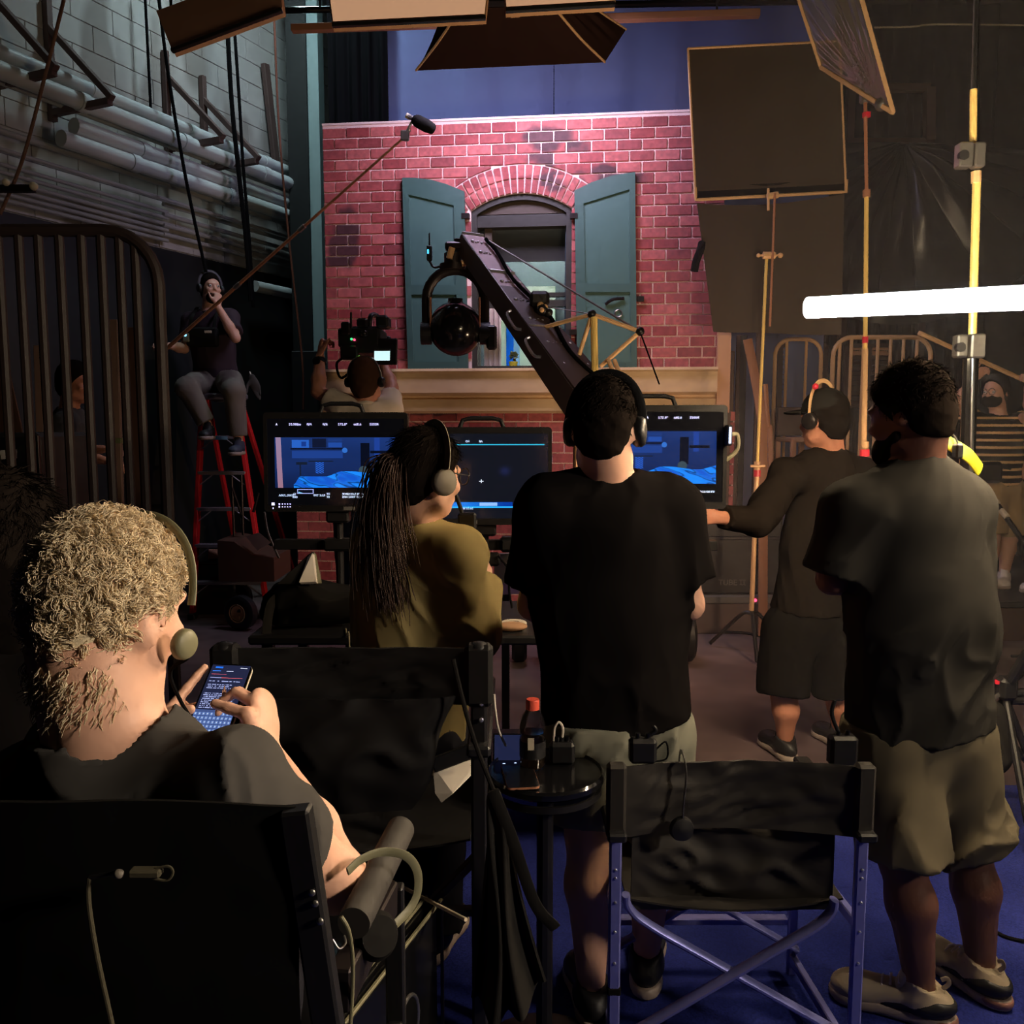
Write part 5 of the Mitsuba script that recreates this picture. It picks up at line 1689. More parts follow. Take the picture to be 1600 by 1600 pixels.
part(gt, 'rims', join(rims), 'black_plastic', smooth=True)
part(gt, 'temple', join(*[tube([gl + RH @ V(q * 0.054, 0, 0.004), J['head'] + RH @ V(q * 0.08, 0.0, 0.01)], 0.0018, 6) for q in (-1, 1)]), 'black_plastic')
headphones('headphones', 'cream over-ear headphones on the woman in the mustard shirt', J['head'], RH, 0.97, band='phone_band', cup='phone_band', lift=0.142, out=0.096, cups=1.08, bandr=(0.020, 0.004), off=0.0, cz=-0.02)
rd = thing('handheld_radio', 'black handheld radio raised by the woman in the mustard shirt', 'radio')
rq = P(730, 832, 2.58)
part(rd, 'body', box((0.055, 0.035, 0.12), rq, 0.006), 'black_plastic')
part(rd, 'antenna', rod(rq + V(-0.015, 0, 0.06), P(704, 748, 2.56), 0.006), 'black_plastic')

# ---------------------------------------------------------------- man in the cap
J = {'head': P(1287, 655, 4.0), 'neck': P(1300, 708, 4.03), 'pelvis': P(1262, 955, 4.05)}
J.update(shL=P(1232, 745, 3.93), shR=P(1350, 742, 4.12), elL=P(1185, 815, 3.78), elR=P(1368, 850, 4.2), wrL=P(1118, 808, 3.62), wrR=P(1320, 900, 4.35))
J['handL'] = (V(-0.8, -0.25, 0.05), V(0.1, 0.9, -0.1), V(0, 0, 1), dict(curl=(0.5, 0.6, 0.7, 0.7)))
J['handR'] = (V(-0.9, 0.2, 0.1), V(0, -0.9, 0), V(0, 0, 1), dict(curl=(0.5, 0.5, 0.5, 0.5)))
J.update(hipL=P(1232, 985, 4.02), hipR=P(1292, 985, 4.1), knL=P(1224, 1085, 3.98), knR=P(1308, 1082, 4.1))
J['anL'], J['anR'] = P(1226, 1170, 4.0), P(1312, 1165, 4.12)
J['anL'][2] = J['anR'][2] = 0.09
t = person('man in a dark cap and brown tee reaching toward the right monitor')
RH = head_frame(V(-0.62, 0.78, -0.05))
F, up, RH = human(t, J, V(-0.4, 0.9, 0), 'skin_warm', h=0.011, hd=RH, head_s=1.05)
tee(t, J, F, up, 'tee_brown', sleeve=0.8, hem=0.0, loose=0.035, h=0.011, amp=0.013, freq=7, seed=15, sleeve_loose=0.018, forearm=0.8)
bottoms(t, J, F, up, 'shorts_dark', 1.0, loose=0.035, h=0.011, flare=0.02, top=0.05)
for q in 'LR':
    shoe(t, J['an' + q], V(-0.2, 1, 0), 'shoe_black', 'sole_grey')
part(t, 'hair', hair_cap(J['head'], RH, 1.05, thick=0.010, back=-0.085, front=0.03), 'hair_dark', smooth=True)
cap = Field()
a = lambda x, y, z: J['head'] + RH @ V(x, y, z) * 1.05
cap.ell(a(0, -0.008, 0.035), (0.092, 0.112, 0.108), RH)
cap.cut(a(0, 0, 0.03), RH @ V(0, -0.1, -1))
ct = thing('baseball_cap', 'dark baseball cap on the man in the brown tee', 'cap')
part(ct, 'crown', cap.mesh(0.008), 'soft_black', smooth=True)
brim = Field()
brim.ell(a(0, 0.10, 0.036), (0.082, 0.095, 0.012), RH)
brim.cut(a(0, 0.07, 0.03), RH @ V(0, -1, 0))
part(ct, 'brim', brim.mesh(0.006), 'soft_black', smooth=True)
hp = headphones('headphones', 'headphones with a tan band and red dot over the dark cap', J['head'], RH, 1.05, band='tan_tube', cup='dark_metal', lift=0.168, out=0.108, cups=1.0, bandr=(0.010, 0.004), off=0.0)
part(hp, 'red_dot', ball(P(1274, 604, 3.86), 0.014), 'red_plastic')
cap_man = J

# ---------------------------------------------------------------- boom operator on the ladder
BY = 7.45
J = {'head': P(329, 450, BY), 'neck': P(327, 486, BY + .02), 'pelvis': P(338, 588, BY + .1)}
J.update(shR=P(299, 502, BY + .05), shL=P(360, 497, BY), elR=P(288, 545, BY), elL=P(368, 528, BY - .25), wrR=P(264, 540, BY - .18), wrL=P(340, 478, BY - .3))
J['handL'] = (P(342, 458, BY - .27) - J['wrL'], V(-0.6, 0.5, 0.1), V(-0.3, -0.4, 0.8), dict(curl=(0.9, 0.9, 0.9, 0.9)))
J['handR'] = (P(252, 548, BY - .2) - J['wrR'], V(0, 0.3, 1), V(0, -0.8, 0.3), dict(curl=(0.9, 0.9, 0.9, 0.9)))
J.update(hipR=P(318, 596, BY + .08), hipL=P(358, 596, BY + .08), knR=P(292, 606, BY - .38), knL=P(366, 612, BY - .38), anR=P(326, 668, BY - .34), anL=P(373, 692, BY - .36))
t = person('boom operator in a dark tee and grey trousers sitting on top of the red ladder')
RH = head_frame(V(0.62, -0.76, 0.06))
F, up, RH = human(t, J, V(0.2, -0.97, 0), 'skin_fair', h=0.011, hd=RH)
tee(t, J, F, up, 'tee_plum', sleeve=0.72, hem=0.0, loose=0.026, h=0.011, seed=18, belly=1.08)
bottoms(t, J, F, up, 'trousers_grey', 1.86, loose=0.026, h=0.011, name='trousers', flare=0.0, top=0.06)
shoe(t, J['anR'], V(0.15, -1, 0), 'shoe_black', 'sole_grey', z0=J['anR'][2] - 0.1)
shoe(t, J['anL'], V(0.1, -1, 0), 'shoe_navy', 'sole_grey', z0=J['anL'][2] - 0.1)
part(t, 'hair', hair_cap(J['head'], RH, 1, thick=0.008, back=-0.07, front=0.05), 'hair_dark', smooth=True)
fb = Field()
fb.ell(J['head'] + RH @ V(0, 0.052, -0.09), (0.062, 0.058, 0.05), RH)
fb.ell(J['head'] + RH @ V(0, 0.05, -0.02), (0.06, 0.08, 0.045), RH, op='sub')
part(t, 'beard', fb.mesh(0.008), 'hair_dark', smooth=True)
eyes(t, J['head'], RH)
headphones('headphones', 'black headphones on the boom operator', J['head'], RH, 1.0, band='black_plastic', cup='black_plastic', lift=0.138)
hn = thing('mixer_harness', 'black chest harness with a small recorder bag on the boom operator', 'harness')
hc_ = J['neck'] * 0.5 + J['pelvis'] * 0.5 + V(-0.02, -0.185, 0.04)
part(hn, 'bag', box((0.26, 0.07, 0.16), hc_, 0.02), 'soft_black')
part(hn, 'strap', join(*[tube(smooth_path([hc_ + V(q * .1, -.02, .07), J['neck'] + V(q * .1, -.13, -.06), J['neck'] + V(q * .1, 0.0, 0.03)]), 1.0, 8, flat=(0.016, 0.004, V(0, 1, .3))) for q in (-1, 1)]), 'soft_black')
part(hn, 'label', box((0.06, 0.005, 0.02), hc_ + V(0.06, -0.037, 0.04), 0.001), 'cream_plastic')
mat('blue_led', (120, 200, 255), 0.5)
part(hn, 'transmitter', box((0.05, 0.03, 0.07), hc_ + V(-0.12, -0.05, -0.01), 0.006), 'olive_plastic')
part(hn, 'indicator', ball(hc_ + V(-0.12, -0.068, 0.01), 0.012), 'blue_led', emit=(0.4, 1.1, 2.0), weight=0.05)
boom_man = J

# ---------------------------------------------------------------- camera operator in the cream shirt
OY = 4.9
J = {'head': P(572, 594, OY), 'neck': P(571, 628, OY), 'pelvis': P(574, 790, OY)}
J.update(shL=P(538, 638, OY), shR=P(607, 640, OY + .06), elL=P(497, 612, OY + .05), elR=P(612, 606, OY + .22), wrL=P(500, 558, OY + .16), wrR=P(600, 572, OY + .36))
J['handL'] = (V(0.12, 0.15, 1), V(0.9, 0.3, 0), V(0.2, -0.9, 0), dict(curl=(1.0, 1.1, 1.1, 1.1)))
J['handR'] = (V(-0.3, 0.6, 0.7), V(-0.9, 0.1, 0.1), V(-0.3, -0.6, 0.6), dict(curl=(0.8, 0.9, 0.9, 0.9)))
PZ = 0.22
J.update(hipL=P(552, 815, OY), hipR=P(597, 815, OY + .04))
J['knL'], J['knR'] = J['hipL'] + V(-.01, -.02, -.42), J['hipR'] + V(.01, .0, -.42)
J['anL'], J['anR'] = V(J['knL'][0], OY, PZ + .09), V(J['knR'][0], OY + .05, PZ + .09)
t = person('camera operator in a cream tee with a raised left arm, seen from behind')
RH = head_frame(V(0.2, 0.95, 0.18))
F, up, RH = human(t, J, V(0.1, 1, 0), 'skin_warm', h=0.010, hd=RH)
tee(t, J, F, up, 'tee_cream', sleeve=0.62, hem=0.0, loose=0.024, h=0.010, amp=0.009, seed=22)
bottoms(t, J, F, up, 'jeans', 1.9, h=0.012, name='trousers')
for q in 'LR':
    shoe(t, J['an' + q], V(0, 1, 0), 'shoe_black', 'sole_grey', z0=PZ)
part(t, 'hair', hair_cap(J['head'], RH, 1, thick=0.014, back=-0.08, front=0.05), 'hair_brown', smooth=True)
headphones('headphones', 'thin dark headphones on the camera operator in the cream tee', J['head'], RH, 1.02, band='steel', cup='black_plastic', lift=0.13, cups=0.8, bandr=(0.007, 0.003), off=-0.02)
wt = thing('wristwatch', 'dark wristwatch on the raised arm of the camera operator', 'watch')
wd_ = unit(J['wrL'] - J['elL'])
wc = J['wrL'] - wd_ * 0.03
part(wt, 'strap', lathe([(0.033, -0.012), (0.037, -0.012), (0.037, 0.012), (0.033, 0.012)], 20, wc, frame(wd_)), 'black_plastic')
part(wt, 'face', lathe([(0, 0), (0.022, 0), (0.022, 0.01), (0, 0.01)], 20, wc + V(-0.01, -0.034, 0), frame(V(-0.2, -1, 0))), 'gloss_black')
ab = thing('apple_box', 'low wooden box the camera operator stands on', 'box')
part(ab, 'case', box((0.62, 0.5, PZ - .002), (J['pelvis'][0], OY + 0.03, PZ / 2), 0.008), 'timber')
camera_man = J

# ---------------------------------------------------------------- crew member behind the black gate
GY = 5.55
J = {'head': P(118, 598, GY), 'neck': P(108, 640, GY), 'pelvis': P(108, 775, GY)}
J.update(shR=P(102, 662, GY - .16), shL=P(112, 660, GY + .16), elR=P(92, 706, GY - .22), elL=P(130, 712, GY + .2), wrR=P(160, 702, GY - .24), wrL=P(165, 720, GY + .1))
J['handR'] = (V(1, 0, 0.02), V(0, 0, -1), V(0, 0.8, 0.2), dict(curl=(0.5, 0.5, 0.5, 0.5)))
J['handL'] = (V(1, 0, -0.1), V(0, 0, -1), V(0, -0.8, 0.2), dict(curl=(0.5, 0.5, 0.5, 0.5)))
J.update(hipR=P(108, 800, GY - .08), hipL=P(110, 800, GY + .08), knR=P(112, 905, GY - .1), knL=P(116, 905, GY + .1))
J['anR'], J['anL'] = V(P(110, 900, GY)[0], GY - .1, 0.09), V(P(112, 900, GY)[0], GY + .1, 0.09)
t = person('crew member in dark tee and jeans reaching out an arm behind the black gate')
RH = head_frame(V(0.95, -0.15, -0.1))
F, up, RH = human(t, J, V(1, 0, 0), 'skin_warm', h=0.011, hd=RH)
tee(t, J, F, up, 'tee_charcoal', sleeve=0.9, hem=0.02, loose=0.03, h=0.012, seed=25)
bottoms(t, J, F, up, 'jeans', 1.95, h=0.012, name='trousers')
for q in 'LR':
    shoe(t, J['an' + q], V(1, 0, 0), 'shoe_black', 'sole_grey')
part(t, 'hair', hair_cap(J['head'], RH, 1, thick=0.02, back=-0.12, front=0.05), 'hair_dark', smooth=True)

# ---------------------------------------------------------------- woman in the striped shirt
SY_, SZ = 6.7, 0.30
J = {'head': P(1555, 612, SY_), 'neck': P(1560, 650, SY_), 'pelvis': P(1558, 750, SY_), 'z0': SZ}
J.update(shR=P(1530, 662, SY_ - .02), shL=P(1590, 664, SY_ + .02), elR=P(1493, 630, SY_ - .12), elL=P(1610, 645, SY_ - .2), wrR=P(1522, 592, SY_ - .2), wrL=P(1606, 605, SY_ - .3))
J['handR'] = (P(1538, 577, SY_ - .2) - J['wrR'], V(0.3, -0.9, 0), V(0.5, 0, 0.8), dict(curl=(1.1, 1.1, 1.1, 1.1)))
J['handL'] = (V(-0.2, -0.3, 1), V(-0.9, -0.2, 0), V(0, -0.9, 0), dict(curl=(1.1, 1.1, 1.1, 1.1)))
J.update(hipR=P(1544, 768, SY_ - .02), hipL=P(1575, 768, SY_ + .03), knR=P(1550, 838, SY_ - .06), knL=P(1578, 838, SY_ + .05))
J['anR'], J['anL'] = V(P(1547, 900, SY_ - .05)[0], SY_ - .05, SZ + .09), V(P(1580, 900, SY_)[0], SY_ + .1, SZ + .09)
t = person('woman in a striped tee, tan shorts and black mask, holding up a pole')
RH = head_frame(V(-0.82, -0.55, -0.08))
F, up, RH = human(t, J, V(-0.3, -0.95, 0), 'skin_fair', h=0.011, hd=RH, bulk=1.0)
tee(t, J, F, up, 'tee_striped', sleeve=0.55, hem=0.04, loose=0.03, h=0.011, seed=28)
bottoms(t, J, F, up, 'shorts_tan', 0.95, loose=0.03, h=0.011, flare=0.02)
for q in 'LR':
    shoe(t, J['an' + q], V(-0.5, -0.85, 0), 'shoe_white', 'sole_grey', z0=SZ, L=0.24)
part(t, 'hair', hair_cap(J['head'], RH, 1, thick=0.018, back=-0.16, front=0.035, slope=0.95), 'hair_dark', smooth=True)
fm = Field()
fm.ell(J['head'] + RH @ V(0, 0.05, -0.065), (0.072, 0.072, 0.055), RH)
fm.cut(J['head'] + RH @ V(0, 0.0, -0.02), RH @ V(0, -0.9, 0.5))
part(t, 'face_mask', fm.mesh(0.007), 'soft_black', smooth=True)
eyes(t, J['head'], RH)
wb_ = thing('waist_bag', 'black belt bag worn by the woman in the striped tee', 'bag')
wq = P(1536, 738, SY_ - .2)
part(wb_, 'pouch', box((0.20, 0.10, 0.16), wq + V(0.03, 0, 0), 0.03), 'soft_black')
part(wb_, 'belt', tube(smooth_path([wq + V(-0.05, 0.05, 0.04), wq + V(0.1, 0.0, 0.05), wq + V(0.26, 0.08, 0.03)]), 1.0, 8, flat=(0.02, 0.004, V(0, -1, 0))), 'black_cloth')
gl = J['head'] + RH @ V(0, 0.106, 0.006)
gt = thing('eyeglasses', 'dark framed eyeglasses on the woman in the striped tee', 'glasses')
part(gt, 'rims', join(*[trimesh.Trimesh((tor.vertices @ (RH @ frame(V(0, 1, 0))).T) + gl + RH @ V(q * 0.03, 0, 0), tor.faces, process=False) for q in (-1, 1)]), 'black_plastic', smooth=True)
striped = J
# crew member cut off by the right edge
EY = 6.9
J = {'head': P(1640, 590, EY), 'neck': P(1638, 628, EY), 'pelvis': P(1632, 755, EY), 'z0': SZ}
J.update(shR=P(1606, 648, EY), shL=P(1672, 648, EY), elR=P(1598, 700, EY - .1), elL=P(1690, 705, EY), wrR=P(1602, 745, EY - .25), wrL=P(1680, 760, EY - .2))
J.update(hipR=P(1615, 772, EY), hipL=P(1650, 772, EY), knR=P(1606, 842, EY - .05), knL=P(1652, 842, EY))
J['anR'], J['anL'] = V(P(1592, 900, EY)[0], EY - .3, SZ + .09), V(P(1655, 900, EY)[0], EY, SZ + .09)
t = person('crew member in dark clothes and white trainers cut off by the right edge')
F, up, RH = human(t, J, V(-0.3, -0.95, 0), 'skin_fair', h=0.012)
tee(t, J, F, up, 'tee_black', sleeve=0.9, hem=0.04, loose=0.03, h=0.012, seed=31)
bottoms(t, J, F, up, 'jeans_dark', 1.9, h=0.012, name='trousers')
for q in 'LR':
    shoe(t, J['an' + q], V(-0.9, -0.4, 0), 'shoe_white', 'sole_grey', z0=SZ)
part(t, 'hair', hair_cap(J['head'], RH, 1, thick=0.015), 'hair_dark', smooth=True)

# ---------------------------------------------------------------- person in the dark at the left edge
LY = 1.62
J = {'head': P(6, 850, LY), 'neck': P(-14, 975, LY - .02)}
J['pelvis'] = J['neck'] + V(0, 0.03, -0.5)
J.update(shL=J['neck'] + V(-.18, 0, -.07), shR=J['neck'] + V(.18, 0, -.07))
J.update(elL=J['shL'] + V(-.03, .1, -.25), elR=J['shR'] + V(0.02, .1, -.25))
J.update(wrL=J['elL'] + V(.1, .22, .02), wrR=J['elR'] + V(-.08, .22, .02))
J.update(hipL=J['pelvis'] + V(-.08, .05, -.03), hipR=J['pelvis'] + V(.08, .05, -.03))
J.update(knL=J['hipL'] + V(-.02, .42, 0), knR=J['hipR'] + V(0, .42, 0))
J.update(anL=J['knL'] + V(0, .05, -.42), anR=J['knR'] + V(0, .05, -.42))
t = person('dark haired person sitting in the dark at the left edge behind the curly haired man')
F, up, RH = human(t, J, V(0.1, 1, 0), 'skin_fair', h=0.012)
tee(t, J, F, up, 'tee_black', sleeve=0.9, hem=0.02, loose=0.03, h=0.012, seed=33)
bottoms(t, J, F, up, 'jeans_dark', 1.9, h=0.013, name='trousers')
for q in 'LR':
    shoe(t, J['an' + q], V(0, 1, 0), 'shoe_black', 'sole_grey', z0=J['an' + q][2] - .09)
part(t, 'hair', hair_cap(J['head'], RH, 1, thick=0.024, back=-0.19, front=0.05, bump=0.010), 'hair_dark', smooth=True)
fuzz(t, J['head'], RH, 1.0, 'hair_dark', 2200, 0.04, thick=0.024, back=-0.13, seed=44, lift=0.15)
hf = Field()
hf.ell(J['head'] + RH @ V(0.02, -0.055, -0.10), (0.105, 0.06, 0.13), RH)
hf.wrinkle = lambda p: 0.008 * (meshkit.fbm(p * 40, 2) - 0.5)
part(t, 'hair_fall', hf.mesh(0.009), 'hair_dark', smooth=True)
dark_person = J
# ================================================================ monitors on the video cart
def text_line(items, C, R, off, h, depth=0.0006):
    """items: (text, x, y) in the plane's own metres; one joined mesh of lettering."""
    ms = []
    for s, x, y in items:
        m = meshkit.text_mesh(s, h, depth, bold=True)
        v = np.array(m.vertices) + [x, y, off]
        ms.append(trimesh.Trimesh(v @ np.asarray(R).T + C, m.faces, process=False))
    return join(*ms)


def bed_tex(p, n, uv):
    x, y = uv.x, uv.y
    c = mix([0.004, 0.012, 0.06], [0.010, 0.035, 0.17], smoothstep(0.1, 0.75, y) * (0.6 + 0.5 * noise(x * 6, y * 5)))
    def rect(x0, x1, y0, y1):
        return (x > x0) & (x < x1) & (y > y0) & (y < y1)
    c = dr.select(rect(0.18, 0.55, 0.545, 0.63), mi.Color3f(0.012, 0.05, 0.26), c)
    c = dr.select(rect(0.17, 0.56, 0.645, 0.66), mi.Color3f(0.001, 0.002, 0.008), c)
    c = dr.select(rect(0.18, 0.305, 0.665, 0.755), mi.Color3f(0.02, 0.12, 0.55), c)
    c = dr.select(rect(0.25, 0.285, 0.68, 0.735), mi.Color3f(0.008, 0.04, 0.25), c)
    c = dr.select(rect(0.33, 0.43, 0.665, 0.77), mi.Color3f(0.004, 0.008, 0.03), c)
    c = dr.select(rect(0.445, 0.545, 0.67, 0.725), mi.Color3f(0.014, 0.07, 0.36), c)
    c = dr.select(rect(0.445, 0.545, 0.735, 0.77), mi.Color3f(0.010, 0.04, 0.2), c)
    c = dr.select(rect(0.78, 0.82, 0.56, 0.78), mi.Color3f(0.012, 0.05, 0.3), c)
    c = dr.select(rect(0.68, 0.745, 0.42, 0.72), mi.Color3f(0.001, 0.003, 0.012), c)
    c = dr.select(rect(0.75, 0.9, 0.60, 0.63), mi.Color3f(0.001, 0.003, 0.012), c)
    lampd = dr.square((x - 0.565) / 0.02) + dr.square((y - 0.635) / 0.03)
    c = dr.select(lampd < 1, mi.Color3f(0.03, 0.16, 0.6), c)
    c = dr.select(rect(0.21, 0.29, 0.47, 0.50) | rect(0.235, 0.245, 0.34, 0.48) | rect(0.30, 0.48, 0.505, 0.515), mi.Color3f(0.006, 0.012, 0.03), c)
    st = (x - 0.35) * 40 + (y - 0.45) * 45
    c = dr.select(rect(0.35, 0.41, 0.37, 0.50) & (st - dr.floor(st) < 0.5), mi.Color3f(0.02, 0.14, 0.75), c)
    head = dr.square((x - 0.70) / 0.035) + dr.square((y - 0.405) / 0.05)
    c = dr.select(head < 1, mi.Color3f(0.04, 0.07, 0.09), c)
    top = 0.335 + 0.06 * smoothstep(0.42, 0.55, x) - 0.03 * smoothstep(0.6, 0.8, x) + 0.05 * smoothstep(0.82, 0.98, x) - 0.09 * smoothstep(0.24, 0.19, x)
    bed = (x > 0.19) & (y < top)
    a = x * 9 + y * 14
    f = noise(a, x * 14 - y * 5) * 0.6 + 0.4 * noise(x * 20 + y * 30, y * 9)
    crease = smoothstep(0.06, 0.0, dr.abs(f - 0.5)) * 0.75
    blue = mix([0.006, 0.10, 0.62], [0.01, 0.26, 1.0], smoothstep(0.25, 0.7, f)) * (1 - crease)
    c = dr.select(bed, blue, c)
    strip = (x > 0.062 + 0.022 * (0.8 - y)) & (x < 0.10 + 0.022 * (0.8 - y))
    c = dr.select(strip, mix([0.34, 0.16, 0.20], [0.30, 0.23, 0.40], y), c)
    inside = (y > 0.205) & (y < 0.785)
    c = dr.select(inside & (x > 0.055) & (x < 0.95), c, mi.Color3f(0.0008, 0.001, 0.002))
    # histogram box in the lower bar
    hb = (x > 0.215) & (x < 0.335) & (y > 0.135) & (y < 0.19)
    hi = (x > 0.222) & (x < 0.328) & (y > 0.143) & (y < 0.182)
    hist = y < 0.143 + 0.04 * smoothstep(0.26, 0.222, x) * noise(x * 160)
    c = dr.select(hb, dr.select(hi, dr.select(hist, mi.Color3f(0.2, 0.7, 1.0), mi.Color3f(0.002, 0.003, 0.01)), mi.Color3f(0.4, 0.45, 0.9)), c)
    return c * 1.0


def dark_tex(p, n, uv):
    x, y = uv.x, uv.y
    c = mi.Color3f(0.0045, 0.006, 0.012)
    d = dr.square((x - 0.66) / 0.035) + dr.square((y - 0.56) / 0.045)
    c = c + mi.Color3f(0.006, 0.009, 0.05) * dr.exp(-d)
    c = dr.select((y > 0.862) & (y < 0.875) & (x < 0.97), mi.Color3f(0.03, 0.5, 0.75), c)
    c = dr.select((y > 0.125) & (y < 0.145) & (x < 0.88), mi.Color3f(0.02, 0.45, 0.95), c)
    c = dr.select((y > 0.145) & (y < 0.195) & (x < 0.72), mix([0.01, 0.2, 0.8], [0.0, 0.04, 0.35], smoothstep(0.3, 0.7, x)), c)
    c = dr.select((y > 0.15) & (y < 0.19) & (x > 0.46) & (x < 0.60), mi.Color3f(0.3, 0.55, 1.0), c)
    cr = ((dr.abs(x - 0.475) < 0.004) & (dr.abs(y - 0.44) < 0.022)) | ((dr.abs(y - 0.44) < 0.005) & (dr.abs(x - 0.475) < 0.017))
    c = dr.select(cr, mi.Color3f(0.8, 0.9, 1.0), c)
    return c


def monitor(label, px, py, y, w, h, yaw, tex, texts_top, texts_low, icons, handle):
    C = P(px, py, y)
    R0 = frame(V(math.sin(yaw), -math.cos(yaw), 0.05))
    R = np.stack([R0[:, 0], R0[:, 1], R0[:, 2]], 1)
    t = thing('monitor', label, 'monitor')
    part(t, 'housing', prism(slab_r(w, h, 0, 0.014), -0.05, -0.001, C, R), 'black_plastic', smooth=35)
    part(t, 'bezel', prism(slab_r(w, h, 0, 0.014).difference(slab_r(w - 0.028, h - 0.05, 0, 0.004)), -0.002, 0.004, C, R), 'black_metal', smooth=35)
    part(t, 'screen', screen_quad(C, R, w - 0.026, h - 0.048, 0.0005), 'gloss_black', smooth=False, uv=UV4, emit=proc(tex), weight=0.35)
    g = [C + R @ V(-0.085, h / 2 - 0.004, -0.025), C + R @ V(-0.07, h / 2 + 0.035, -0.025), C + R @ V(0.07, h / 2 + 0.035, -0.025), C + R @ V(0.085, h / 2 - 0.004, -0.025)]
    g = [q + R @ V(handle, 0, 0) for q in g]
    part(t, 'handle', tube([g[0], g[0] * .2 + g[1] * .8, g[1] * .8 + g[2] * .2, g[2] * .8 + g[1] * .2, g[3] * .2 + g[2] * .8, g[3]], 0.0085, 10), 'black_plastic')
    tm = []
    if texts_top:
        part(t, 'lettering', text_line([(s, -w / 2 + x * w, h / 2 - 0.05) for s, x in texts_top], C, R, 0.0012, 0.008), 'white_plastic', smooth=False, emit=(0.75, 0.8, 1.5), weight=0.05)
    if texts_low:
        part(t, 'lettering', text_line([(s, -w / 2 + x * w, -h / 2 + yy) for s, x, yy in texts_low], C, R, 0.0012, 0.0075), 'white_plastic', smooth=False, emit=(0.6, 0.85, 1.3), weight=0.05)
    if icons:
        ds = [box((0.012, 0.012, 0.001), C + R @ V(-w / 2 + 0.034, -h / 2 + 0.030, 0.0046), 0.001, R), box((0.004, 0.006, 0.001), C + R @ V(-w / 2 + 0.034, -h / 2 + 0.014, 0.0046), 0.0005, R)]
        for k, x in enumerate((0.058, 0.070, 0.080, 0.090, 0.100)):
            for yy in (0.030, 0.019):
                ds.append(box((0.0042 if k else 0.006,) * 2 + (0.001,), C + R @ V(-w / 2 + x, -h / 2 + yy, 0.0046), 0.0005, R))
        part(t, 'button_lights', join(*ds), 'white_plastic', smooth=False, emit=(1.0, 1.0, 2.4), weight=0.05)
    part(t, 'name_plate', box((0.045, 0.014, 0.002), C + R @ V(0.05 * (1 if icons else -1), -h / 2 + 0.012, 0.0045), 0.001, R), 'grey_plastic')
    part(t, 'yoke', box((0.09, 0.05, 0.06), C + R @ V(0, -h / 2 - 0.02, -0.04), 0.008, R), 'black_metal')
    return C, R


TOP = [('A', 0.085), ('23.98fps', 0.175), ('N/A', 0.30), ('N/A', 0.41), ('172.8\u00b0', 0.515), ('nd0.6', 0.625), ('3200K', 0.735)]
LOW = [('A001_C001', 0.10, 0.060), ('EI', 0.20, 0.064), ('800', 0.195, 0.053), ('SHT 1:15', 0.34, 0.060), ('TC', 0.43, 0.065), ('T3', 0.43, 0.053), ('00:02:15.21', 0.54, 0.065), ('SXH 100%', 0.54, 0.053), ('02:31', 0.64, 0.065), ('00:00', 0.64, 0.053), ('10:11:00:00', 0.80, 0.060)]
MC1, MR1 = monitor('left video monitor showing a blue lit bed, behind the woman in the mustard shirt', 525, 722, 3.35, 0.556, 0.384, 0.02, bed_tex, TOP, LOW, True, 0.02)
MC2, MR2 = monitor('middle video monitor, nearly dark with a cyan line, beside the man in black', 757, 744, 3.3, 0.515, 0.374, 0.03, dark_tex, None, [('N 11.61', 0.34, 0.060), ('0.47 NMF', 0.82, 0.060), ('CH', 0.36, 0.316), ('BA', 0.46, 0.316)], False, -0.01)
MC3, MR3 = monitor('right video monitor showing a blue lit bed, beside the man in the black tee', 1024, 714, 3.2, 0.52, 0.382, -0.07, bed_tex, TOP, LOW, False, -0.01)
for C, R, lab in ((MC1, MR1, 'monitor stand pole under the left video monitor'), (MC2, MR2, 'monitor stand pole under the middle video monitor'), (MC3, MR3, 'monitor stand pole under the right video monitor')):
    t = thing('monitor_post', lab, 'post')
    b = C + R @ V(0, -0.215, -0.05)
    part(t, 'post', rod(b, V(b[0], b[1], 0.84), 0.016), 'black_metal')
    part(t, 'clamp', box((0.12, 0.06, 0.05), V(b[0], b[1], b[2] - 0.11), 0.01), 'black_metal')
# black rail rig across the posts
t = thing('monitor_rail', 'black horizontal rail rig under the three video monitors', 'rail')
part(t, 'rail', bar(P(430, 850, 3.42), P(1120, 852, 3.36), 0.04, 0.04), 'black_metal')
for px in (600, 800, 985, 1080):
    part(t, 'grip', box((0.10, 0.07, 0.06), P(px, 850, 3.38), 0.015), 'black_plastic')
# the cart
t = thing('video_cart', 'black video cart with a flat top that carries the monitors and gear', 'cart')
c0, c1 = P(425, 962, 3.35), P(1035, 962, 3.35)
ZT = 0.84
part(t, 'top', box((c1[0] - c0[0], 0.62, 0.035), ((c0[0] + c1[0]) / 2, 3.34, ZT - 0.018), 0.008), 'black_plastic')
part(t, 'lower_shelf', box((c1[0] - c0[0] - 0.1, 0.5, 0.03), ((c0[0] + c1[0]) / 2, 3.34, 0.28), 0.008), 'black_plastic')
for x in (c0[0] + 0.06, c1[0] - 0.06):
    for yy in (3.08, 3.6):
        k = part(t, 'leg', bar(V(x, yy, 0.12), V(x, yy, ZT - 0.03), 0.04), 'black_metal')
        part(t, 'wheel', lathe([(0, -0.018), (0.05, -0.018), (0.06, -0.01), (0.06, 0.01), (0.05, 0.018), (0, 0.018)], 20, V(x, yy, 0.06), frame(V(1, 0, 0))), 'black_plastic')
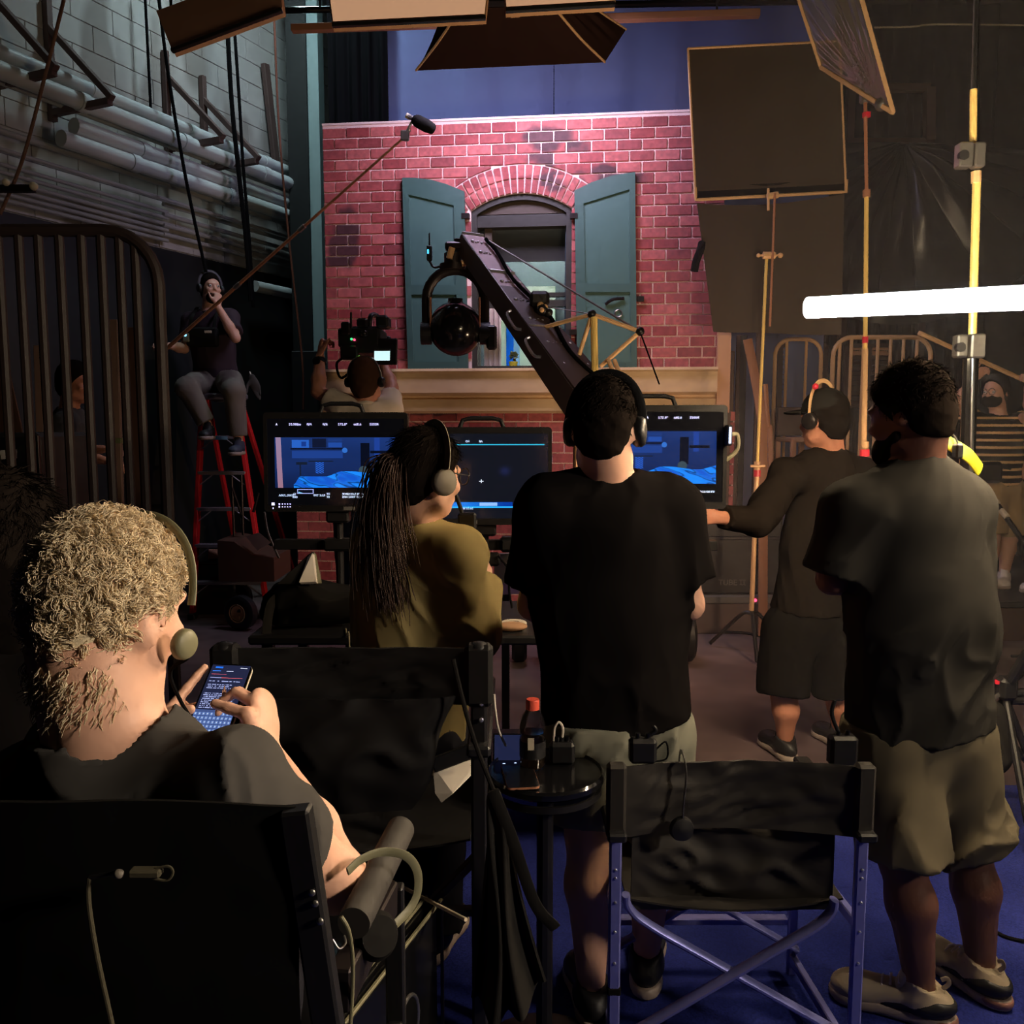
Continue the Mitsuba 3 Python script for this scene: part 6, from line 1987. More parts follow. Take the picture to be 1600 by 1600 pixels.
# things on the cart
t = thing('gear_bag', 'black soft gear bag lying on the left end of the video cart', 'bag')
bg = Field()
q = P(500, 940, 3.2)
q[2] = ZT + 0.075
bg.cone(q - V(0.13, 0, 0.0), 0.075, q + V(0.13, 0, 0), 0.07, k=0.04)
bg.ell(q + V(-0.02, 0, 0.03), (0.15, 0.09, 0.07), k=0.04)
bg.wrinkle = folds(V(1, 0, 0.3), 0.02, 9, 3)
bg.cut(V(0, 0, ZT + 0.003), V(0, 0, -1))
part(t, 'body', bg.mesh(0.01), 'soft_black', smooth=True)
part(t, 'strap', tube(smooth_path([q + V(-.12, -.05, .05), q + V(-.16, -.09, .02), q + V(-.165, -.14, -.10), q + V(-.15, -.16, -.28)]), 1.0, 8, flat=(0.018, 0.004, V(0, 1, 0))), 'soft_black')
t = thing('script_pages', 'sheaf of cream pages standing tilted in a black folder on the video cart', 'paper')
a, b, c, d = P(467, 910, 3.1), P(493, 909, 3.1), P(488, 864, 3.2), P(481, 870, 3.2)
part(t, 'pages', quad_panel([d, c, b, a], 0.012), 'paper', smooth=False)
part(t, 'cover', quad_panel([P(480, 868, 3.22), P(488, 862, 3.22), P(468, 912, 3.12), P(434, 912, 3.12)], 0.006), 'soft_black', smooth=False)
part(t, 'cover', quad_panel([P(490, 862, 3.22), P(494, 866, 3.22), P(503, 911, 3.14), P(495, 911, 3.12)], 0.006), 'olive_plastic', smooth=False)
t = thing('tape_roll', 'pale roll of tape on the video cart by the arm of the man in black', 'tape')
q = V(*P(803, 962, 3.15)[:2], ZT)
part(t, None, lathe([(0.02, 0), (0.045, 0), (0.048, 0.004), (0.048, 0.02), (0.045, 0.024), (0.02, 0.024), (0.02, 0)], 24, q), 'paper')
t = thing('wrapped_bundle', 'tan oblong wrapped bundle lying beside the tape roll on the video cart', 'bundle')
q = V(*P(800, 974, 3.10)[:2], ZT + 0.018)
part(t, None, ball(q, 0.02, (2.8, 1.2, 0.9), 3), 'cardboard', smooth=True)
for pts, lab in (([P(778, 868, 3.3), P(795, 888, 3.3), P(812, 900, 3.3), P(830, 905, 3.35)], 'thin black cable crossing in front of the pale card below the middle monitor'),
                 ([P(812, 868, 3.25), P(798, 880, 3.25), P(795, 915, 3.25), P(800, 950, 3.2)], 'thin black cable looping down to the cart top below the middle monitor'),
                 ([P(600, 875, 3.4), P(575, 900, 3.35), P(556, 930, 3.3), P(540, 955, 3.2)], 'thin black cable on the left end of the video cart')):
    hang('cable', pts, 0.004, 'cable_black', lab, 'cable')
t = thing('cable', 'pale thin cable hanging from the front of the video cart', 'cable')
part(t, None, tube(smooth_path([V(*P(540, 955, 3.12)[:2], ZT + 0.004), V(*P(541, 958, 3.03)[:2], ZT + 0.004), P(545, 990, 2.98), P(547, 1040, 2.97), P(548, 1100, 2.96)]), 0.003, 6), 'cable_grey')
t = thing('white_card', 'pale card standing behind the cart, seen below the middle monitor', 'card')
part(t, 'board', quad_panel([P(772, 866, 4.3), P(812, 864, 4.3), P(812, 928, 4.3), P(772, 930, 4.3)], 0.03), 'paper', smooth=False)
part(t, 'purple_band', quad_panel([P(772, 912, 4.28), P(812, 911, 4.28), P(812, 928, 4.28), P(772, 930, 4.28)], 0.01), 'lilac' if 'lilac' in scene else cloth('lilac', (190, 160, 220)), smooth=False)
part(t, 'prop_leg', bar(P(790, 925, 4.32), V(P(790, 925, 4.32)[0], 4.34, 0.01), 0.04, 0.03), 'black_metal')
t = thing('side_display', 'small lit display on an arm at the right edge of the right monitor', 'display')
a = P(1138, 680, 3.15)
part(t, 'body', box((0.018, 0.05, 0.075), a, 0.004), 'black_plastic')
part(t, 'screen', box((0.010, 0.002, 0.06), a + V(0, -0.027, 0), 0.0005), 'white_plastic', emit=(0.25, 0.45, 1.0), weight=0.05, smooth=False)
part(t, 'arm', tube(smooth_path([a + V(0.005, 0.02, 0), a + V(0.04, 0.03, 0.0), a + V(0.045, 0.06, -0.06), a + V(-0.02, 0.09, -0.12)]), 0.008, 8), 'cable_grey')

# ================================================================ camera crane
t = thing('camera_crane', 'dark metal camera crane arm reaching down from the facade to behind the man in black', 'crane')
K0, K1 = P(738, 367, 5.9), P(932, 618, 4.75)
kd = unit(K1 - K0)
KR = frame(kd, (0, 0, 1))                    # x sideways, y up-ish, z along
kx = KR[:, 0] if KR[0, 0] > 0 else -KR[:, 0]
ku = np.cross(kd, kx)
if ku[2] < 0:
    ku = -ku
L = np.linalg.norm(K1 - K0)


def kp(s, x, u):
    w = 0.085 + 0.05 * s
    return K0 + kd * (L * s) + kx * (x * w) + ku * (u)


secs = [hull([kp(s, x, u * (0.06 + 0.03 * s) - 0.06) for s in (0, 1.25) for x in (-1, 1) for u in (-1, 0.9)])]
part(t, 'arm', secs[0], 'arm_side', smooth=False)
for a, b in ((0.0, 0.27), (0.28, 0.62), (0.63, 1.0)):
    part(t, 'top_plate', hull([kp(s, x, u) for s in (a, b) for x in (-0.9, 0.9) for u in (-0.008, 0.004 + 0.02 * 0)]), 'arm_metal', smooth=False)
for s in (0.003, 0.275, 0.625):
    part(t, 'joint_bar', bar(kp(s, -0.95, 0.008), kp(s, 0.95, 0.008), 0.014, 0.02), 'rivet_steel')
for s in (0.06, 0.14, 0.34, 0.46, 0.58, 0.72, 0.84):
    part(t, 'bolt', join(*[ball(kp(s + dx * .5, x, 0.008), r, (1, 1, 0.7), 1) for x, r, dx in ((-0.55, 0.013, 0), (-0.28, 0.008, .01), (-0.05, 0.008, 0), (0.2, 0.009, .01), (0.75, 0.013, 0))]), 'rivet_steel', smooth=True)
part(t, 'edge_strip', bar(kp(0, -0.98, 0.004), kp(1.0, -0.98, 0.004), 0.006, 0.006), 'steel')
for s in (0.5, 0.66):
    part(t, 'grab_handle', tube(smooth_path([kp(s, -1.02, -0.03), kp(s + 0.01, -1.25, -0.05), kp(s + 0.08, -1.25, -0.06), kp(s + 0.1, -1.02, -0.05)]), 0.009, 8), 'rivet_steel')
cab = [kp(s, 0.45 + 0.25 * math.sin(s * 14), 0.025) for s in np.linspace(0.05, 1.0, 14)]
part(t, 'cable', tube(smooth_path(cab, 5), 0.012, 8), 'cable_black')
part(t, 'motor', join(box((0.12, 0.10, 0.09), kp(0.5, 0.5, 0.06), 0.02), ball(kp(0.55, 0.35, 0.04), 0.035), ball(kp(0.565, 0.6, 0.04), 0.028)), 'black_metal')
part(t, 'cable_clamp', join(ball(kp(0.535, 0.3, 0.055), 0.022), ball(kp(0.55, 0.45, 0.06), 0.018), ball(kp(0.56, 0.2, 0.05), 0.016)), 'tan_tube')
# bridle: tan tubes with a yellow lit post
nA, nB, nC, nD, nE = P(843, 513, 5.2), P(925, 491, 5.0), P(1000, 518, 4.95), P(897, 580, 5.05), P(938, 573, 5.0)
for a, b in ((nA, nB), (nB, nC), (nA, nD), (nB, nD), (nC, nE)):
    part(t, 'bridle_tube', rod(a, b, 0.0125), 'tan_tube')
part(t, 'bridle_post', rod(nB + V(0.01, -0.01, -0.02), P(930, 612, 4.9), 0.020), 'metal_lit_yellow')
part(t, 'bridle_node', join(*[ball(q, 0.026, (1, 1, 1), 1) for q in (nB, nC, nD)]), 'black_metal')
part(t, 'tension_wire', rod(P(760, 374, 5.85), nC, 0.0055, 8), 'steel')
part(t, 'tension_wire', rod(P(845, 478, 5.35), nB, 0.003, 6), 'steel')
part(t, 'tension_wire', rod(nC, P(1030, 600, 4.7), 0.004, 6), 'cable_black')
for x in (955, 964):
    part(t, 'hose_end', rod(P(x - 4, 563, 4.95), P(x + 8, 595, 4.85), 0.013), 'tan_tube')
# pivot column, counterweights and wheeled base behind the man in black
kb = P(985, 700, 4.45)
part(t, 'rear_arm', bar(kp(1.2, 0, -0.06), V(kb[0], 5.15, kb[2] + 0.1), 0.24, 0.18), 'arm_side')
part(t, 'column', rod(V(kb[0], 5.15, kb[2] + 0.05), V(kb[0], 5.15, 0.32), 0.075, 20), 'dark_metal')
part(t, 'column', rod(P(899, 690, 4.9), V(P(899, 690, 4.9)[0], 4.9, 0.3), 0.013), 'tan_tube')
part(t, 'base', hull([V(kb[0] + x, yy, z) for x, yy in ((-.18, 4.8), (.18, 4.8), (-.48, 5.8), (.48, 5.8)) for z in (0.24, 0.36)]), 'dark_metal')
for sx, yy in ((-0.45, 4.95), (0.45, 4.95), (-1, 5.7), (1, 5.7)):
    wq = V(kb[0] + sx * 0.56, yy, 0.17)
    Rw = frame(V(1, 0, 0))
    k = part(t, 'wheel', lathe([(0.09, -0.05), (0.15, -0.05), (0.17, -0.03), (0.17, 0.03), (0.15, 0.05), (0.09, 0.05), (0.09, -0.05)], 28, wq, Rw), 'black_plastic', smooth=40)
    part(k, 'hub', lathe([(0, -0.03), (0.06, -0.03), (0.09, -0.045), (0.09, 0.045), (0.06, 0.03), (0, 0.03)], 24, wq, Rw), 'metal_lit_yellow', smooth=40)

# remote head with its globe
t = thing('stabilized_head', 'glossy black camera globe hanging in a U shaped yoke from the crane tip', 'camera head')
GY_ = 5.92
gc = P(712, 514, GY_)
gr = 0.178
part(t, 'globe', lathe([(0.0, -gr)] + [(gr * math.cos(x), gr * math.sin(x)) for x in np.linspace(-1.5, 1.25, 26)] + [(0.05, gr * 1.0), (0.05, gr * 1.12), (0.0, gr * 1.12)], 40, gc), 'gloss_black', smooth=40)
part(t, 'globe_seam', lathe([(gr * 1.005, -0.012), (gr * 1.02, -0.006), (gr * 1.02, 0.006), (gr * 1.005, 0.012)], 40, gc, frame(V(0.25, -1, 0.1))), 'black_metal')
wdt = 44 / 1350 * GY_
yk = [gc + V(-wdt, 0, -0.02), gc + V(-wdt, 0, 0.10), gc + V(-wdt, 0, 0.2)] + [gc + V(wdt * -math.cos(x), 0, 0.2 + 0.19 * math.sin(x)) for x in np.linspace(0.25, math.pi - 0.25, 12)] + [gc + V(wdt, 0, 0.2), gc + V(wdt, 0, 0.10), gc + V(wdt, 0, -0.02)]
part(t, 'yoke', tube(yk, 1.0, 12, flat=(0.035, 0.020, V(0, 1, 0))), 'dark_metal', smooth=50)
for q in (-1, 1):
    part(t, 'yoke_rod', rod(gc + V(q * (wdt - 0.03), -0.06, -0.03), gc + V(q * (wdt - 0.03), -0.06, 0.20), 0.007), 'copper')
    part(t, 'pivot', rod(gc + V(q * (wdt + 0.04), 0, -0.03), gc + V(q * (wdt - 0.03), 0, -0.03), 0.075, 24), 'black_plastic')
part(t, 'motor_box', box((0.07, 0.10, 0.16), gc + V(wdt + 0.05, -0.02, -0.06), 0.015), 'black_plastic')
mt = P(708, 408, GY_)
part(t, 'mount', join(rod(mt - V(0, 0, 0.06), mt - V(0, 0, 0.02), 0.09, 20), rod(mt - V(0, 0, 0.02), mt + V(0, 0, 0.05), 0.06, 20), box((0.14, 0.12, 0.06), mt + V(0.02, 0, 0.09), 0.015)), 'dark_metal')
part(t, 'mount_arm', bar(mt + V(0.02, 0, 0.1), K0 + kd * 0.05 - ku * 0.05, 0.09, 0.08), 'dark_metal')
part(t, 'connector', join(rod(mt + V(-0.02, -0.09, 0.0), mt + V(-0.0, -0.09, 0.07), 0.022, 12), rod(mt + V(0.06, -0.08, -0.03), mt + V(0.10, -0.07, -0.02), 0.02, 12)), 'tan_tube')
an = P(671, 396, GY_)
part(t, 'receiver', join(box((0.035, 0.03, 0.10), an, 0.006), rod(an + V(0, 0, .05), an + V(0, 0, .13), 0.005)), 'black_plastic')
part(t, 'receiver_arm', tube(smooth_path([an - V(0, 0, .05), an + V(0.03, 0, -.09), mt + V(-0.07, 0, -0.03)]), 0.008, 8), 'black_metal')
part(t, 'indicator', box((0.012, 0.004, 0.03), an + V(-0.008, -0.017, 0.01), 0.001), 'blue_led', emit=(0.1, 0.9, 1.6), weight=0.05)

# ================================================================ boom pole and microphone
t = thing('boom_microphone', 'long boom pole with a dark fuzzy shotgun microphone, held out by the boom operator', 'microphone')
b0, b1 = P(252, 552, 7.22), P(630, 216, 6.3)
part(t, 'pole', tube(np.array([b0, b0 * .6 + b1 * .4, b1]), [0.016, 0.013, 0.008], 10), 'rope_brown' if 0 else 'copper')
for f_ in (0.35, 0.62):
    q = b0 + (b1 - b0) * f_
    part(t, 'locking_collar', rod(q - unit(b1 - b0) * 0.03, q + unit(b1 - b0) * 0.03, 0.018), 'steel')
m0, m1 = P(650, 188, 6.28), P(683, 205, 6.2)
md = unit(m1 - m0)
part(t, 'windscreen', lathe([(0, 0), (0.03, 0.005), (0.042, 0.03), (0.044, 0.12), (0.036, 0.175), (0.015, 0.19), (0, 0.192)], 20, m0 - md * 0.02, frame(md)), 'soft_black', smooth=60)
part(t, 'barrel', rod(m0, P(637, 181, 6.3), 0.017), 'grey_plastic')
part(t, 'rear_tip', rod(P(640, 183, 6.3), P(635, 180, 6.3), 0.019), 'cream_plastic')
part(t, 'shock_mount', join(rod(P(646, 186, 6.29), b1, 0.009), rod(b1, P(640, 202, 6.29), 0.014), box((0.06, 0.03, 0.07), P(633, 212, 6.29), 0.01)), 'steel')

# ================================================================ cinema camera on the operator's shoulder
CY_ = 5.15
t = thing('cinema_camera', 'black cinema camera with a lit side screen on the shoulder of the operator in cream', 'camera')
cc = P(577, 534, CY_)
part(t, 'body', box((0.17, 0.30, 0.15), cc, 0.015), 'black_plastic')
part(t, 'lens', lathe([(0, 0), (0.05, 0), (0.055, 0.1), (0.06, 0.16), (0.05, 0.16), (0, 0.14)], 20, cc + V(0, 0.14, 0.0), frame(V(0, 1, 0))), 'gloss_black')
part(t, 'matte_box', box((0.16, 0.06, 0.13), cc + V(0, 0.33, 0), 0.008), 'black_plastic')
part(t, 'battery', box((0.09, 0.06, 0.11), cc + V(-0.11, -0.12, 0.01), 0.01), 'black_metal')
part(t, 'battery', box((0.10, 0.07, 0.08), cc + V(-0.09, -0.14, -0.075), 0.01), 'black_metal')
part(t, 'rails', join(*[rod(cc + V(x, -0.2, -0.11), cc + V(x, 0.4, -0.11), 0.008) for x in (-0.04, 0.04)]), 'steel')
part(t, 'top_handle', tube(smooth_path([cc + V(0.02, -0.12, 0.07), cc + V(0.03, -0.1, 0.14), cc + V(0.05, 0.06, 0.145), cc + V(0.05, 0.12, 0.07)]), 0.014, 10), 'black_plastic')
part(t, 'viewfinder', box((0.07, 0.14, 0.07), cc + V(0.10, -0.1, 0.10), 0.012), 'black_plastic')
sq = P(603, 549, CY_ - 0.16)
SR = frame(V(-0.15, -1, 0.12))
part(t, 'side_monitor', box((0.115, 0.15, 0.02), sq + SR @ V(0.005, 0.0, -0.011), 0.006, SR), 'black_plastic')
part(t, 'screen', box((0.092, 0.066, 0.001), sq + SR @ V(-0.022, -0.02, 0.0005), 0.0004, SR), 'white_plastic', smooth=False, emit=(0.62, 0.95, 1.0), weight=0.05)
part(t, 'screen_bar', box((0.092, 0.010, 0.002), sq + SR @ V(-0.022, 0.008, 0.0012), 0.0004, SR), 'steel', smooth=False)
for q, e, nm in ((V(-0.075, -0.16, 0.0), (0.05, 1.2, 0.3), 'green_light'), (V(-0.058, -0.165, -0.004), (1.4, 0.1, 0.25), 'red_light'), (V(-0.03, -0.17, -0.10), (0.3, 1.0, 0.1), 'green_light')):
    part(t, nm, ball(cc + q, 0.008, sub=1), 'blue_led', emit=e, weight=0.02)
part(t, 'accessory_block', join(box((0.05, 0.05, 0.07), cc + V(-0.105, -0.16, 0.06), 0.008), rod(cc + V(-.075, -.16, .06), cc + V(-.075, -.16, .15), 0.006), box((0.06, 0.06, 0.05), cc + V(-0.01, -0.16, 0.09), 0.01), ball(cc + V(0.0, -0.18, 0.03), 0.02)), 'dark_metal')
part(t, 'cable', tube(smooth_path([cc + V(-.12, -.15, -.1), cc + V(-.16, -.17, -.14), cc + V(-.13, -.2, -.22), cc + V(-.05, -.2, -.16), cc + V(0, -.18, -.1)]), 0.007, 8), 'cable_black')

# ================================================================ red ladder
t = thing('step_ladder', 'red fibreglass step ladder with aluminium steps under the boom operator', 'ladder')
LT = BY - 0.05
fl0, fl1 = P(316, 612, LT), P(302, 930, LT - 0.42)
fl1 = V(fl1[0], LT - 0.45, 0.0)
fr0, fr1 = P(368, 612, LT), V(P(420, 930, LT - .42)[0], LT - 0.45, 0.0)
fl0[2] = fr0[2] = 1.80
def lad(a, b, s):
    return a + (b - a) * s
for a, b in ((fl0, fl1), (fr0, fr1)):
    part(t, 'rail', bar(a, b + V(0, 0, 0.02), 0.075, 0.032, V(1, 0, 0)), 'red_paint')
    part(t, 'rear_rail', bar(a + V(0, 0.12, 0), V(b[0] + (0.05 if b is fl1 else -0.05), LT + 0.75, 0.02), 0.06, 0.03, V(1, 0, 0)), 'red_paint')
    part(t, 'foot', box((0.06, 0.09, 0.05), b + V(0, 0, 0.026), 0.008), 'black_plastic')
for k, s in enumerate((0.18, 0.345, 0.51, 0.675, 0.84)):
    a, b = lad(fl0, fl1, s), lad(fr0, fr1, s)
    k = part(t, 'step', bar(a, b, 0.085, 0.028, V(0, 0, 1)), 'alu_step')
    part(t, 'step_brace', join(bar(a + V(0.01, -.03, -0.10), a + V(0.12, -.03, -0.015), 0.02, 0.008), bar(b + V(-0.01, -.03, -0.10), b + V(-0.12, -.03, -0.015), 0.02, 0.008)), 'alu_step')
part(t, 'top_cap', box((fr0[0] - fl0[0] + 0.1, 0.26, 0.05), (fl0 + fr0) / 2 + V(0, 0.06, 0.02), 0.012), 'alu_step')
part(t, 'label', box((0.14, 0.004, 0.03), lad(fl0, fl1, .2) * .5 + lad(fr0, fr1, .2) * .5 + V(0, -0.055, 0.03), 0.001), 'pale_blue')
gt = thing('work_gloves', 'pair of grey work gloves clipped to the hip of the boom operator', 'gloves')
g0 = P(394, 590, BY - 0.12)
gf = Field()
gd = unit(P(402, 622, BY - .12) - P(392, 597, BY - .12))
hand(gf, g0, gd, V(0, -1, 0.1), V(-1, 0, 0.3), curl=(0.1, 0.12, 0.1, 0.15), sc=1.05, spread=0.1)
part(gt, 'glove', gf.mesh(0.006), 'steel' if 0 else 'tee_charcoal', smooth=True)
part(gt, 'clip', rod(g0 + V(-0.02, 0, 0.05), g0, 0.006), 'white_plastic')

# ================================================================ small cart by the ladder
t = thing('dolly_cart', 'small dark brown dolly cart with rubber wheels at the foot of the red ladder', 'cart')
dx0, dx1, dy = P(358, 900, 6.9)[0], P(442, 900, 6.9)[0], 6.9
zb0, zb1, zb2 = P(400, 900, dy)[2], P(400, 838, dy)[2], P(400, 860, dy)[2]
poly = [(dx0, zb0), (dx1, zb0), (dx1, zb2 - 0.02), (dx0 + (dx1 - dx0) * .62, zb2), (dx0 + (dx1 - dx0) * .3, zb1 - 0.01), (dx0, zb1)]
part(t, 'body', prism(poly, -0.25, 0.25, V(0, dy, 0), np.stack([V(1, 0, 0), V(0, 0, 1), V(0, -1, 0)], 1)), 'frame_brown', smooth=False)
part(t, 'plate', hull([P(384, 838, dy - .26), P(405, 832, dy - .26), P(424, 848, dy - .26), P(402, 860, dy - .26), P(384, 838, dy - .2), P(424, 848, dy - .2)]), 'arm_metal', smooth=False)
for x, wy in ((395, dy - 0.32), (430, dy + 0.3), (352, dy + 0.3)):
    wq = V(P(x, 930, dy)[0], wy, 0.135)
    Rw = frame(V(-0.35, -1, 0))
    k = part(t, 'wheel', lathe([(0.06, -0.045), (0.11, -0.045), (0.134, -0.03), (0.134, 0.03), (0.11, 0.045), (0.06, 0.045), (0.06, -0.045)], 28, wq, Rw), 'black_plastic', smooth=40)
    part(k, 'hub', lathe([(0, 0.0), (0.03, 0.01), (0.06, 0.04), (0.072, 0.05), (0.072, -0.03), (0, -0.03)], 24, wq, Rw), 'tan_tube', smooth=40)
    part(t, 'axle', rod(wq, V(wq[0], wq[1] + (0.2 if wy < dy else -0.2), 0.2), 0.03), 'black_metal')
for a, b in (((366, 838), (362, 745)), ((380, 836), (377, 742)), ((362, 760), (378, 806)), ((404, 770), (396, 800))):
    part(t, 'push_bar', rod(P(*a, dy), P(*b, dy), 0.011), 'dark_metal')
t = thing('cardboard_box', 'small pale carton on a ladder brace left of the dolly cart', 'box')
q = P(336, 866, 7.2)
part(t, 'carton', box((0.10, 0.08, 0.08), q, 0.004, frame(V(0.2, -1, 0.2))), 'cardboard')
t2 = thing('equipment_crate', 'dark crate under the small pale carton beside the red ladder', 'crate')
part(t2, 'shell', box((0.34, 0.3, q[2] - 0.055), (q[0] + 0.02, 7.25, (q[2] - 0.055) / 2), 0.015), 'black_plastic')
part(t2, 'lid', box((0.36, 0.32, 0.03), (q[0] + 0.02, 7.25, q[2] - 0.06), 0.008), 'black_metal')
hang('cable', [P(413, 800, 6.2), P(418, 830, 6.2), P(428, 855, 6.2), P(436, 872, 6.2)], 0.009, 'cable_grey', 'tan hose beside the dolly cart', 'hose')
# ================================================================ barred gates
def gate(name, label, tl, tr, y, zt, bars, r, m, cat='gate', radius=0.22):
    t = thing(name, label, cat)
    x0, x1 = tl, tr
    cor = lambda cx, s, a: V(cx + s * radius * math.sin(a), y, zt - radius + radius * math.cos(a))
    pts = [V(x0, y, 0.03), V(x0, y, zt - radius)] + [cor(x0 + radius, -1, a) for a in np.linspace(math.pi / 2, 0, 7)[1:]] + [cor(x1 - radius, 1, a) for a in np.linspace(0, math.pi / 2, 7)] + [V(x1, y, 0.03)]
    part(t, 'frame', tube(pts, r, 10), m)
    for x in bars:
        e = min(x - x0, x1 - x)
        zz = zt if e > radius else zt - radius + math.sqrt(max(radius ** 2 - (radius - e) ** 2, 0))
        part(t, 'bar', rod(V(x, y, 0.15), V(x, y, zz), r * 0.72, 8), m)
    part(t, 'bottom_rail', rod(V(x0, y, 0.15), V(x1, y, 0.15), r, 10), m)
    for x in (x0 + 0.1, x1 - 0.1):
        part(t, 'foot', bar(V(x, y - 0.3, 0.02), V(x, y + 0.3, 0.02), 0.05, 0.03), m)
    return t


GT = 3.7
gz = P(120, 360, GT)[2]
gx = lambda px: P(px, 600, GT)[0]
gate('barred_gate', 'tall black barred gate with a rounded corner, at the left behind the curly haired man', gx(-60), gx(254), GT, gz, [gx(x) for x in (-25, 10, 42, 72, 104, 138, 168, 196, 220)], 0.027, 'gate_black')
for i, (px, w, top, lab) in enumerate(((176, 17, 500, 'plank leaning behind the barred gate, right beside the darker one'), (205, 20, 512, 'darker plank leaning behind the barred gate'), (60, 12, 540, 'pale narrow plank leaning behind the barred gate at the far left'))):
    t = thing('plank', lab, 'plank')
    a, b = P(px, top, 5.0), P(px + 14, 900, 4.8)
    part(t, 'board', bar(a, V(b[0], 4.75, 0.01), w / 1350 * 5.0, 0.03, V(0, 1, 0)), 'old_plank' if i != 1 else 'frame_brown')
    if i == 0:
        q = a + (V(b[0], 4.75, 0.01) - a) * ((632 - top) / 420.0)
        part(t, 'tape_mark', box((w / 1350 * 5.0 + .004, 0.036, 0.03), q, 0.001), 'leaf_olive')
t = thing('folding_sign', 'slanted dark board with a red edge at the far left behind the gate', 'board')
part(t, 'board', quad_panel([P(-10, 540, 4.6), P(6, 545, 4.6), P(38, 690, 4.4), P(-10, 690, 4.4)], 0.02), 'frame_brown', smooth=False)
part(t, 'red_edge', bar(P(3, 520, 4.55), P(12, 562, 4.5), 0.02, 0.01), 'red_paint')
part(t, 'leg', bar(P(0, 690, 4.45), V(P(0, 690, 4.45)[0], 4.45, 0.0), 0.04), 'frame_brown')
t = thing('paper_label', 'small pale label on a black case at the far left behind the gate', 'label')
part(t, None, quad_panel([P(-4, 704, 4.1), P(26, 702, 4.1), P(26, 716, 4.1), P(-4, 718, 4.1)], 0.004), 'paper', smooth=False)
t = thing('road_case', 'black road case at the far left carrying the pale label', 'case')
q = P(0, 700, 4.1)
part(t, 'shell', box((0.45, 0.5, 1.55), (q[0] - 0.05, 4.37, 0.775), 0.02), 'black_paint')
part(t, 'corner_edge', bar(V(q[0] + 0.17, 4.115, 0.02), V(q[0] + 0.17, 4.115, 1.54), 0.02), 'dark_metal')
for a, b, lab in (((68, 724), (76, 762), 'short red pole end low behind the barred gate, left one'), ((94, 790), (101, 812), 'short red pole end low behind the barred gate, by the curly hair')):
    t = thing('red_pole', lab, 'pole')
    part(t, 'shaft', rod(P(*a, 4.4), V(P(*b, 4.35)[0] + .1, 4.3, 0.02), 0.012), 'red_paint')

RY = 7.6
rz = P(1360, 527, RY)[2]
rx = lambda px: P(px, 600, RY)[0]
gate('barred_gate', 'tall pale steel barred gate behind the man in the cap and the tube lamp', rx(1300), rx(1452), RY, rz, [rx(x) for x in (1310, 1328, 1347, 1369, 1389, 1409, 1430)], 0.020, 'tan_tube', radius=0.16)
gate('barred_gate', 'narrow pale steel gate end beside the slatted panel behind the man in the cap', rx(1218), rx(1291), RY + 0.15, P(1280, 530, RY + .15)[2], [rx(x) for x in (1236, 1267)], 0.018, 'tan_tube', radius=0.14)


def louvre(label, x0, x1, y0, y1, y, n):
    t = thing('louvred_panel', label, 'panel')
    a, b = P(x0, y1, y), P(x1, y0, y)
    part(t, 'frame', join(bar(V(a[0], y, a[2]), V(a[0], y, b[2]), 0.05, 0.04), bar(V(b[0], y, a[2]), V(b[0], y, b[2]), 0.05, 0.04), bar(V(a[0], y, a[2]), V(b[0], y, a[2]), 0.05, 0.04), bar(V(a[0], y, b[2]), V(b[0], y, b[2]), 0.05, 0.04), bar(V((a[0] + b[0]) / 2, y, a[2]), V((a[0] + b[0]) / 2, y, b[2]), 0.05, 0.04)), 'frame_brown')
    sl = None
    for k in range(n):
        z = a[2] + (b[2] - a[2]) * (k + 0.5) / n
        R_ = frame(V(0, -0.75, 0.66))
        part(t, 'slat', box((b[0] - a[0], 0.055, 0.008), V((a[0] + b[0]) / 2, y, z), 0.002, R_), 'tan_cloth' if k > n - 3 else 'frame_brown')
    part(t, 'leg', join(bar(V(a[0], y, 0.0), V(a[0], y, a[2]), 0.05, 0.04), bar(V(b[0], y, 0.0), V(b[0], y, a[2]), 0.05, 0.04)), 'frame_brown')


louvre('brown louvred panel between the flag stand and the man in the cap', 1216, 1290, 540, 640, 8.3, 13)
louvre('brown louvred panel behind the right barred gate, half hidden by the light stand', 1320, 1392, 540, 634, 8.3, 12)


def wooden_chair(label, px0, px1, ptop, pseat, y):
    t = thing('wooden_chair', label, 'chair')
    a, b = P(px0, pseat, y), P(px1, ptop, y)
    zs, zt = a[2], b[2]
    x0, x1 = a[0], b[0]
    part(t, 'seat', box((x1 - x0, 0.42, 0.04), ((x0 + x1) / 2, y - 0.2, zs), 0.01), 'timber')
    part(t, 'backrest', box((x1 - x0 - .02, 0.03, (zt - zs) * 0.9), ((x0 + x1) / 2, y + 0.02, zs + (zt - zs) * 0.55), 0.01), 'frame_brown')
    for x in (x0 + .02, x1 - .02):
        for yy in (y - 0.4, y):
            part(t, 'leg', bar(V(x, yy, 0), V(x, yy, zs), 0.04), 'timber')
    part(t, 'stretcher', bar(V(x0, y - 0.4, zs * 0.45), V(x1, y - 0.4, zs * 0.45), 0.03), 'timber')


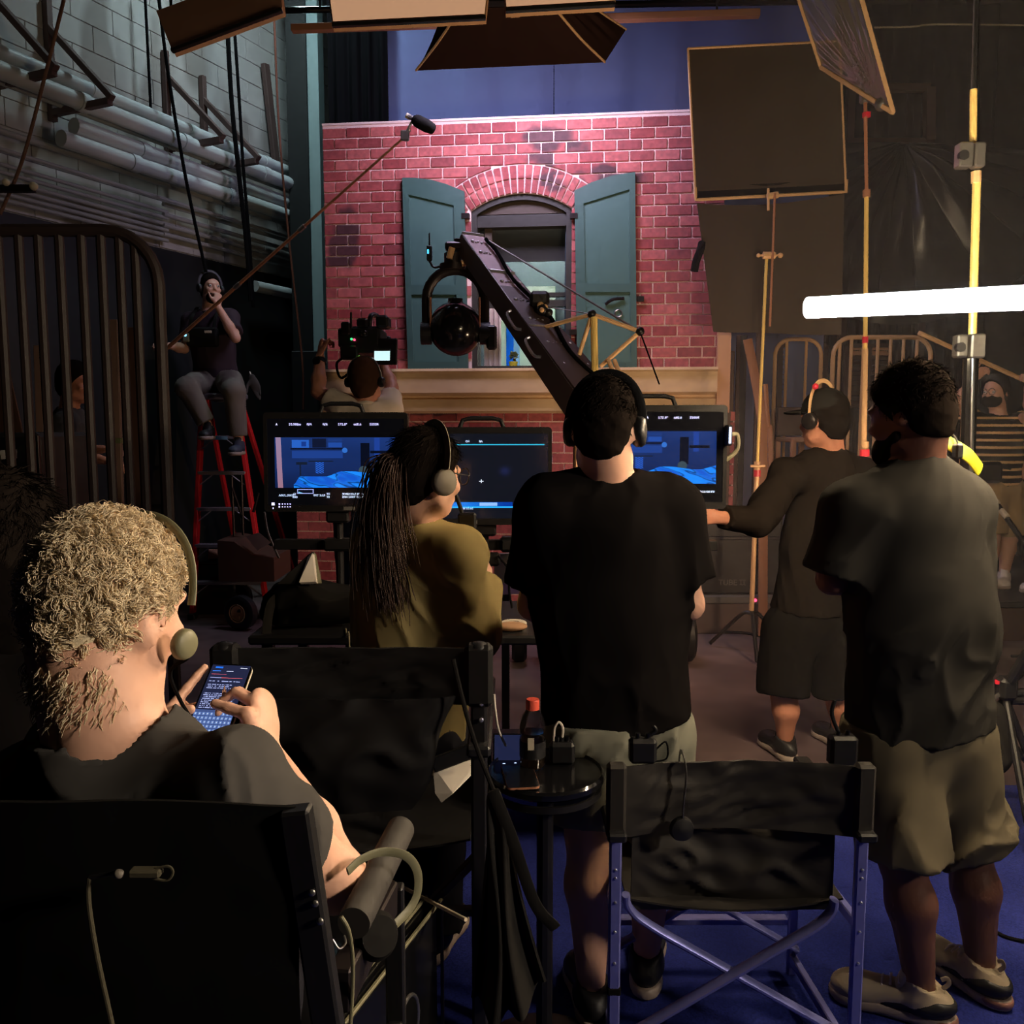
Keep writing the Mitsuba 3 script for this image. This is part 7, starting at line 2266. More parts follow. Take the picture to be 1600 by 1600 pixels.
wooden_chair('wooden chair with an upright back left of the man in the cap', 1212, 1258, 636, 686, 7.3)
t = thing('work_table', 'pale wooden work table behind the two men at the right, under the pale cup', 'table')
q0, q1 = P(1322, 722, 5.6), P(1420, 722, 5.6)
part(t, 'top', box((q1[0] - q0[0] + .3, 0.5, 0.05), ((q0[0] + q1[0]) / 2, 5.85, q0[2]), 0.006), 'timber')
for x in (q0[0], q1[0]):
    part(t, 'leg', bar(V(x, 5.65, 0), V(x, 5.65, q0[2] - .02), 0.05), 'timber')
    part(t, 'leg', bar(V(x, 6.05, 0), V(x, 6.05, q0[2] - .02), 0.05), 'timber')
part(t, 'brace', bar(V(q0[0], 5.65, q0[2] - .1), V(q1[0], 5.65, q0[2] - .42), 0.03), 'timber')
t = thing('pale_cup', 'pale crumpled cup on the work table behind the man in the charcoal tee', 'cup')
cq = V(P(1385, 715, 5.75)[0], 5.75, q0[2] + 0.026)
part(t, None, lathe([(0, 0), (0.05, 0), (0.075, 0.14), (0.068, 0.14), (0.045, 0.01), (0, 0.01)], 20, cq), 'paper')
# leaning scenery flats right of the facade
for (x0, x1, top, lab, m) in ((1150, 1158, 545, 'narrow dark flat standing right of the facade corner', 'frame_brown'), (1164, 1178, 520, 'dark leaning flat behind the flag stand', 'black_paint'), (1196, 1202, 500, 'thin dark upright behind the flag stand, right of the pale leaning strip', 'frame_brown')):
    t = thing('scenery_flat', lab, 'flat')
    a, b = P(x0, top, 6.75), P(x1, top, 6.75)
    part(t, 'face', box((b[0] - a[0], 0.04, a[2]), ((a[0] + b[0]) / 2, 6.95, a[2] / 2), 0.004), m)
    part(t, 'stile', bar(V(a[0], 6.93, 0), V(a[0], 6.93, a[2]), 0.03, 0.03), 'frame_brown')
t = thing('scenery_flat', 'pale curved timber strip leaning behind the flag stand', 'flat')
part(t, 'strip', tube(smooth_path([P(1168, 530, 6.5), P(1178, 580, 6.5), P(1188, 640, 6.45), P(1192, 700, 6.4), V(P(1193, 760, 6.4)[0], 6.3, 0.02)]), 1.0, 8, flat=(0.04, 0.012, V(0.3, -1, 0))), 'timber')
part(t, 'strip', tube(smooth_path([P(1196, 600, 6.6), P(1200, 660, 6.6), P(1204, 700, 6.6), V(P(1206, 760, 6.6)[0], 6.5, 0.02)]), 1.0, 8, flat=(0.02, 0.012, V(0.3, -1, 0))), 'timber')

# black plastic sheet gathered at the right, behind the crank stand
PY_ = 9.3
gp = P(1412, 222, PY_)
def plastic(u, v):
    ang = -math.pi * (0.02 + 0.96 * u)
    rr_ = 0.06 + v * 1.9
    x = gp[0] + rr_ * np.cos(ang) * 0.95
    z = gp[2] + rr_ * np.sin(ang) * 0.95
    y = PY_ - 0.10 * np.abs(np.sin(u * 38 + 2 * np.sin(u * 9))) * (1 - 0.55 * v) * np.clip(v * 6, 0, 1) - 0.05 * meshkit.noise(np.stack([u * 12, v * 5, 0 * u], -1))
    return np.stack([x, y, z], -1)
mat('plastic_film', (38, 38, 36), 0.28, spec=0.7)
t = thing('plastic_sheet', 'black plastic sheet gathered in radiating folds on the wall behind the crank stand', 'sheet')
part(t, None, sheet(plastic, 220, 26, 0.003), 'plastic_film', smooth=40)
t = thing('steel_frame', 'dark red steel frame on the wall behind the film frame stand', 'frame')
fa, fb, fc_, fd = P(1330, 138, 9.6), P(1452, 138, 9.6), P(1452, 220, 9.6), P(1330, 220, 9.6)
part(t, 'member', join(bar(fa, fb, 0.08), bar(fb, fc_, 0.10), bar(fd, fc_, 0.05)), 'frame_brown')
part(t, 'upright', join(bar(fc_, V(fc_[0], 9.6, 0), 0.08), bar(fa, V(fa[0], 9.6, 0), 0.08)), 'frame_brown')
hang('cable', [P(1366, 43, 7.0), P(1420, 42, 7.0), P(1470, 38, 7.0), P(1620, 40, 7.0)], 0.007, 'cable_grey', 'thin taut line running right from the film frame', 'line')

# platform at the right and gear on the floor
t = thing('stage_platform', 'low dark platform under the striped woman at the right', 'platform')
sx0 = P(1492, 940, 6.35)[0]
part(t, 'deck', box((2.6, 2.2, 0.05), (sx0 + 1.3, 7.3, SZ - 0.025), 0.008), 'black_paint')
part(t, 'front', box((2.56, 0.04, SZ - 0.05), (sx0 + 1.3, 6.25, (SZ - 0.05) / 2), 0.004), 'frame_brown')
for x in (sx0 + 0.1, sx0 + 2.5):
    part(t, 'side', box((0.04, 2.1, SZ - 0.05), (x, 7.3, (SZ - 0.05) / 2), 0.004), 'frame_brown')
t = thing('long_pole', 'long pale wooden pole held up across the crew at the right edge', 'pole')
part(t, None, rod(P(1436, 520, 6.3), P(1640, 612, 6.45), 0.017), 'tan_tube')
t = thing('tripod_pole', 'dark striped pole slanting down beside the striped woman', 'pole')
a, b = P(1542, 765, 6.0), P(1610, 845, 5.6)
part(t, 'shaft', rod(a, V(b[0] + .2, 5.3, 0.3), 0.018), 'black_plastic')
for s in (0.06, 0.16):
    q = a + (V(b[0] + .2, 5.3, 0.3) - a) * s
    part(t, 'band', rod(q, q + unit(b - a) * 0.07, 0.0205), 'cream_plastic')
part(t, 'foot', rod(V(b[0] + .2, 5.3, 0.32), V(b[0] + .24, 5.2, 0.0), 0.02), 'black_plastic')
t = thing('red_cylinder', 'slim red cylinder behind the right side of the man in the charcoal tee', 'cylinder')
q = P(1534, 885, 5.0)
part(t, None, lathe([(0, 0), (0.045, 0), (0.045, q[2] - 0.06), (0.02, q[2]), (0, q[2])], 20, V(q[0] - 0.01, 5.0, 0)), 'red_plastic')
t = thing('camera_tripod', 'folded black tripod head with a hanging sandbag at the right edge', 'tripod')
tq = P(1572, 1075, 3.3)
part(t, 'head', box((0.07, 0.07, 0.09), tq, 0.015), 'black_plastic')
part(t, 'handle', rod(tq, P(1606, 1020, 3.2), 0.02), 'black_plastic')
part(t, 'arm', rod(tq + V(0.02, 0, -0.02), P(1640, 1078, 3.3), 0.016), 'black_plastic')
part(t, 'arm', rod(tq + V(0.02, 0, -0.05), P(1640, 1095, 3.3), 0.018), 'black_plastic')
part(t, 'red_knob', rod(P(1560, 1063, 3.3), P(1560, 1068, 3.3), 0.014), 'red_plastic')
part(t, 'neck', rod(P(1560, 1068, 3.3), P(1560, 1085, 3.3), 0.010), 'black_plastic')
for a_ in (0.4, 2.5, 4.6):
    part(t, 'leg', rod(tq - V(0, 0, .04), V(tq[0] + .3 * math.cos(a_), tq[1] + .3 * math.sin(a_), 0.01), 0.014), 'black_plastic')
bgf = Field()
bq = P(1546, 1150, 3.25)
bgf.cone(bq + V(0.005, 0, 0.09), 0.05, bq - V(0, 0, 0.07), 0.085, k=0.04)
part(t, 'sandbag', bgf.mesh(0.009), 'soft_black', smooth=True)
part(t, 'bag_hook', rod(bq + V(0.0, 0, 0.14), tq - V(0.02, 0, .02), 0.008), 'steel')
hang('cable', [V(*ground(1540, 965)[:2], 0.012), V(*ground(1565, 972)[:2], 0.012), V(*ground(1600, 980)[:2], 0.012), V(*ground(1660, 985)[:2], 0.012)], 0.008, 'cable_black', 'black cable lying on the concrete floor near the right edge, farther one', 'cable')
hang('cable', [V(*ground(1530, 1082)[:2], 0.012), V(*ground(1560, 1085)[:2], 0.012), V(*ground(1600, 1055)[:2], 0.012), V(*ground(1625, 1030)[:2], 0.012), V(*ground(1580, 1028)[:2], 0.012)], 0.010, 'cable_black', 'coiled black cable lying on the floor behind the tripod at the right edge', 'cable')
hang('cable', [V(*ground(1545, 1455)[:2], 0.014), V(*ground(1570, 1470)[:2], 0.014), V(*ground(1610, 1480)[:2], 0.014)], 0.006, 'cable_black', 'thin black cable on the blue carpet beside the right shoe', 'cable')

# black case with lettering and the pale riser under it
t = thing('equipment_case', 'black hard case with faint lettering below the arm of the man in the cap', 'case')
CEY = 6.45
e0, e1 = P(1062, 930, CEY), P(1200, 930, CEY)
ez0, ez1 = e0[2] + 0.002, P(1100, 806, CEY)[2]
part(t, 'shell', box((e1[0] - e0[0] + .1, 0.36, ez1 - ez0), ((e0[0] + e1[0]) / 2 + .05, CEY + 0.18, (ez0 + ez1) / 2), 0.02), 'black_paint')
part(t, 'lid_rim', box((e1[0] - e0[0] + .12, 0.38, 0.03), ((e0[0] + e1[0]) / 2 + .05, CEY + 0.18, ez0 + (ez1 - ez0) * .72), 0.006), 'black_metal')
lm = meshkit.text_mesh('TUBE II', 0.040, 0.002, bold=True)
Rl = np.stack([V(1, 0, 0), V(0, 0, 1), V(0, -1, 0)], 1)
part(t, 'lettering', trimesh.Trimesh(lm.vertices @ Rl.T + V(P(1122, 915, CEY)[0], CEY - 0.001, P(1131, 914, CEY)[2]), lm.faces, process=False), 'grey_plastic', smooth=False)
t = thing('floor_riser', 'low pale grey riser with a red indicator under the black hard case', 'riser')
part(t, 'board', box((1.3, 0.6, 0.06), ((e0[0] + e1[0]) / 2 + 0.1, CEY + 0.27, ez0 - 0.032), 0.008), 'grey_plastic')
part(t, 'base', box((1.26, 0.55, ez0 - 0.064), ((e0[0] + e1[0]) / 2 + 0.1, CEY + 0.27, (ez0 - 0.064) / 2), 0.006), 'floor_concrete', smooth=False)
mat('red_lamp', (255, 40, 60), 0.4)
part(t, 'indicator', ball(V(P(1178, 938, CEY)[0], CEY - 0.035, ez0 - 0.034), 0.013, sub=2), 'red_lamp', emit=(4.0, 0.2, 0.5), weight=0.1)
hang('cable', [V(*ground(1130, 990)[:2], 0.014), V(*ground(1165, 992)[:2], 0.014), V(*ground(1200, 1000)[:2], 0.014)], 0.010, 'cable_black', 'black cable on the floor in front of the pale riser', 'cable')

# ================================================================ aluminium director's chair
t = thing('director_chair', 'folding chair with bluish aluminium frame and dark canvas back, nearest the camera', 'chair')
Y0 = 1.96
pl_, pr_ = P(962, 1300, Y0), P(1347, 1300, Y0)
xl, xr = pl_[0], pr_[0]
zt_ = P(1150, 1197, Y0)[2]
zc0 = P(1150, 1308, Y0)[2]
for x, lab in ((xl, 'L'), (xr, 'R')):
    sgn = 1 if x < 0.5 else -1
    part(t, 'rear_post', box((0.029, 0.020, zt_ - 0.01), (x, Y0, zt_ / 2), 0.006), 'alu_blue')
    part(t, 'front_post', box((0.026, 0.020, 0.62), (x + sgn * 0.02, Y0 + 0.40, 0.31), 0.006), 'alu_blue')
    part(t, 'arm_rest', box((0.045, 0.48, 0.022), (x, Y0 + 0.2, 0.635), 0.008), 'black_plastic')
    part(t, 'side_rail', bar(V(x, Y0, 0.40), V(x + sgn * .02, Y0 + 0.4, 0.40), 0.02, 0.028), 'alu_blue')
    part(t, 'side_rail', bar(V(x, Y0, 0.06), V(x + sgn * .02, Y0 + 0.4, 0.06), 0.02, 0.028), 'alu_blue')
    for py in (1253, 1360, 1373, 1411, 1457, 1506):
        q = P(958 if x == xl else 1346, py, Y0 - 0.012)
        part(t, 'rivet', ball(V(x, Y0 - 0.012, q[2]), 0.0042, (1, 0.6, 1), 1), 'rivet_steel', smooth=True)
# crossing legs with curved upper ends
zx = P(1150, 1425, Y0)[2]
def xleg(x0, x1, y, m):
    s = np.sign(x1 - x0)
    a = [V(x0 - s * 0.012, y, zx + 0.03), V(x0 - s * 0.008, y, zx + 0.005), V(x0 + s * 0.012, y, zx - 0.022), V(x0 + s * 0.05, y, zx - 0.05), V(x0 + s * 0.09, y, zx - 0.075)]
    e = V(x1, y, 0.10)
    return tube(np.vstack([smooth_path(a, 5), [a[-1] * .5 + e * .5, e]]), 1.0, 12, flat=(0.017, 0.010, V(0, 0, 1)))
for y in (Y0 + 0.025, Y0 + 0.37):
    part(t, 'cross_leg', xleg(xl + 0.042, xr - 0.015, y, 0), 'alu_blue', smooth=40)
    part(t, 'cross_leg', xleg(xr - 0.07, xl + 0.015, y - 0.022, 0), 'alu_blue', smooth=40)
def canvas(xa, xb, z0, z1, y, sag, wr, seed, belly=0.0):
    def f(u, v):
        x = xa + (xb - xa) * u
        z = z0 + (z1 - z0) * v
        nn = meshkit.fbm(np.stack([u * 5 + v * 2, v * 2.5 - u * 2, 0 * u + seed], -1), 3)
        rid = np.abs(meshkit.noise(np.stack([u * 7 - v * 5, u * 2 + v * 3, 0 * u + seed + 4], -1)) - 0.5)
        yy = y + sag * np.sin(np.pi * u) + wr * (nn - 0.5) * np.sin(np.pi * u) ** .5 + wr * 1.2 * rid * np.sin(np.pi * u) + belly * np.sin(np.pi * v) * np.sin(np.pi * u)
        zz = z - 0.012 * np.sin(np.pi * u) * v * 0.6
        return np.stack([x, yy, zz], -1)
    return f
mat('chair_canvas', (38, 35, 32), 0.7, spec=0.3)
part(t, 'backrest', sheet(canvas(xl + 0.005, xr - 0.005, zc0, zt_, Y0 - 0.005, 0.05, 0.03, 1), 60, 18, 0.004), 'chair_canvas', smooth=60)
for x in (xl, xr):
    part(t, 'canvas_sleeve', box((0.046, 0.034, zt_ - zc0 + 0.008), (x, Y0, (zt_ + zc0) / 2 + 0.003), 0.010), 'chair_canvas')
part(t, 'seat', sheet(lambda u, v: np.stack([xl + 0.03 + (xr - xl - 0.06) * u, Y0 + 0.02 + 0.36 * v, 0.455 - 0.03 * np.sin(np.pi * u) + 0 * v], -1), 24, 12, 0.005), 'chair_canvas', smooth=60)
def pocket(u, v):
    a, b = P(990, 1312, Y0)[0], P(1312, 1312, Y0)[0]
    z0_, z1_ = P(1150, 1432, Y0)[2], zc0 + 0.02
    x = a + (b - a) * u
    drop = 0.035 * np.sin(np.pi * u) + 0.03 * (u - 0.2) * 0
    z = z1_ + (z0_ - z1_) * (1 - v) - drop * (1 - v)
    rid = np.abs(meshkit.noise(np.stack([u * 6 + v * 4, v * 3 - u * 3, 0 * u + 2.0], -1)) - 0.5)
    y = Y0 + 0.03 + 0.05 * np.sin(np.pi * u) - 0.03 * np.sin(np.pi * (1 - v)) * np.sin(np.pi * u) + 0.06 * rid * np.sin(np.pi * u)
    return np.stack([x, y, z], -1)
part(t, 'pocket', sheet(pocket, 60, 26, 0.004), 'chair_canvas', smooth=60)
part(t, 'foot_rest', bar(V(xl + .03, Y0 + .42, 0.16), V(xr - .03, Y0 + .42, 0.16), 0.03, 0.02), 'alu_blue')
part(t, 'tape_wrap', box((0.033, 0.024, 0.02), (xl, Y0, P(962, 1546, Y0)[2]), 0.003), 'black_cloth')
t = thing('headset', 'headset with a thin band hanging over the canvas back of the aluminium chair', 'headset')
q = P(1072, 1196, Y0)
part(t, 'band', tube(smooth_path([q + V(0, 0.09, -0.05), q + V(0, 0.07, 0.006), q + V(0, 0.02, 0.008), q + V(0.002, 0.005, -0.03), q + V(-0.004, -0.0, -0.09), q + V(-0.006, 0.0, -0.14)]), 1.0, 8, flat=(0.006, 0.002, V(1, 0, 0))), 'steel')
part(t, 'ear_cup', lathe([(0, -0.01), (0.024, -0.01), (0.03, 0), (0.026, 0.012), (0.008, 0.016), (0, 0.016)], 20, q + V(-0.008, 0.0, -0.155), frame(V(0.1, -1, 0.1))), 'black_plastic')
def two_way(label, px, py, y, size, ant, rest_z=None):
    t = thing('handheld_radio', label, 'radio')
    c = P(px, py, y)
    if rest_z is not None:
        c[2] = rest_z + size[2] / 2 + 0.001
    part(t, 'body', box(size, c, 0.008), 'black_plastic')
    part(t, 'knob', join(*[rod(c + V(x, 0, size[2] / 2), c + V(x, 0, size[2] / 2 + 0.012), 0.006) for x in (-0.012, 0.012)]), 'gloss_black')
    part(t, 'antenna', tube(smooth_path([c + V(ant[0] * .3, 0, size[2] / 2), c + V(ant[0], 0, size[2] / 2 + ant[1] * .6), c + V(ant[0] * .8, 0, size[2] / 2 + ant[1])]), 0.005, 8), 'black_plastic')
    return c
c = two_way('handheld radio with a curled cable on the top edge of the aluminium chair', 1004, 1172, Y0 + 0.03, (0.065, 0.035, 0.06), (0.03, 0.03))
hang('cable', [c + V(0.03, 0, 0.0), c + V(0.055, 0, 0.02), c + V(0.058, 0, -0.02), c + V(0.02, 0, -0.03)], 0.0022, 'cable_black', 'curled cable of the radio on the aluminium chair', 'cable')
two_way('handheld radio clipped beside the khaki shorts, behind the aluminium chair', 1316, 1172, 2.12, (0.07, 0.04, 0.08), (-0.03, 0.09))

# ================================================================ tall black chair with hanging bag
t = thing('director_chair', 'tall black canvas chair between the phone and the side table, seen from behind', 'chair')
TY = 1.74
bl0, br0 = P(352, 1010, TY), P(748, 1010, TY)
tz = P(560, 1013, TY)[2]
tz0 = P(560, 1100, TY)[2]
for x in (bl0[0], br0[0]):
    part(t, 'rear_post', box((0.034, 0.024, tz), (x, TY, tz / 2), 0.006), 'gloss_black' if 0 else 'black_metal')
    part(t, 'front_post', box((0.03, 0.024, 0.92), (x, TY + 0.42, 0.46), 0.006), 'black_metal')
    part(t, 'arm_rest', box((0.05, 0.5, 0.024), (x, TY + 0.21, 0.93), 0.008), 'black_plastic')
    part(t, 'side_rail', bar(V(x, TY, 0.70), V(x, TY + .42, 0.70), 0.022, 0.03), 'black_metal')
    part(t, 'side_rail', bar(V(x, TY, 0.2), V(x, TY + .42, 0.2), 0.022, 0.03), 'black_metal')
    part(t, 'post_cap', ball(V(x, TY, tz), 0.022, (1, 1, 0.7), 1), 'black_plastic')
mat('black_canvas', (17, 16, 16), 0.75, spec=0.2)
part(t, 'backrest', sheet(canvas(bl0[0] - 0.012, br0[0] + 0.012, tz0, tz + 0.004, TY - 0.015, 0.03, 0.02, 6), 60, 14, 0.005), 'black_canvas', smooth=60)
part(t, 'canvas_sleeve', box((0.058, 0.042, 0.13), (br0[0], TY, tz - 0.055), 0.016), 'black_canvas')
part(t, 'canvas_sleeve', box((0.058, 0.042, 0.13), (bl0[0], TY, tz - 0.055), 0.016), 'black_canvas')
part(t, 'seat', sheet(lambda u, v: np.stack([bl0[0] + .02 + (br0[0] - bl0[0] - .04) * u, TY + 0.02 + 0.38 * v, 0.715 - 0.03 * np.sin(np.pi * u) + 0 * v], -1), 20, 10, 0.005), 'black_canvas', smooth=60)
for s in (0, 1):
    part(t, 'cross_leg', bar(V(bl0[0] if s else br0[0], TY + 0.03 + .03 * s, 0.68), V(br0[0] if s else bl0[0], TY + 0.03 + .03 * s, 0.12), 0.028, 0.018), 'black_metal')
part(t, 'foot_rest', bar(V(bl0[0], TY + .45, 0.3), V(br0[0], TY + .45, 0.3), 0.03, 0.02), 'black_metal')
for py in (1100, 1125):
    part(t, 'bolt', ball(P(752, py, TY - 0.018), 0.005, (1, .6, 1), 1), 'rivet_steel', smooth=True)
part(t, 'support_rod', rod(P(594, 1368, 1.9), P(728, 1437, 1.62), 0.004), 'cream_plastic')
# pouch on its back
def pouch(u, v):
    xl_, xr_ = P(372, 1180, TY)[0], P(700, 1180, TY)[0]
    w = 1 - 0.13 * np.clip((0.55 - v) / 0.55, 0, 1) ** 2 - 0.12 * np.clip((v - 0.45) / 0.55, 0, 1) ** 2 * -1
    x = xl_ + (xr_ - xl_) * (0.0 + u * (w * 0.92 + 0.02))
    z0_, z1_ = P(500, 1268, TY)[2], tz0 + 0.02
    z = z0_ + (z1_ - z0_) * v
    rid = np.abs(meshkit.noise(np.stack([u * 5 + v * 3, v * 3 - u * 2, 0 * u + 8.0], -1)) - 0.5)
    y = TY - 0.01 - 0.05 * np.sin(np.pi * u) ** .6 * np.sin(np.pi * (1 - v * .8)) + 0.05 * rid
    return np.stack([x, y, z], -1)
t2 = thing('chair_pouch', 'black pouch hanging behind the back of the tall black chair', 'pouch')
part(t2, 'front', sheet(pouch, 50, 24, 0.005), 'black_canvas', smooth=60)
t = thing('script_pages', 'pale script pages resting against the tall black chair beside its pouch', 'paper')
part(t, 'pages', hull([P(676, 1196, 1.92), P(748, 1186, 1.92), P(748, 1200, 1.90), P(708, 1240, 1.84), P(690, 1254, 1.84), P(680, 1240, 1.86), P(676, 1196, 1.935), P(748, 1186, 1.935), P(690, 1254, 1.855)]), 'paper', smooth=False)
part(t, 'binder', bar(P(676, 1196, 1.9), P(745, 1170, 1.9), 0.035, 0.012, V(0, -1, 0)), 'black_plastic')
# long black cloth hanging off the corner
t = thing('hanging_jacket', 'long black cloth bag and strap hanging off the corner of the tall black chair', 'bag')
def jack(u, v):
    tpx, tpy = 772, 1235
    top, bl_j, br_j = P(tpx, tpy, TY - .06), P(738, 1560, TY - 0.05), P(852, 1530, TY - .05)
    p = top[None, None] * v[..., None] + (bl_j * (1 - u)[..., None] + br_j * u[..., None]) * (1 - v)[..., None]
    w = (1 - v)
    p[..., 1] += 0.03 * np.sin(u * 16) * w - 0.05 * np.sin(np.pi * u) * w
    p[..., 0] += 0.012 * np.sin(v * 5) * np.sin(u * 6)
    p[..., 2] -= 0.03 * np.sin(np.pi * u) * w
    return p
part(t, 'cloth', sheet(jack, 60, 30, 0.006), 'soft_black', smooth=60)
part(t, 'strap', tube(smooth_path([P(708, 1030, TY - .03), P(722, 1090, TY - .04), P(742, 1160, TY - .05), P(773, 1240, TY - .06)]), 1.0, 8, flat=(0.005, 0.003, V(0, -1, 0))), 'soft_black')
part(t, 'strap', tube(smooth_path([P(770, 1235, TY - .07), P(800, 1310, TY - .07), P(835, 1410, TY - .06), P(868, 1450, TY - .05)]), 1.0, 8, flat=(0.013, 0.004, V(0, -1, 0))), 'soft_black')

# ================================================================ round side table with bottle, phone, radio
t = thing('side_table', 'round glossy black side table between the tall chair and the grey shorts', 'table')
sc_ = P(852, 1205, 2.0)
stz = sc_[2]
part(t, 'top', lathe([(0, -0.02), (0.13, -0.02), (0.142, -0.012), (0.142, 0.0), (0.136, 0.006), (0.132, 0.0), (0, 0.0)], 40, sc_), 'gloss_black', smooth=40)
part(t, 'rim', lathe([(0.128, -0.045), (0.136, -0.045), (0.136, -0.03), (0.128, -0.03)], 40, sc_), 'black_metal', smooth=40)
part(t, 'pole', rod(sc_ - V(0, 0, 0.02), V(sc_[0], sc_[1], 0.03), 0.02), 'black_metal')
part(t, 'base', lathe([(0, 0.0), (0.17, 0.0), (0.17, 0.015), (0.03, 0.04), (0, 0.04)], 32, V(sc_[0], sc_[1], 0.009)), 'black_metal', smooth=40)
t = thing('drink_bottle', 'half full clear drink bottle with a coral cap on the side table', 'bottle')
bq = P(832, 1195, 2.02)
bq[2] = stz + 0.002
scene['clear_plastic'] = {'type': 'dielectric', 'int_ior': 1.12}
scene['drink'] = {'type': 'principled', 'base_color': rgb((96, 78, 66)), 'roughness': 0.1, 'specular': 0.5}
part(t, 'body', lathe([(0, 0.0), (0.027, 0.0), (0.031, 0.006), (0.031, 0.075), (0.028, 0.082), (0.031, 0.09), (0.0315, 0.105), (0.026, 0.128), (0.015, 0.143), (0.013, 0.15), (0, 0.15)], 32, bq), 'clear_plastic', smooth=50)
part(t, 'liquid', lathe([(0, 0.003), (0.025, 0.003), (0.0285, 0.008), (0.0285, 0.074), (0.0255, 0.082), (0.0285, 0.09), (0, 0.09)], 32, bq), 'drink', smooth=50)
part(t, 'label', lathe([(0.0316, 0.03), (0.0318, 0.03), (0.0318, 0.07), (0.0316, 0.07)], 32, bq), 'black_plastic', smooth=50)
part(t, 'label_mark', hull([bq + V(x, -0.0325 - .0005 * k, z) for x in (-0.012, 0.003) for z in (0.055, 0.085) for k in (0, 1)]), 'cream_plastic', smooth=False)
part(t, 'cap', lathe([(0, 0.145), (0.0165, 0.145), (0.0165, 0.166), (0.0145, 0.170), (0, 0.170)], 28, bq), 'coral_plastic', smooth=35)
t = thing('phone', 'phone lying face up with a lit status bar on the side table', 'phone')
fq = P(812, 1222, 1.96)
fq[2] = stz + 0.006
FRm = np.stack([unit(V(1, 0.12, 0)), unit(V(-0.12, 1, 0)), V(0, 0, 1)], 1)
part(t, 'case', prism(slab_r(0.074, 0.148, 0, 0.010), -0.004, 0.004, fq, FRm), 'gloss_black', smooth=40)
part(t, 'rail', prism(slab_r(0.0752, 0.1492, 0, 0.0105).difference(slab_r(0.0735, 0.1475, 0, 0.010)), -0.002, 0.003, fq, FRm), 'copper', smooth=40)
part(t, 'status_bar', join(*[box((w_, 0.005, 0.0004), fq + FRm @ V(x, 0.066, 0.0044), 0.0001, FRm) for x, w_ in ((-0.03, 0.006), (-0.002, 0.005), (0.026, 0.014))]), 'white_plastic', smooth=False, emit=(0.9, 1.2, 2.0), weight=0.05)
t = thing('tablet', 'dark tablet with an added dim blue glow, propped behind the phone on the side table', 'tablet')
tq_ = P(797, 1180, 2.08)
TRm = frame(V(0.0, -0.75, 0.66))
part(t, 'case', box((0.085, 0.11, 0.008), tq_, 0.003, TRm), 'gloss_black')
part(t, 'screen', screen_quad(tq_, TRm, 0.078, 0.102, 0.0043), 'gloss_black', smooth=False, emit=(0.012, 0.016, 0.05), weight=0.05)  # faint emission added, standing in for blue light reflected in the glass
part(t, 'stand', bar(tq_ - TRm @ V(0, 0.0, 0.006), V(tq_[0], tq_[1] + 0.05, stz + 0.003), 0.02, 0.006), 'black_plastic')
two_c = two_way('black radio lying beside the drink bottle on the side table', 878, 1172, 2.05, (0.062, 0.04, 0.055), (0.0, 0.01), stz)
hang('cable', [two_c + V(-0.02, 0, 0.028), two_c + V(-0.018, 0, 0.06), two_c + V(-0.008, 0, 0.075), two_c + V(0.002, 0, 0.06), two_c + V(0.0, 0, 0.028)], 0.0032, 'paper', 'white cable loop standing on the radio on the side table', 'cable')
hang('cable', [P(772, 1085, 2.0), P(774, 1110, 2.0), P(779, 1140, 2.02), P(790, 1165, 2.05)], 0.003, 'paper', 'white cable hanging beside the post of the tall black chair', 'cable')

# ================================================================ the curly haired man's chair and the gear by his arm
t = thing('director_chair', 'black canvas chair in the near left corner, holding the curly haired man', 'chair')
CYB = 0.84
cR0, cR1 = P(462, 1262, CYB), P(512, 1600, CYB + 0.02)
cz = cR0[2]
px_ = cR0[0]
cxl = px_ - 0.56
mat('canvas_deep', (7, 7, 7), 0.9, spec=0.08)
def cback(u, v):
    x = cxl + (px_ - cxl) * u
    zt2 = cz + 0.035 * np.sin(np.pi * np.clip(u * 1.0, 0, 1)) * 0.6 - 0.0
    z = 0.80 + (zt2 - 0.80) * v
    nn = meshkit.fbm(np.stack([u * 4, v * 4, 0 * u], -1), 3)
    y = CYB + 0.0 - 0.03 * np.sin(np.pi * u) + 0.015 * (nn - .5)
    return np.stack([x, y, z], -1)
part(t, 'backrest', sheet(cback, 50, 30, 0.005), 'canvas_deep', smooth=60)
for x in (px_, cxl):
    part(t, 'rear_post', bar(V(x, CYB, cz), V(x + (0.135 if x == px_ else -0.06), CYB + 0.02, 0.02), 0.03, 0.024, V(0, 1, 0)), 'black_metal')
    part(t, 'front_post', bar(V(x + .03, CYB + 0.48, 0.86), V(x + .03, CYB + .48, 0.02), 0.03, 0.024, V(0, 1, 0)), 'black_metal')
    part(t, 'side_rail', bar(V(x + .02, CYB, 0.62), V(x + .03, CYB + .48, 0.62), 0.024, 0.03), 'black_metal')
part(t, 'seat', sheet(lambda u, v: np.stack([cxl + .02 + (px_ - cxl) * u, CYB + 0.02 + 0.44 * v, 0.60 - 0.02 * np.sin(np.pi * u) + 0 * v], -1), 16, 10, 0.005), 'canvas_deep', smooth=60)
ar0, ar1 = P(560, 1428, 1.0), P(626, 1296, 1.22)
part(t, 'arm_rest', tube(np.array([ar0 - unit(ar1 - ar0) * .02, ar0, ar1, ar1 + unit(ar1 - ar0) * 0.006]), [0.020, 0.0205, 0.0205, 0.014], 20), 'arm_foam', smooth=40)
fr0_, fr1_ = P(528, 1550, 0.95), P(606, 1402, 1.22)
part(t, 'arm_support', bar(fr0_, fr1_, 0.03, 0.05, V(0, 0, 1)), 'dark_metal')
part(t, 'bolt', join(*[ball(P(px, py, CYB - .012), 0.004, (1, .6, 1), 1) for px, py in ((487, 1395), (492, 1412), (500, 1440))]), 'steel', smooth=True)
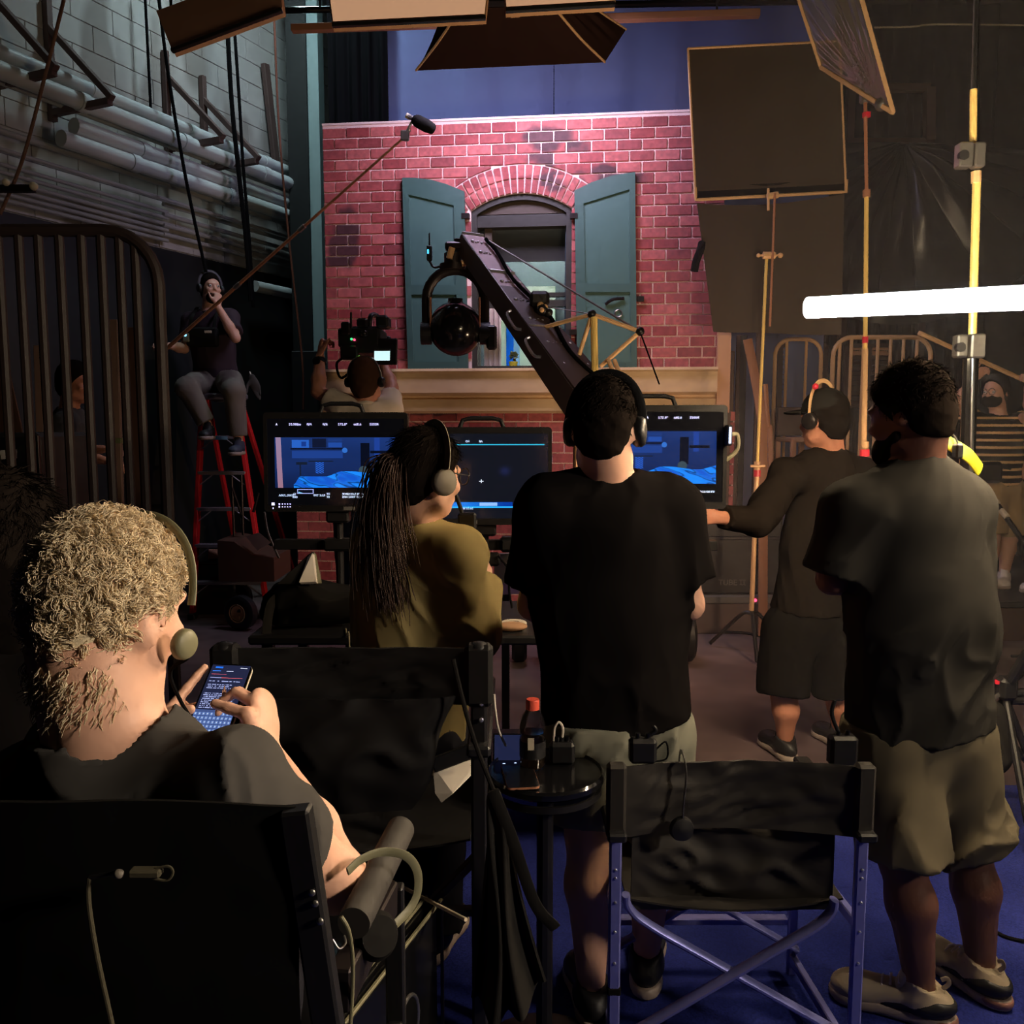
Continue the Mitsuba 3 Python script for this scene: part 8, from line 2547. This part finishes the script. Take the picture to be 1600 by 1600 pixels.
t = thing('cable_clip', 'metal clip with a pale cable on the back of the near left chair', 'clip')
q = P(215, 1363, CYB - 0.05)
part(t, 'jaw', join(box((0.03, 0.012, 0.008), q + V(0.008, 0, 0), 0.003), tube(smooth_path([q + V(0.018, 0, .004), q + V(0.03, 0, 0.006), q + V(0.034, 0, 0), q + V(0.028, 0, -0.008), q + V(0.014, 0, -0.006)]), 0.0014, 6)), 'cable_dim')
part(t, 'pad', ball(q + V(-0.017, -0.003, 0.0), 0.0045, (1.2, 1, 1), 2), 'phone_band')
part(t, 'arm', rod(q + V(-0.02, 0, 0.0), P(140, 1371, CYB - .05), 0.0022), 'black_metal')
part(t, 'cable', tube(smooth_path([P(140, 1371, CYB - .05), P(138, 1395, CYB - .05), P(141, 1430, CYB - .05), P(153, 1500, CYB - .05), P(176, 1605, CYB - .05), P(190, 1680, CYB - .05)]), 0.0024, 8), 'cable_dim')
t = thing('headset', 'olive headset with a wide loop band hanging on the arm of the near left chair', 'headset')
lp = [P(543, 1362, 1.02), P(566, 1342, 1.04), P(600, 1331, 1.06), P(635, 1338, 1.07), P(652, 1362, 1.08), P(652, 1395, 1.08), P(640, 1420, 1.07), P(618, 1444, 1.05)]
part(t, 'headband', tube(smooth_path(lp), 1.0, 10, flat=(0.006, 0.0018, V(0, 1, 0.2))), 'olive_plastic', smooth=50)
part(t, 'ear_pad', lathe([(0, -0.012), (0.024, -0.012), (0.03, 0), (0.024, 0.012), (0, 0.014)], 24, P(588, 1462, 1.03), frame(V(0.5, -0.7, 0.4))), 'soft_black')
part(t, 'cable', tube(smooth_path([P(533, 1432, 0.93), P(545, 1455, 0.93), P(551, 1500, 0.94), P(550, 1560, 0.95), P(545, 1640, 0.95)]), 0.0024, 8), 'olive_plastic')
part(t, 'microphone_boom', tube(smooth_path([P(520, 1468, 0.93), P(530, 1482, 0.93), P(540, 1474, 0.94), P(538, 1462, 0.95)]), 0.0012, 6), 'steel')
t = thing('flight_case', 'glossy black case with a handle hole standing beside the near left chair', 'case')
eA, eB = V(*(on_plane(690, 1405, [0, 0, .59], [0, 0, 1]))), V(*(on_plane(538, 1600, [0, 0, .59], [0, 0, 1])))
ed = unit(eB - eA)
es = V(ed[1], -ed[0], 0)
if es[0] > 0:
    es = -es
Rc = np.stack([-es, ed, V(0, 0, 1)], 1)
if np.linalg.det(Rc) < 0:
    Rc[:, 1] *= -1
Lc = 0.62
cen = eA + ed * Lc / 2 + es * 0.17
part(t, 'shell', box((0.33, Lc - 0.01, 0.575), V(cen[0], cen[1], 0.009 + 0.2875), 0.012, Rc), 'gloss_black')
for o in (0.0, 0.035):
    part(t, 'edge_trim', bar(eA + es * o + V(0, 0, 0.0), eA + ed * Lc + es * o, 0.007, 0.007), 'olive_plastic')
part(t, 'corner_trim', bar(eA, V(eA[0], eA[1], 0.01), 0.007), 'dark_metal')
hq = eA + ed * 0.17 - es * 0.002 + V(0, 0, -0.17)
hr = [hq + ed * 0.045 * math.cos(a) + V(0, 0, 0.06 * math.sin(a)) for a in np.linspace(0, 2 * math.pi, 25)]
part(t, 'handle_rim', tube(hr, 0.004, 8, caps=False), 'steel')
part(t, 'handle_hole', hull([p_ + es * 0.004 for p_ in hr] + [p_ - es * 0.0005 for p_ in hr]), 'canvas_deep')
